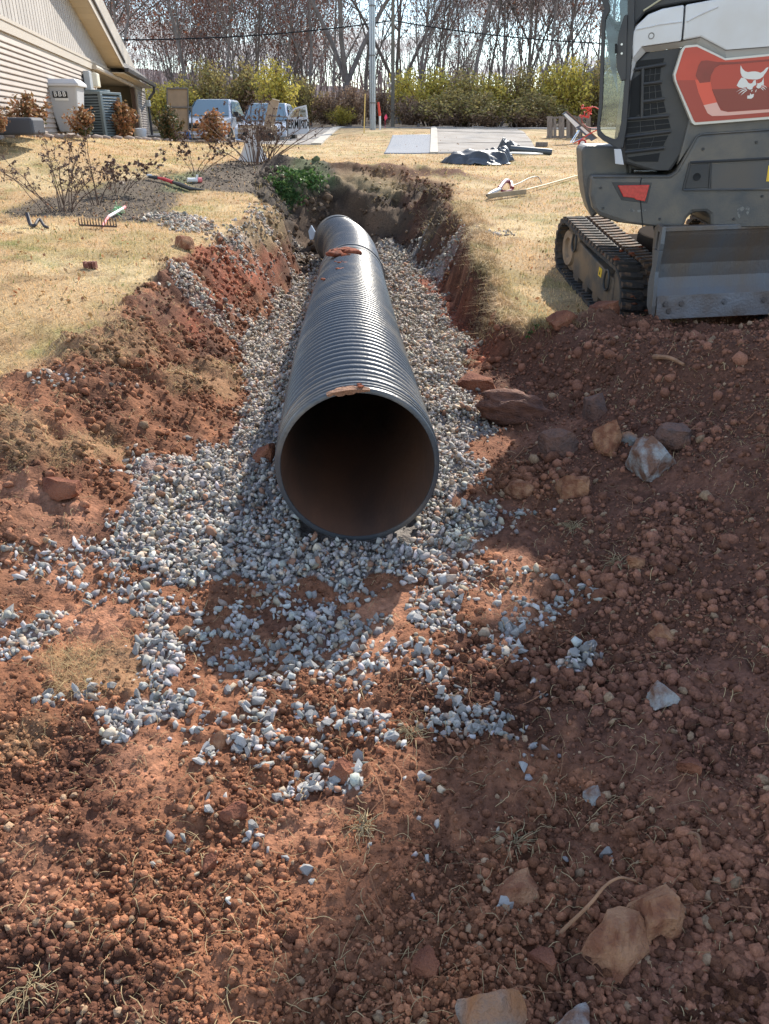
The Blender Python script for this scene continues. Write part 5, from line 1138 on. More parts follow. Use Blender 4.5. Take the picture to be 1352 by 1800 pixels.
for k in range(15):
    for s_, rz_ in ((0, 0), (1, PI / 2), (2, PI), (3, -PI / 2)):
        mb = MB(); mb.prism([(-M0 + .05, -M0 + .01, .06 + k * .062), (-M0 + .05, -M0 - .02, .05 + k * .062), (-M0 + .05, -M0 + .012, .095 + k * .062)], (2 * M0 - .1, 0, 0), Matrix.Rotation(rz_, 4, 'Z')); o = mb.build('louvre_slat', am); o.parent = acu
for a, b in ((-1, -1), (1, -1), (1, 1), (-1, 1)):
    mb = MB(); mb.box((a * (M0 - .02), b * (M0 - .02), .5), (.09, .09, 1.0)); o = mb.build('corner_post', am, bevel=.015); o.parent = acu
mb = MB(); mb.box((0, 0, 1.02), (.84, .84, .06)); mb.lathe([(.05, 0), (.33, 0), (.33, .05), (.05, .03)], 24, Matrix.Translation((0, 0, 1.05))); o = mb.build('condenser_top', am, bevel=.01); o.parent = acu
mb = MB(); mb.box((0, 0, 0), (1.0, .5, .25)); o = mb.build('planter_box', mat('dark_tub', (.05, .055, .07), .6), bevel=.04); o.location = place(14, 222, 12.3); tag(o, 'dark blue tub beside the shrub at the left edge', 'tub')
mb = MB(); mb.lathe([(0, 0), (.20, 0), (.24, .2), (.22, .25), (0, .27)], 16); o = mb.build('downspout_guard', mat('pale_splash', (.5, .52, .56), .5), smooth=True); o.location = place(247, 240, 27); tag(o, 'pale plastic tub lying at the garage corner', 'tub')

# ------------------------------------------------------------------ vehicles
carw = mat('white_car_paint', (.58, .62, .68), .2, spec=.6); carl = mat('black_trim', (.02, .022, .025), .5); wsg = mat('sky_reflection_windscreen', (.16, .24, .28), .04, spec=.9)  # reflected sky is put into the blue-grey colour of the truck glass
chrome = mat('chrome', (.7, .72, .75), .12, metal=1); lampm = mat('headlamp', (.75, .78, .8), .1, spec=.8); tyre = mat('tyre', (.02, .02, .02), .85)
def truck(loc, rz, label, extra=None):
    t = empty('pickup_truck', loc, rz=rz, label=label, cat='pickup truck', group=None)
    def add(mb, name, m, **k): o = mb.build(name, m, **k); o.parent = t; return o
    mb = MB(); pr = [(2.55, .45), (2.60, .80), (2.50, 1.02), (2.0, 1.13), (1.05, 1.20), (-1.5, 1.22), (-3.2, 1.22), (-3.25, .5), (-2.9, .42), (2.3, .40)]
    mb.prism([(x, -.98, z) for x, z in pr], (0, 1.96, 0)); add(mb, 'body', carw, bevel=.11)
    def fr(x0, x1, w0, z0, x2, x3, w1, z1): return [(x0, -w0, z0), (x0, w0, z0), (x1, w0, z0), (x1, -w0, z0), (x2, -w1, z1), (x2, w1, z1), (x3, w1, z1), (x3, -w1, z1)]
    mb = MB(); mb.add(fr(1.15, -1.55, .93, 1.19, .25, -1.25, .72, 1.90), [(0, 1, 5, 4), (1, 2, 6, 5), (2, 3, 7, 6), (3, 0, 4, 7), (4, 5, 6, 7)]); add(mb, 'cabin', carw, bevel=.10)
    mb = MB(); mb.add([(1.10, -.83, 1.25), (1.10, .83, 1.25), (.34, .66, 1.84), (.34, -.66, 1.84)], [(0, 1, 2, 3)]); o = add(mb, 'windscreen', wsg); o.location = (.03, 0, .03); s_ = o.modifiers.new('s', 'SOLIDIFY'); s_.thickness = .01
    for sg in (-1, 1):
        for a, b, c, d in ((.98, .05, .32, .05), (-.02, -1.2, -.02, -1.05)):
            mb = MB(); mb.add([(a, sg * .925, 1.27), (b, sg * .925, 1.27), (d, sg * .755, 1.80), (c, sg * .755, 1.80)], [(0, 1, 2, 3)]); o = add(mb, 'side_window', wsg); o.location = (0, sg * .018, .01); s_ = o.modifiers.new('s', 'SOLIDIFY'); s_.thickness = .01
        for wx in (1.75, -2.05):
            mb = MB(); M = Matrix.Translation((wx, sg * .78, .38)) @ Matrix.Rotation(-PI / 2 * sg, 4, 'X'); mb.lathe([(.0, 0), (.24, 0), (.36, .0), (.39, .04), (.39, .20), (.36, .24), (.24, .235)], 28, M); w = add(mb, 'wheel', tyre, smooth=True)
            mb = MB(); mb.lathe([(0, .20), (.08, .23), (.2, .215), (.24, .24)], 20, M); r_ = mb.build('rim', chrome, smooth=True); r_.parent = w
            mb = MB(); mb.lathe([(.41, .0), (.47, .0), (.47, .235), (.41, .235)], 28, M); add(mb, 'wheel_arch', carl, smooth=True)
        mb = MB(); mb.box((2.50, sg * .78, .92), (.14, .32, .17)); add(mb, 'headlight', lampm, bevel=.03)
        mb = MB(); mb.box((.98, sg * 1.09, 1.32), (.12, .20, .20)); mb.tube([(.98, sg * .93, 1.25), (.98, sg * 1.05, 1.28)], .025, 6); add(mb, 'wing_mirror', carl, bevel=.03)
        mb = MB(); mb.box((.45, sg * .985, .82), (.02, .02, .74)); mb.box((-.55, sg * .985, .82), (.02, .02, .74)); add(mb, 'door_gap', carl)
    mb = MB(); mb.box((2.585, 0, .86), (.05, 1.2, .26)); g_ = add(mb, 'grille', carl, bevel=.02)
    for k in range(3): mb = MB(); mb.box((2.615, 0, .78 + k * .08), (.012, 1.16, .022)); o = mb.build('grille_bar', chrome); o.parent = g_
    mb = MB(); mb.box((2.62, 0, .53), (.16, 1.9, .2)); add(mb, 'bumper', chrome, bevel=.04)
    mb = MB(); mb.box((2.705, 0, .53), (.01, .5, .13)); add(mb, 'number_plate', wh)
    return t
def hang(px, py, t):
    p = atT(px, py, t); return Vector((p.x, p.y, p.z))
t1 = truck(hang(360, 250, 31.0) + Vector((.1, 2.3, -.3)), math.atan2(-.99, -.06), 'white pickup truck facing the camera behind the brown shrubs')
mb = MB(); mb.prism([(2.66, -.72, .98), (2.66, -.52, .98), (2.70, -.36, .44), (2.70, -.50, .44)], (.02, 0, 0)); o = mb.build('blue_cloth', mat('blue_cloth', (.04, .22, .62), .7)); o.parent = t1; 
t2 = truck(hang(470, 248, 29.5) + Vector((-.15, 2.3, -.55)), math.atan2(-1, -.02), 'white pickup truck with its lettered driver door standing open')
# open lettered door of the second truck: outline measured on a plane facing the camera
OD = atT(524, 210, 26.6); odn = Vector((.12, .99, 0)).normalized()
def O(x, y, d=0): return hit(x, y, OD + odn * d, odn)
dsp = bpy.data.objects.new('open_door', None); C.objects.link(dsp); dsp.parent = t2; dsp.matrix_parent_inverse = (Matrix.Translation(t2.location) @ t2.rotation_euler.to_matrix().to_4x4()).inverted()
def dd(mb, name, m, **k): o = mb.build(name, m, **k); o.parent = dsp; return o
mb = MB(); mb.prism([O(x, y) for x, y in [(504, 207.5), (541, 206.5), (543, 234.5), (505, 238)]], odn * .08); dd(mb, 'door_skin', carw, bevel=.02)
ou = [(504, 207.5), (513, 194), (519, 189), (538, 184.5), (541, 206.5)]; inn = [(508, 206.5), (515, 195.5), (520, 191.5), (536.5, 187.5), (538.5, 205.5)]
mb = MB(); n = 5; P_ = [O(x, y) for x, y in ou] + [O(x, y) for x, y in inn]; Q_ = [p + odn * .06 for p in P_]; fs = []
for k in range(n): j = (k + 1) % n; fs += [(k, j, n + j, n + k), (2 * n + k, 2 * n + j, 3 * n + j, 3 * n + k), (k, j, 2 * n + j, 2 * n + k), (n + k, n + j, 3 * n + j, 3 * n + k)]
mb.add(P_ + Q_, fs); dd(mb, 'window_frame', carw)
mb = MB(); mb.prism([O(x, y, .03) for x, y in inn], odn * .008); dd(mb, 'door_glass', glass_mat('door_glass', (.62, .74, .76), .25))
mb = MB(); mb.prism([O(x, y, -.03) for x, y in [(531, 211), (539, 210.3), (539, 212.8), (531, 213.5)]], odn * .03); dd(mb, 'door_handle', carl)
t_ = text('door_lettering', 'TERMINIX', .40, blk2, dsp, O(522.2, 218.8, -.004), (PI / 2, 0, math.atan2(-odn.x, odn.y)), .002, .50, shear=.15)
mb = MB(); M = Matrix.Translation(O(517, 241, .5)) @ Matrix.Rotation(PI / 2, 4, 'Y'); mb.lathe([(0, -.12), (.3, -.12), (.36, -.06), (.36, .08), (0, .12)], 20, M); o = mb.build('rear_wheel', tyre, smooth=True); o.parent = dsp
# ------------------------------------------------------------------ trailer, tan screens
tanp = mat('tan_board', (.40, .30, .21), .8, var=.15, scale=4); gfr = mat('weathered_frame', (.16, .15, .14), .6)
ts = empty('tan_screen', place(312, 240, 28.0), label='tan board screen in a grey frame standing beside the first truck', cat='screen')
def tsp(mb, name, m, **k): return lp(mb, name, m, ts, **k)
YN = Vector((0, 1, 0)); T0 = place(312, 200, 28.0)
def T(x, y, d=0): return hit(x, y, T0 + YN * d, YN)
mb = MB(); mb.prism([T(*p) for p in [(295, 157), (329, 157), (330, 188), (295, 188)]], (0, .03, 0)); tsp(mb, 'upper_board', tanp)
mb = MB(); mb.prism([T(*p) for p in [(295, 189.5), (330, 189.5), (331, 232), (296, 232)]], (0, .03, 0)); tsp(mb, 'lower_board', tanp)
for a, b in (((293.5, 155), (295, 246)), ((330, 155), (332, 246)), ((293, 155.5), (330.5, 155.5)), ((290, 189), (338, 189)), ((337, 189), (338, 246))):
    mb = MB(); mb.tube([T(*a, -.03), T(*b, -.03)], .028, 6); tsp(mb, 'frame_bar', gfr)
trl = empty('utility_trailer', place(455, 246, 25.5), label='wooden sided trailer with a raised tan ramp behind the tall dead canes', cat='trailer')
T1 = place(455, 235, 25.5)
def T2(x, y, d=0): return hit(x, y, T1 + YN * d, YN)
for k in range(3):
    y0 = 219 + k * 7.6; mb = MB(); mb.prism([T2(*p) for p in [(418, y0), (487, y0 + 2), (487, y0 + 8.6), (418, y0 + 6.8)]], (0, .04, 0)); lp(mb, 'side_board', tanp, trl)
mb = MB(); mb.prism([T2(*p, .05) for p in [(418, 241), (492, 243), (492, 246), (418, 244)]], (0, 1.4, 0)); lp(mb, 'deck', gfr, trl)
mb = MB(); mb.prism([T2(*p, -.1) for p in [(480, 174), (491, 177), (480, 230), (462, 229), (472, 180)]], (0, .05, 0)); lp(mb, 'ramp', tanp, trl)
mb = MB(); mb.prism([T2(*p, -.13) for p in [(479, 172.5), (491.5, 176), (491, 178), (478.5, 174.5)]], (0, .1, 0)); lp(mb, 'ramp_edge', mat('pale_wood', (.62, .55, .42), .7), trl)
for x in (440, 470):
    mb = MB(); mb.lathe([(0, 0), (.16, 0), (.27, .0), (.29, .04), (.29, .16), (0, .17)], 22, Matrix.Translation(T2(x, 246, -.1)) @ Matrix.Rotation(PI / 2, 4, 'X')); lp(mb, 'trailer_wheel', tyre, trl, smooth=True)
mb = MB(); mb.tube([T2(472, 203, -.2), T2(505, 206, -.2), T2(506, 240, -.2)], .025, 6); mb.tube([T2(487, 243, -.2), T2(512, 240, -.2)], .03, 6); lp(mb, 'rail', gfr, trl)

# ------------------------------------------------------------------ poles, wire, markers
galv = mat('galvanised_steel', (.42, .45, .48), .35, metal=.7, var=.2, scale=6, stretch=(1, 1, .1)); wood = mat('weathered_pole_wood', (.20, .175, .14), .9, var=.35, scale=9, stretch=(1, 1, .08), bump=.3)
pb = place(655, 231, 30.5); up = empty('service_pole', pb, label='galvanised service pole with two bundled conduits on the verge', cat='pole')
for dx, dy, r, h in ((-.055, 0, .058, 9), (.075, .02, .050, 9), (.012, -.09, .030, 9)):
    mb = MB(); mb.tube([(dx, dy, -.3), (dx * .9, dy, h)], r, 14); o = mb.build('conduit', galv, smooth=True); o.parent = up
for z in (1.0, 2.6, 4.2):
    mb = MB(); mb.lathe([(.125, -.02), (.13, 0), (.125, .02)], 16, Matrix.Translation((.01, -.02, z))); o = mb.build('strap', gfr, smooth=True); o.parent = up
wp = place(690.5, 216, 41); wp.z -= .3; mb = MB(); mb.tube([(0, 0, 0), (-.02, 0, 8.5)], [.105, .085], 12)
o = mb.build('utility_pole', wood, smooth=True); o.location = wp; tag(o, 'slim wooden utility pole standing behind the verge right of the service pole', 'pole')
wa, wb2 = atT(690.5, 36, 40.9), atT(-40, 78, 34); mb = MB()
def sag(a, b, s, n=30): return [a.lerp(b, k / n) - Vector((0, 0, 4 * s * (k / n) * (1 - k / n))) for k in range(n + 1)]
l1 = sag(wa, atT(206, 70, 36), .22); l2 = sag(wa, atT(1250, 78, 38), .35)
mb.tube([l1[-1] + (l1[-1] - l1[-2]) * k for k in range(18, 0, -1)] + l1[::-1] + l2[1:], .030, 5); tag(mb.build('overhead_wire', blk2), 'black overhead wire crossing the picture past the wooden pole', 'wire')
mb = MB(); mb.tube([place(640, 236, 27), place(642, 165, 27)], .022, 6); tag(mb.build('marker_stake', mat('yellow_stake', (.72, .47, .12), .6)), 'thin yellow stake left of the galvanised pole', 'stake')
ms_ = empty('marker_post', place(668, 228, 30), label='white marker post with a red top right of the galvanised pole', cat='marker post')
mb = MB(); mb.tube([(0, 0, 0), (0, 0, .48)], .04, 8); o = mb.build('post', wh); o.parent = ms_
mb = MB(); mb.tube([(0, 0, .48), (-.06, 0, .95)], [.055, .04], 8); o = mb.build('red_top', mat('red_marker', (.65, .07, .04), .6)); o.parent = ms_
mb = MB(); mb.prism([(0, 0, 0), (.10, 0, .10), (.05, 0, .24), (-.04, 0, .12)], (0, .01, 0)); mb.tube([(0, 0, -.4), (0, 0, .2)], .006, 4); o = mb.build('marker_flag', mat('pink_flag', (.85, .08, .18), .6)); o.location = place(677, 212, 31); tag(o, 'small pink flag low in the brush right of the marker post', 'flag')

# ------------------------------------------------------------------ right side: pallet, panel, cord, tarps
grw = mat('grey_pallet_wood', (.25, .21, .18), .9, var=.35, scale=12, stretch=(3, 3, .5), bump=.3, objrand=.2)
pal = empty('wooden_pallet', place(998, 258, 26), label='grey wooden pallet standing on its edge at the far lawn', cat='pallet')
PN = Vector((.1, .99, 0)).normalized(); P0_ = place(998, 230, 26)
def PL(x, y, d=0): return hit(x, y, P0_ + PN * d, PN)
for x0, x1, yt in ((962, 971, 204), (973, 978, 208), (983, 992, 205), (996, 1002, 207), (1007, 1013, 203), (1016, 1021, 207), (1030, 1037, 200)):
    mb = MB(); mb.prism([PL(x0, yt), PL(x1, yt), PL(x1 + .5, 257.5), PL(x0 - .5, 257.5)], PN * .02); lp(mb, 'plank', grw, pal)
for yy in (205, 239, 254):
    mb = MB(); mb.prism([PL(961, yy, .022), PL(1038, yy, .022), PL(1038, yy + 3.5, .022), PL(961, yy + 3.5, .022)], PN * .09); lp(mb, 'stringer', grw, pal)
for x0 in (964, 982, 999, 1016, 1031): mb = MB(); mb.prism([PL(x0, 204, .114), PL(x0 + 8, 204, .114), PL(x0 + 8, 257, .114), PL(x0, 257, .114)], PN * .02); lp(mb, 'plank', grw, pal)
sp_ = empty('light_panel', place(1015, 225, 24.5), label='long white framed panel leaning in front of the pallet', cat='panel')
Q0 = place(1015, 225, 24.5)
def QL(x, y, d=0): return hit(x, y, Q0 + YN * d, YN)
mb = MB(); mb.prism([QL(*p) for p in [(988, 200), (995, 196), (1049, 243), (1040, 248)]], (0, .06, 0)); lp(mb, 'panel_frame', mat('dark_blue_grey', (.08, .10, .14), .5), sp_)
mb = MB(); mb.prism([QL(*p, -.01) for p in [(991, 201), (995, 199), (1019, 220), (1012, 224)]], (0, .01, 0)); mb.prism([QL(*p, -.01) for p in [(1019, 224), (1023, 222), (1037, 234), (1031, 236)]], (0, .01, 0)); lp(mb, 'panel_face', wh, sp_)
mb = MB(); mb.tube([QL(996, 195.5, -.02), QL(1050, 243, -.02)], .018, 6); lp(mb, 'panel_edge', mat('brown_edge', (.22, .14, .10), .7), sp_)
for a, b in (((1017, 229), (1001, 253)), ((1019, 229), (1006, 252)), ((1003, 251), (985, 258)), ((1003, 252), (1024, 243))):
    mb = MB(); mb.tube([QL(*a, -.05), QL(*b, -.05)], .016, 5); lp(mb, 'panel_leg', chrome, sp_)
redc = mat('red_cord', (.68, .07, .05), .6); rr = random.Random(8); pts = [QL(1023, 203, -.2)]
for k in range(46): a = k * .9; pts.append(QL(1030 + 8 * math.sin(a * .37) + 4 * math.cos(a), 196 + 9 * math.cos(a * .23) + 3 * math.sin(a * 1.3), -.2 + .1 * math.sin(a)))
pts += [QL(1046, 188, -.2), QL(1053, 192, -.2)]
mb = MB(); mb.tube(pts, .014, 5); tag(mb.build('tangled_rope', redc), 'red rope tangled above the far end of the pallet', 'rope')
mb = MB(); mb.tube(spline([QL(1000, 257, -.3), QL(1020, 246, -.3), QL(1035, 236, -.3), QL(1052, 227, -.3)], 4), .018, 5); tag(mb.build('red_rod', redc), 'thin red rod lying across the foot of the white panel', 'rod')
mb = MB(); mb.tube(spline([QL(1023, 203, -.25), QL(1024, 215, -.25), QL(1034, 224, -.25), QL(1053, 224, -.25)], 5), .012, 5); tag(mb.build('looped_rope', mat('dark_red_cord', (.4, .07, .06), .6)), 'dark red rope looping down in front of the pallet planks', 'rope')
rl = empty('cord_reel', place(1023, 252, 23), label='white reel with red rim beside the excavator deck', cat='reel')
mb = MB(); mb.lathe([(.02, 0), (.11, 0), (.13, .03), (.11, .06)], 18, Matrix.Rotation(PI / 2, 4, 'X')); o = mb.build('reel_rim', redc, smooth=True); o.parent = rl
mb = MB(); mb.lathe([(0, -.03), (.07, -.03), (.07, .08), (0, .08)], 16, Matrix.Rotation(PI / 2, 4, 'X')); o = mb.build('reel_hub', wh, smooth=True); o.parent = rl
tarpm = mat('black_geotextile', (.035, .038, .042), .45, col2=(.075, .08, .088), scale=3, bump=.3, spec=.6)
def tarp(name, px, py, wpx, hpx, dep, seed, label, peak=1.0):
    g = ground_pt(px, py); t = (g - CAM).dot(Vector((0, CP, -SP))); w, h = wpx * t / 1350, hpx * t / 1350; n = 60
    u, v = np.meshgrid(np.linspace(-1, 1, n), np.linspace(-1, 1, n)); r = np.hypot(u, v) ; e = 1 - sstep(.55, 1.0, r + (fbm(u, v, .5, 3, seed) - .5) * .8)
    rid = 1 - np.abs(fbm(u * 1.1, v * .6, .8, 3, seed + 3, .4) - .5) * 3.2; rid = np.clip(rid, 0, 1) * .75 + .35 * fbm(u, v * .6, .22, 3, seed + 4)
    X = u * w / 2 * (1 + .15 * (fbm(u, v, .4, 2, seed + 5) - .5)); Y = v * dep / 2; Z = e * h * peak * (.25 + .85 * rid * fbm(u, v, .8, 2, seed + 8))
    X = X + .12 * w * (fbm(u, v, .3, 2, seed + 9) - .5); Gz = H(X.ravel() + g.x, Y.ravel() + g.y, False).reshape(X.shape) - gz(g.x, g.y, False)
    Z = Z + Gz + .02; i = np.arange(n * n).reshape(n, n); F = np.stack([i[:-1, :-1], i[:-1, 1:], i[1:, 1:], i[1:, :-1]], -1).reshape(-1, 4); keep = (e.ravel()[F].max(1) > .03)
    o = fastmesh(name, np.stack([X.ravel(), Y.ravel(), Z.ravel()], 1), F[keep], tarpm, smooth=True, k=4); o.location = (g.x, g.y, gz(g.x, g.y, False)); s_ = o.modifiers.new('s', 'SOLIDIFY'); s_.thickness = .01
    return tag(o, label, 'tarpaulin')
tarp('black_tarp', 836, 288, 124, 24, 1.2, 3, 'large crumpled black sheet on the far rim of the hole', 1.3)
tarp('black_tarp', 872, 283, 62, 22, .7, 14, 'smaller folded black sheet right of the large crumpled one', 1.4)
tarp('black_tarp', 897, 268, 44, 20, .7, 22, 'bunched black sheet wrapped round the end of the dark tube', 1.3)
mb = MB(); a_, b_ = ground_pt(897, 270), ground_pt(970, 272); mb.tube([a_ + Vector((0, 0, .12)), b_ + Vector((0, 0, .07))], .075, 14, cap=False); mb.tube([b_ + Vector((0, 0, .07)), a_ + Vector((0, 0, .12))], .06, 14, cap=False); tag(mb.build('drain_tube', mat('dark_blue_grey_tube', (.07, .085, .10), .4), smooth=True), 'dark narrow drain tube lying on the far lawn behind the black sheets', 'tube')
mb = MB(); g = ground_pt(915, 273); mb.prism([(-.5, 0, 0), (-.2, -.06, .02), (.3, -.02, .0), (.6, -.05, .0), (.3, .08, .02), (-.2, .1, .03)], (0, 0, .03)); o = mb.build('white_sheet', wh); o.location = g + Vector((0, 0, .02)); tag(o, 'scrap of white sheet under the dark narrow tube', 'sheet')
mb = MB(); g = ground_pt(952, 257); mb.box((0, 0, .06), (.34, .2, .12)); o = mb.build('timber_offcut', grw, bevel=.01); o.location = g; tag(o, 'short grey timber offcut left of the pallet', 'offcut')
# ------------------------------------------------------------------ hand tools on the lawns
iron = mat('rusty_iron', (.09, .055, .04), .7, var=.3, scale=20); pinkm = mat('pink_paint', (.80, .22, .22), .6); woodh = mat('ash_handle', (.60, .45, .24), .6)
def G(x, y, l=0): return ground_pt(x, y) + Vector((0, 0, l))
rk1 = empty('garden_rake', G(174, 402), label='iron rake lying tines up on the left lawn with a white and pink handle', cat='rake')
a_, b_ = G(141, 402, .03), G(206, 405, .03); mb = MB(); mb.tube([a_, b_], .010, 6); lp(mb, 'rake_head', iron, rk1)
for k in range(14):
    p = a_.lerp(b_, k / 13); mb = MB(); mb.tube([p, p + Vector((0, 0, .075))], [.0075, .004], 5); lp(mb, 'tine', iron, rk1)
m0, m1, m2 = a_.lerp(b_, .62), G(192, 390, .05), G(221, 374, .06); mb = MB(); mb.tube([m0, m1], .013, 8); lp(mb, 'socket', pinkm, rk1)
mb = MB(); mb.tube([m1, m1.lerp(m2, .85)], .016, 8); lp(mb, 'handle', wh, rk1); mb = MB(); mb.tube([m1.lerp(m2, .85), m2], .019, 8); lp(mb, 'handle_end', pinkm, rk1)
mb = MB(); rr = random.Random(4)
for k in range(40): p = G(207 + rr.gauss(0, 3), 378 + rr.gauss(0, 2), .03 + rr.random() * .06); mb.tube([p, p + Vector((rr.gauss(0, .04), rr.gauss(0, .04), rr.gauss(0, .03)))], .003, 3)
tag(mb.build('green_twine', mat('green_twine', (.10, .42, .16), .6)), 'tuft of green twine caught on the white rake handle', 'twine')
rk2 = empty('landscape_rake', G(890, 352), label='wide wooden headed rake on the right lawn with a long yellow handle', cat='rake')
a_, b_ = G(857, 353, .05), G(925, 343, .05); mb = MB(); mb.prism([a_ + Vector((0, 0, -.02)), b_ + Vector((0, 0, -.02)), b_ + Vector((0, 0, .05)), a_ + Vector((0, 0, .05))], (0, .03, 0)); lp(mb, 'rake_head', mat('pale_brown_head', (.36, .28, .18), .7, var=.2), rk2)
for k in range(28): p = a_.lerp(b_, (k + .5) / 28) + Vector((0, -.01, -.01)); mb = MB(); mb.tube([p, p + Vector((0, -.07, -.045))], .005, 4); lp(mb, 'tine', mat('brass_tine', (.40, .26, .13), .6) if k == 0 else bpy.data.materials['brass_tine'], rk2)
mb = MB(); mb.tube([G(908, 344, .06), G(960, 328, .05), G(1030, 308, .05), G(1060, 300, .05)], .014, 8); lp(mb, 'handle', woodh, rk2, smooth=True)
bt = empty('hedge_trimmer', G(885, 345), label='maroon and grey power tool with a black lead lying against the wide rake', cat='power tool')
mar = mat('maroon_plastic', (.22, .035, .055), .45); lg = mat('light_grey_plastic', (.42, .42, .45), .5)
mb = MB(); mb.tube(spline([G(877, 342, .10), G(887, 336, .17), G(896, 333, .13), G(900, 338, .08)], 5), .035, 8); lp(mb, 'tool_body', mar, bt, smooth=True)
mb = MB(); mb.tube(spline([G(878, 340, .07), G(888, 342, .05), G(899, 340, .06)], 5), .022, 8); lp(mb, 'tool_grip', mar, bt, smooth=True)
mb = MB(); mb.tube([G(859, 349, .07), G(868, 346, .08), G(878, 342, .09)], [.02, .035, .03], 8); lp(mb, 'tool_nose', lg, bt, smooth=True)
mb = MB(); mb.tube([G(856, 351, .06), G(860, 349, .07)], .022, 8); lp(mb, 'chuck', blk, bt, smooth=True)
mb = MB(); mb.tube(spline([G(900, 336, .10), G(915, 330, .10), G(930, 322, .10), G(945, 319, .09), G(952, 322, .02)], 6), .008, 6); lp(mb, 'lead', blk, bt, smooth=True)
sh = empty('digging_bar', G(300, 325), label='red handled tool with a black blade lying along the mulch bed', cat='hand tool')
mb = MB(); mb.tube([G(262, 315, .05), G(278, 317, .05)], [.02, .03], 8); lp(mb, 'grip', blk, sh, smooth=True)
mb = MB(); mb.tube([G(278, 317, .05), G(290, 320, .05), G(305, 326, .05)], [.016, .026, .026], 8); lp(mb, 'handle', mat('red_handle', (.50, .04, .05), .5), sh, smooth=True)
mb = MB(); mb.tube([G(305, 326, .05), G(320, 331, .05), G(335, 336, .04), G(360, 337, .03)], [.02, .035, .03, .008], 8); lp(mb, 'blade', blk, sh, smooth=True)
mb = MB(); mb.tube([G(259, 313.5, .06), G(268, 314.5, .06)], .02, 6); lp(mb, 'cap', wh, sh)
pc = empty('paint_wand', G(345, 320), label='pink and white spray can lying on the mulch edge', cat='spray can')
mb = MB(); mb.tube([G(330, 320, .04), G(347, 320, .04)], .035, 10); lp(mb, 'can', wh, pc, smooth=True)
mb = MB(); mb.tube([G(347, 320, .04), G(355, 320, .04)], .037, 10); lp(mb, 'can_end', pinkm, pc, smooth=True); mb = MB(); mb.tube([G(347, 320, .05), G(348, 320, .12)], .018, 8); lp(mb, 'nozzle', wh, pc)
mb = MB(); mb.tube(spline([G(52, 399, .13), G(55, 401, .03), G(62, 402, .03), G(68, 400, .06), G(73, 399, .07), G(79, 403, .03), G(86, 403, .01)], 5), [.02] * 10 + [.016] * 21, 8); tag(mb.build('pruning_saw', mat('black_handle', (.03, .025, .03), .6), smooth=True), 'black curved handle lying on the left lawn beside the mulch bed', 'hand tool')
mb = MB(); rr = random.Random(12)
for k in range(8): p = G(151 + k * 2.6, 474 + rr.gauss(0, .6), .03); mb.box((p.x, p.y, p.z), (.018, .05, .03 + rr.random() * .03))
tag(mb.build('wood_splinter', mat('dark_red_wood', (.17, .06, .04), .8)), 'small dark red splintered scrap lying in the middle of the left lawn', 'wood scrap')
# white cloth sack at the foot of the canes
mb = MB(); V = []; n = 22
for k, (r, z) in enumerate([(.30, 0), (.25, .08), (.19, .22), (.12, .40), (.07, .52), (.09, .62)]):
    for j in range(n): a = 2 * PI * j / n; q = r * (1 + .22 * math.sin(a * 5 + k * .3)); V.append((q * math.cos(a), q * .6 * math.sin(a), z))
mb.add(V, [(i * n + j, i * n + (j + 1) % n, (i + 1) * n + (j + 1) % n, (i + 1) * n + j) for i in range(5) for j in range(n)]); o = mb.build('white_sack', mat('grey_white_cloth', (.62, .61, .60), .8), smooth=True); o.location = G(445, 284); tag(o, 'crumpled white sack standing at the foot of the tall dead canes', 'sack')
mb = MB(); g = ground_pt(548, 424); mb.prism([(-.03, 0, .0), (.02, 0, .0), (.06, 0, .12), (.0, .02, .22), (-.05, .02, .13)], (.01, .02, 0)); o = mb.build('plastic_scrap', mat('blue_white_plastic', (.55, .62, .68), .4)); o.location = g; tag(o, 'torn strip of pale plastic hanging on the left wall of the hole', 'plastic scrap')
# ------------------------------------------------------------------ vegetation
bark = mat('grey_brown_bark', (.22, .185, .17), .95, var=.35, scale=3, bump=.3, bscale=8, objrand=.25); cane = mat('dead_cane', (.17, .105, .075), .85, var=.4, scale=12, objrand=.15); cane2 = mat('pale_cane', (.36, .27, .19), .85, var=.3, scale=12)
def tubes_np(segs, n=3):
    """segs: (p0, p1, r0, r1) -> V, F"""
    A = np.array([s[0] for s in segs], float); B = np.array([s[1] for s in segs], float); ra = np.array([s[2] for s in segs]); rb = np.array([s[3] for s in segs])
    d = B - A; d /= np.linalg.norm(d, axis=1)[:, None] + 1e-9; ref = np.where(np.abs(d[:, 2:3]) > .9, [[1.0, 0, 0]], [[0, 0, 1.0]]); u = np.cross(d, ref); u /= np.linalg.norm(u, axis=1)[:, None] + 1e-9; w = np.cross(d, u)
    V = []
    for P_, r in ((A, ra), (B, rb)):
        for k in range(n): a = 2 * PI * k / n; V.append(P_ + (u * math.cos(a) + w * math.sin(a)) * r[:, None])
    V = np.stack(V, 1).reshape(-1, 3); b = (np.arange(len(segs)) * 2 * n)[:, None]
    F = np.concatenate([b + np.array([k, (k + 1) % n, n + (k + 1) % n, n + k]) for k in range(n)]); return V, F
def leaves_np(P, size, rng, elong=1.6, rise=0):
    n = len(P); R = rotmats(n, rng); s = size * rng.uniform(.6, 1.3, n)
    q = np.array([[-.5, -elong / 2, 0], [.5, -elong / 2, 0], [.5, elong / 2, 0], [-.5, elong / 2, 0]]) * [1, .5, 1]; q = np.array([[0, -elong / 2, 0], [.42, 0, .06], [0, elong / 2, 0], [-.42, 0, .06]])
    V = np.einsum('nij,kj->nki', R, q) * s[:, None, None] + P[:, None, :]; F = (np.arange(n) * 4)[:, None] + np.arange(4)[None]
    return V.reshape(-1, 3), F, np.repeat(rng.random(n), 4)
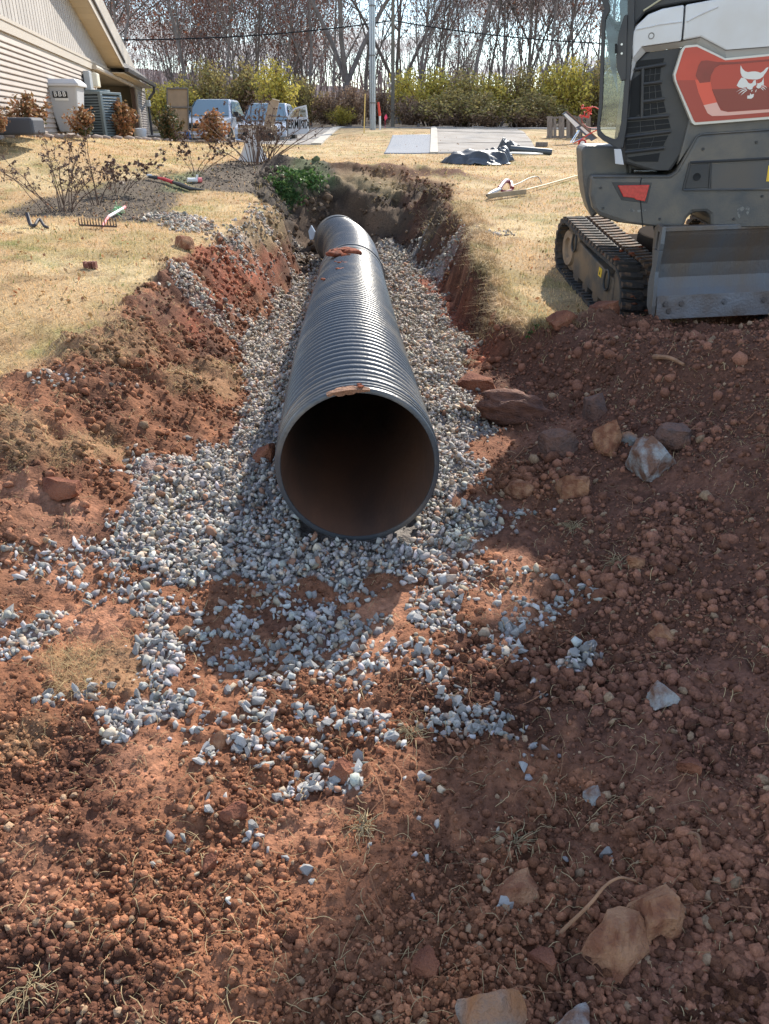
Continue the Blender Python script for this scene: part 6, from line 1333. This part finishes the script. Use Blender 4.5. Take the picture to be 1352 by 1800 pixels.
def branch(p, d, L, r, depth, segs, r_, tips, spread, bend=.12, nseg=4, up_=.1):
    p = np.array(p, float); d = np.array(d, float)
    for k in range(nseg):
        d2 = d + r_.normal(0, bend, 3) + [0, 0, up_ * .35]; d2 /= np.linalg.norm(d2); q = p + d2 * L / nseg; ra = r * (1 - .55 * k / nseg); rb = r * (1 - .55 * (k + 1) / nseg)
        segs[depth].append((p, q, ra, rb)); p, d = q, d2
        if depth > 0 and k >= (1 if depth >= 3 else 0):
            for _ in range((2 if r_.random() < .35 else 1) if depth > 2 else (2 if r_.random() < .6 else 1)):
                a = r_.uniform(0, 2 * PI); sd_ = np.cross(d, [math.cos(a), math.sin(a), .3]); sd_ /= np.linalg.norm(sd_) + 1e-9; nd = d * (1 - spread) + sd_ * spread; nd[2] += up_; nd /= np.linalg.norm(nd)
                branch(p, nd, L * r_.uniform(.45, .72), rb * r_.uniform(.45, .7), depth - 1, segs, r_, tips, spread, bend, nseg, up_)
    if depth > 0: 
        for _ in range(2):
            a = r_.uniform(0, 2 * PI); sd_ = np.array([math.cos(a), math.sin(a), 0]); nd = d * .8 + sd_ * .4; nd /= np.linalg.norm(nd); branch(p, nd, L * r_.uniform(.5, .7), r * .42, depth - 1, segs, r_, tips, spread, bend, nseg, up_)
    else: tips.append(p)
rust = leaf_mat('rust_leaves', [(.16, .055, .035), (.30, .12, .07), (.22, .10, .07), (.35, .17, .10)], .3)
twigm = mat('purple_brown_twigs', (.34, .27, .26), .95, objrand=.3)
def tree_proto(seed, h, r0, leafn, spread=.45, lean=(0, 0), fork=0):
    r_ = np.random.default_rng(seed); segs = {k: [] for k in range(6)}; tips = []
    root = empty('bare_tree'); d = np.array([lean[0], lean[1], 1.0])
    if fork:
        p = np.array([0, 0, 0.0]); q = p + [0, 0, h * .16]; segs[5].append((p - [0, 0, .5], q, r0 * 1.15, r0 * .95))
        for k in range(fork): a = 2 * PI * k / fork + r_.uniform(0, 1); nd = np.array([math.cos(a) * .45, math.sin(a) * .35, 1]); nd /= np.linalg.norm(nd); branch(q, nd, h * .62, r0 * .62, 4, segs, r_, tips, spread, .10, 4, .12)
    else:
        branch((0, 0, -.4), d / np.linalg.norm(d), h * .72, r0, 4, segs, r_, tips, spread, .05, 6, .1)
    V, F = tubes_np(segs[5] + segs[4], 7); o = fastmesh('trunk', V, F, bark, parent=root, smooth=True, k=4)
    V, F = tubes_np(segs[3] + segs[2], 4); o = fastmesh('limbs', V, F, bark, parent=root, smooth=True, k=4); o['kind'] = 'stuff'
    fine = segs[1] + segs[0]
    if len(fine) > 3600: idx = r_.permutation(len(fine))[:3600]; fine = [fine[i] for i in idx]
    V, F = tubes_np([(a, b, max(c, .011), max(d_, .008)) for a, b, c, d_ in fine], 3); o = fastmesh('crown', V, F, twigm, parent=root, k=4)
    if leafn:
        T_ = np.array(tips); P_ = T_[r_.integers(0, len(T_), leafn)] + r_.normal(0, .35, (leafn, 3)); V, F, rn = leaves_np(P_, .15, r_); fastmesh('foliage', V, F, rust, parent=root, k=4, attr={'rnd': rn})
    print('tree', seed, len(segs[1]) + len(segs[0]), len(tips)); return root
protos = [tree_proto(1, 13, .24, 0, .5, fork=3), tree_proto(2, 13, .12, 0, .42), tree_proto(3, 11, .09, 500, .42, (.08, 0)), tree_proto(4, 13, .11, 0, .45, (-.10, 0)), tree_proto(5, 10, .13, 3000, .55, fork=3), tree_proto(6, 14, .14, 300, .42, (.03, .02)), tree_proto(7, 11, .08, 1300, .45, (-.03, 0))]
r_ = random.Random(21)
TREES = [(612, 52, 0, 1.05, 'dark forked tree behind the galvanised pole'), (548, 56, 1, 1.0, ''), (585, 58, 3, 1.0, ''), (640, 60, 5, 1.0, ''), (500, 60, 3, .95, ''), (735, 58, 1, 1.0, ''), (700, 66, 0, 1.0, ''), (770, 62, 3, 1.0, ''), (815, 58, 5, 1.0, ''), (850, 64, 1, 1.0, ''),
         (340, 52, 1, 1.1, 'tall leaning bare tree over the first truck'), (398, 56, 3, 1.0, ''), (425, 58, 6, 1.1, ''), (455, 60, 1, 1.0, ''), (300, 62, 6, .9, ''), (222, 50, 4, 1.15, 'rust leaved tree directly above the roof eave'), (185, 56, 4, 1.2, ''), (240, 60, 4, .8, ''), (205, 60, 4, 1.1, ''), (320, 72, 4, .9, ''),
         (880, 60, 3, 1.0, ''), (910, 66, 6, 1.0, ''), (945, 60, 1, 1.0, ''), (975, 64, 5, 1.0, ''), (1005, 62, 3, 1.0, ''), (1035, 60, 6, 1.05, ''), (1065, 66, 1, 1, ''), (1100, 62, 5, 1, '')]
for k in range(52): TREES.append((r_.uniform(150, 1130), r_.uniform(64, 96), r_.choice([1, 2, 3, 5, 6, 2, 6]), r_.uniform(.8, 1.1) * (1.0), ''))
for k in range(5): TREES.append((r_.uniform(300, 640), r_.uniform(66, 90), 4, r_.uniform(.7, .9), ''))
TREES = [t_ for t_ in TREES if t_[4] or not 236 < t_[0] < 302]
first = {}
adj = {0: 'forked', 1: 'straight', 2: 'thin leaning', 3: 'slanting', 4: 'rust leaved', 5: 'tall', 6: 'slender part leaved'}
for n_, (px, Y, pr, s_, lab) in enumerate(TREES):
    o = protos[pr] if pr not in first else copy_tree(protos[pr]); first[pr] = 1
    X = (px - 676) / 1350 * Y * .9; o.location = (X, Y, min(gz(X, min(Y, 58), False), 2.1)); o.rotation_euler = (0, 0, r_.uniform(0, 6.28) if n_ not in (0, 10) else 0); o.scale = (s_, s_, s_ * r_.uniform(.95, 1.1))
    side = 'left of the service pole' if px < 640 else 'between the poles and the excavator' if px < 1050 else 'behind the excavator cab'
    dep = 'front' if Y < 65 else 'middle' if Y < 80 else 'rear'
    tag(o, lab or '%s tree, %s row of the wood %s' % (adj[pr], dep, side), 'tree', 'trees of the wood beyond the road')
# the far wood reads as one mass of stems
rg = np.random.default_rng(5); segs = []
for k in range(1900):
    Y = rg.uniform(88, 125); X = rg.uniform(-.62, .40) * Y; h = rg.uniform(4, 10) * (1.05 - .3 * (X / Y + .62)) * (1 - .45 * math.exp(-((X / Y + .31) / .035) ** 2)); z = 2 + (Y - 60) * .03
    l = rg.normal(0, .10, 2); p = np.array([X, Y, z]); m_ = p + [l[0] * h * .5, l[1], h * .5]; q = p + [l[0] * h * 1.2, l[1], h]; r0 = rg.uniform(.04, .11); segs += [(p, m_, r0, r0 * .6), (m_, q, r0 * .6, .012)]
    for j in range(3): b = m_ + (q - m_) * rg.random(); segs.append((b, b + [rg.normal(0, .9), 0, rg.uniform(.6, 2)], .025, .01))
V, F = tubes_np(segs, 3); tag(fastmesh('far_woodland', V, F, twigm, k=4), kind='stuff')
# wooded hill
xs = np.linspace(-260, 200, 120); V, F = [], []
hh = 6 + 9 / (1 + np.exp((xs + 45) / 22)) + 2.5 * fbm(xs, xs * 0, 14, 4, 5)
rows = [(140, 0), (165, .55), (190, .9), (230, 1.0), (330, .9)]
for Y, f in rows: V.append(np.stack([xs, np.full(120, float(Y)), 1.5 + hh * f + (fbm(xs, xs * 0 + Y, 6, 3, 9) - .5) * 3 * f], 1))
i = np.arange(len(rows) * 120).reshape(len(rows), 120); F = np.stack([i[:-1, :-1], i[:-1, 1:], i[1:, 1:], i[1:, :-1]], -1).reshape(-1, 4)
tag(fastmesh('hills', np.concatenate(V), F, mat('wooded_hill', (.17, .11, .095), 1, col2=(.085, .065, .075), scale=.35, bump=1, bscale=.8), k=4, smooth=True), kind='structure')
# ---- hedge shrubs
leafY = leaf_mat('yellow_green_leaves', [(.40, .36, .07), (.66, .56, .12), (.80, .62, .14), (.30, .28, .08)], .5)
leafG = leaf_mat('olive_leaves', [(.18, .19, .08), (.38, .31, .12), (.56, .44, .15), (.36, .26, .15)], .45)
leafB = leaf_mat('brown_brush_leaves', [(.22, .14, .10), (.38, .26, .17), (.28, .19, .14), (.44, .29, .18)], .4)
leafR = leaf_mat('dried_shrub_leaves', [(.26, .11, .06), (.44, .21, .10), (.17, .12, .05), (.52, .32, .17)], .35)
leafD = leaf_mat('dark_shrub_leaves', [(.035, .055, .02), (.06, .08, .03), (.22, .13, .06), (.05, .06, .03)], .25)
leafS = leaf_mat('shrivelled_leaves', [(.06, .035, .03), (.12, .07, .05), (.09, .06, .055), (.17, .10, .07)], .15)
leafW = leaf_mat('weed_leaves', [(.04, .09, .025), (.07, .14, .035), (.13, .19, .06)], .3)
def shrub_proto(name, seed, w, h, nst, nleaf, m1, m2, size, arch=.5, top=.5):
    r = np.random.default_rng(seed); root = empty(name); segs, P1, P2 = [], [], []
    for k in range(nst):
        a = r.uniform(0, 2 * PI); rad = abs(r.normal(0, .45)); ex, ey = math.cos(a) * rad * w / 2, math.sin(a) * rad * w / 2; hh = h * r.uniform(.6, 1.0) * (1 - .25 * rad)
        p = np.array([ex * .35, ey * .35, 0]); n = 6; prev = p
        for j in range(1, n + 1):
            f = j / n; q = np.array([ex * (.35 + .9 * f ** 1.3), ey * (.35 + .9 * f ** 1.3), hh * (f - arch * .25 * f ** 3 * rad)]) + r.normal(0, .03 * w, 3) * f; segs.append((prev, q, .018 * (1 - .7 * f) * h / 2, .015 * (1 - .7 * f) * h / 2))
            if j > 1:
                m = int(nleaf / nst / (n - 1)); fr = r.random((m, 1)); L_ = prev + (q - prev) * fr + r.normal(0, .05 * w, (m, 3)) * [1, 1, .8]
                (P1 if f > 1 - top + r.normal(0, .12) else P2).append(L_)
            prev = q
    V, F = tubes_np(segs, 3); fastmesh('stems', V, F, cane, parent=root, k=4)['kind'] = 'stuff'
    for P_, m in ((P1, m1), (P2, m2)):
        if P_: P_ = np.concatenate(P_); V, F, rn = leaves_np(P_, size, r); fastmesh('foliage', V, F, m, parent=root, k=4, attr={'rnd': rn})
    return root
def put_many(protos, spots, cat, group):
    used = set()
    for (px, py, t, w, h, pk, lab) in spots:
        o = protos[pk] if pk not in used else copy_tree(protos[pk]); used.add(pk); p = atT(px, py, t); o.location = p; o.rotation_euler = (0, 0, r_.uniform(0, 6.28)); o.scale = (w * t / 1350, w * t / 1350, h * t / 1350); tag(o, lab, cat, group)
hp2 = [shrub_proto('hedge_shrub', 11, 1, 1, 60, 4200, leafY, leafG, .032, .5, .55), shrub_proto('hedge_shrub', 12, 1, 1, 60, 4200, leafG, leafG, .032, .5, .5), shrub_proto('hedge_shrub', 13, 1, 1, 60, 4000, leafG, leafB, .034, .5, .4), shrub_proto('brush_shrub', 14, 1, 1, 60, 3200, leafB, leafB, .034, .5, .4)]
spots = [(285, 222, 40, 95, 74, 0, 'yellow green hedge shrub just right of the house eave'), (325, 220, 41, 100, 78, 0, 'yellow green hedge shrub behind the tan screen'), (375, 220, 42, 120, 108, 1, 'olive hedge shrub behind the first truck'), (435, 220, 43, 130, 104, 2, 'brown olive hedge shrub between the two trucks'), (490, 220, 40, 115, 112, 0, 'bright yellow green hedge shrub behind the second truck'), (535, 220, 43, 90, 80, 1, 'olive hedge shrub right of the bright one behind the open truck door'),
         (578, 219, 43, 80, 56, 3, 'low brown brush shrub left of the yellow stake'), (622, 219, 43, 90, 74, 3, 'tall brown brush shrub left of the service pole'), (672, 219, 43, 84, 64, 3, 'brown brush shrub between the two poles'), (715, 219, 44, 90, 96, 0, 'yellow shrub just right of the wooden pole'), (600, 222, 42, 60, 36, 0, 'small yellow green bush at the edge of the left driveway'),
         (760, 222, 42, 120, 100, 0, 'green yellow hedge shrub above the gravel pad'), (815, 223, 42, 125, 94, 1, 'olive hedge shrub above the right driveway'), (865, 223, 42, 120, 92, 0, 'yellow green hedge shrub behind the right driveway corner'), (915, 224, 42, 125, 98, 1, 'olive hedge shrub left of the pallet'), (960, 224, 42, 120, 108, 0, 'yellow hedge shrub directly behind the pallet'), (1005, 225, 42, 120, 120, 0, 'tallest yellow hedge shrub beside the excavator door'), (1050, 225, 42, 110, 112, 1, 'olive hedge shrub seen through the excavator door'), (1095, 225, 43, 110, 112, 2, 'hedge shrub behind the excavator louvres'),
         (790, 221, 40, 110, 62, 2, 'lower brown green shrub in front of the hedge above the gravel pad'), (850, 222, 40, 110, 56, 2, 'lower brown green shrub in front of the hedge at the right driveway'), (930, 223, 40, 120, 58, 2, 'lower brown green shrub in front of the hedge left of the pallet'), (725, 220, 41, 80, 52, 3, 'low brown shrub in front of the yellow shrub')]
put_many(hp2, spots, 'shrub', 'hedge shrubs along the road')
# verge of dry weeds below the hedge
hs2 = [shrub_proto('dried_shrub', 21, 1, 1, 34, 1500, leafR, leafR, .075, .4, .5), shrub_proto('dried_shrub', 22, 1, 1, 34, 1700, leafR, leafD, .070, .3, .45), shrub_proto('evergreen_shrub', 23, 1, 1, 40, 2200, leafD, leafD, .060, .3, .4)]
put_many(hs2, [(0, 234, 11.6, 40, 44, 0, 'rust brown shrub cut by the left edge of the picture'), (58, 236, 13.2, 82, 70, 1, 'largest red brown shrub against the siding left of the rubbish bin'), (150, 240, 15.8, 56, 54, 1, 'brown shrub in front of the rubbish bin corner'), (219, 244, 20, 58, 64, 0, 'rust shrub between the air conditioner and the garage corner'), (300, 250, 21, 56, 60, 2, 'dark green shrub right of the house corner'), (378, 252, 22, 66, 56, 0, 'orange brown shrub in front of the first truck')], 'shrub', 'foundation shrubs by the house')
# stones edging the shrub bed
edg = mat('edging_stone', (.38, .30, .25), .9, var=.3, scale=8, objrand=.2)
for k in range(26):
    px = 8 + k * 18 + r_.uniform(-5, 5); g = atT(px, 238 + px * .032, 12.6 + px * .027); v, f = ico_template(900 + k, 1, .15); o = fastmesh('edging_stone', v * [.16, .10, .06], f, edg, smooth=True); o.location = (g.x, g.y, gz(g.x, g.y) + .02); tag(o, 'flat tan edging stone along the shrub bed before the house', 'stone', 'edging stones of the shrub bed')
# ---- dead perennials in the mulch bed
def dead_plant(name, px, py, hpx, wpx, nst, seed, label, lean=0, heads=True, m=cane, mhead=leafS, cat='dead plant', size=.022, nb=4):
    g = ground_pt(px, py); t = (g - CAM).dot(Vector((0, CP, -SP))); h, w = hpx * t / 1350, wpx * t / 1350; r = np.random.default_rng(seed); root = empty(name, g, label=label, cat=cat); segs, P_ = [], []
    for k in range(nst):
        a = r.uniform(-1, 1); p = np.array([a * w * .12, r.normal(0, .08) * w, 0]); ex = (a + lean + r.normal(0, .15)) * w * .5; ey = r.normal(0, .22) * w; hh = h * r.uniform(.55, 1.0) * (1 - .35 * abs(a)); prev = p; n = 7
        for j in range(1, n + 1):
            f = j / n; q = p + [ex * f ** 1.15, ey * f, hh * f ** .95]; q = q + r.normal(0, .018 * h, 3) * f; segs.append((prev, q, .0065 * (1 - .6 * f) * h / .8, .0065 * (1 - .6 * (f + .14)) * h / .8 + .0008)); 
            if j > 2:
                for b in range(nb):
                    if r.random() < .55:
                        e = q + np.array([r.normal(0, .09), r.normal(0, .09), r.uniform(.0, .12)]) * h; segs.append((q, e, .0026, .0016))
                        if heads: P_ += [e + r.normal(0, .010, 3) for _ in range(5)]
                        elif r.random() < .25: P_ += [e + r.normal(0, .02, 3) for _ in range(2)]
            prev = q
        if heads or r.random() < .4: P_ += [prev + r.normal(0, .014, 3) for _ in range(7)]
    V, F = tubes_np(segs, 4); fastmesh('stems', V, F, m, parent=root, k=4)['kind'] = 'stuff'
    V, F, rn = leaves_np(np.array(P_), size * t / 9, r, 1.5); fastmesh('dead_leaves', V, F, mhead, parent=root, k=4, attr={'rnd': rn})
dead_plant('dead_perennial', 110, 372, 135, 190, 15, 1, 'largest dead perennial clump with dark seed heads on the left mulch bed')
dead_plant('dead_perennial', 170, 362, 130, 60, 5, 2, 'tall thin dead stalks at the right of the largest dead clump')
dead_plant('dead_perennial', 215, 338, 78, 100, 7, 3, 'leaning dead clump with curled brown leaves beside the red handled tool', lean=.7, size=.03)
dead_plant('dead_perennial', 345, 302, 80, 130, 6, 4, 'sparse dead stalks behind the pink and white can', size=.026)
dead_plant('dead_cane_bush', 452, 292, 118, 190, 24, 5, 'tall clump of bare dead canes in front of the lettered truck', heads=False, size=.03, nb=3)
dead_plant('dead_cane_bush', 472, 290, 112, 70, 10, 6, 'upright dead canes with shrivelled leaves at the right of the tall clump', heads=True, size=.020)
# weeds
r4 = np.random.default_rng(9)
for px, py, wpx, n, lab in ((530, 318, 62, 1500, 'bright green weed patch on the left rim of the hole'), (505, 342, 46, 900, 'smaller patch of green weeds below the bright one'), (936, 590, 26, 60, 'small green weed sprouting from the cut turf bank')):
    g = ground_pt(px, py); t = (g - CAM).dot(Vector((0, CP, -SP))); w = wpx * t / 1350; q = r4.normal(0, .28, (n, 2)) * [w, w * .7]; X, Y = g.x + q[:, 0], g.y + q[:, 1]; P_ = np.stack([X, Y, H(X, Y) + r4.uniform(.01, .16, n) * min(1, w)], 1)
    V, F, rn = leaves_np(P_, .045 if w > .4 else .02, r4, 1.3); tag(fastmesh('weed_patch', V, F, leafW, k=4, attr={'rnd': rn}), lab, 'weeds', kind='stuff')
# tufts of dead grass in the spoil
tuft = mat('tuft_straw', (.46, .36, .20), .8, var=.4, scale=20)
for px, py, s_, lab in ((1010, 925, .06, 'pale tuft of dead grass on the spoil slope below the rocks'), (1090, 995, .06, 'flattened tuft of dead grass beside the small tan stone'), (905, 1475, .045, 'spiky tuft of straw above the half sunk tan rock'), (640, 1440, .05, 'long straws bunched on the soil below the right gravel strip'), (55, 1730, .05, 'greenish grass tuft at the lower left edge'), (820, 640, .09, 'dry grass tuft on the gravel below the right bank'), (725, 1290, .04, 'small straw tuft beside the right gravel strip')):
    g = ground_pt(px, py); r = np.random.default_rng(px); segs = []
    for k in range(46):
        a = r.uniform(0, 2 * PI); l = s_ * r.uniform(.6, 1.6); p = np.array([r.normal(0, .25) * s_, r.normal(0, .25) * s_, 0]); m_ = p + [math.cos(a) * l * .5, math.sin(a) * l * .5, l * r.uniform(.15, .5)]; q = m_ + [math.cos(a + .4) * l * .6, math.sin(a + .4) * l * .6, -l * r.uniform(0, .25)]; segs += [(p, m_, .0013, .0012), (m_, q, .0012, .0006)]
    V, F = tubes_np(segs, 3); o = fastmesh('grass_tuft', V, F, tuft, k=4); o.location = g; tag(o, lab, 'grass tuft')
# leaves blown on the lawn
r5 = np.random.default_rng(44); FX, FY = fan_points(2600, 5, 30, r5, .56); k = (dirt_mask(FX, FY, trench_w(FX, FY)) < .3); FX, FY = FX[k], FY[k]
V, F, rn = leaves_np(np.stack([FX, FY, H(FX, FY) + .02], 1), .030, r5, 1.3); tag(fastmesh('fallen_leaves', V, F, leafR, k=4, attr={'rnd': rn}), kind='stuff')
# mulch chips
MX, MY = fan_points(60000, 8, 26, r4, .56); k = (pmax(MX, MY, MULCH, .14, .5) > .5); MX, MY = MX[k], MY[k]; MS = r4.uniform(.006, .016, len(MX)) * np.maximum(1, MY / 9)
mc = np.array([.095, .078, .065]) * r4.uniform(.35, 1.7, (len(MX), 1)); scatter('mulch_chips', np.stack([MX, MY, H(MX, MY) + MS * .3], 1), MS, mc, [hull_template(6, 500 + k, .4) for k in range(6)], clod_mat, r4, aniso=.6)
# unseen evergreen added on the right so its shade falls across the spoil
r = np.random.default_rng(31); ev = empty('added_shade_tree', (4.7, 9.5, .45), label='unseen evergreen tree added beyond the excavator to shade the spoil', cat='tree')
V, F = tubes_np([((0, 0, -.2), (0, 0, 8.4), .18, .05)], 8); fastmesh('trunk', V, F, bark, parent=ev, k=4)
P_ = r.normal(0, 1, (11000, 3)); P_ /= np.linalg.norm(P_, axis=1)[:, None]; P_ *= (r.random((11000, 1)) ** .4) * [1.55, 1.6, 3.0]; P_ = P_ + [0, 0, 5.9]; nn = fbm(P_[:, 0] + P_[:, 2], P_[:, 1], .8, 3, 3); P_ = P_[nn > .47]
V, F, rn = leaves_np(P_, .22, r); fastmesh('crown', V, F, leafD, parent=ev, k=4, attr={'rnd': rn})
# corner of a far house seen behind the open cab door
fh = empty('far_house', atT(1052, 162, 48), label='pale gable corner of a far house behind the excavator door', cat='house')
F0 = atT(1052, 150, 48)
mb = MB(); mb.prism([hit(x, y, F0, YN) for x, y in [(1044, 158), (1052, 130), (1110, 95), (1110, 215), (1044, 215)]], (0, 4, 0)); lp(mb, 'wall', wh, fh)
mb = MB(); mb.prism([hit(x, y, F0, YN) for x, y in [(1038, 160), (1050, 124), (1110, 88), (1110, 95), (1052, 131), (1043, 161)]], (0, 5, 0)); lp(mb, 'roof', shin, fh)
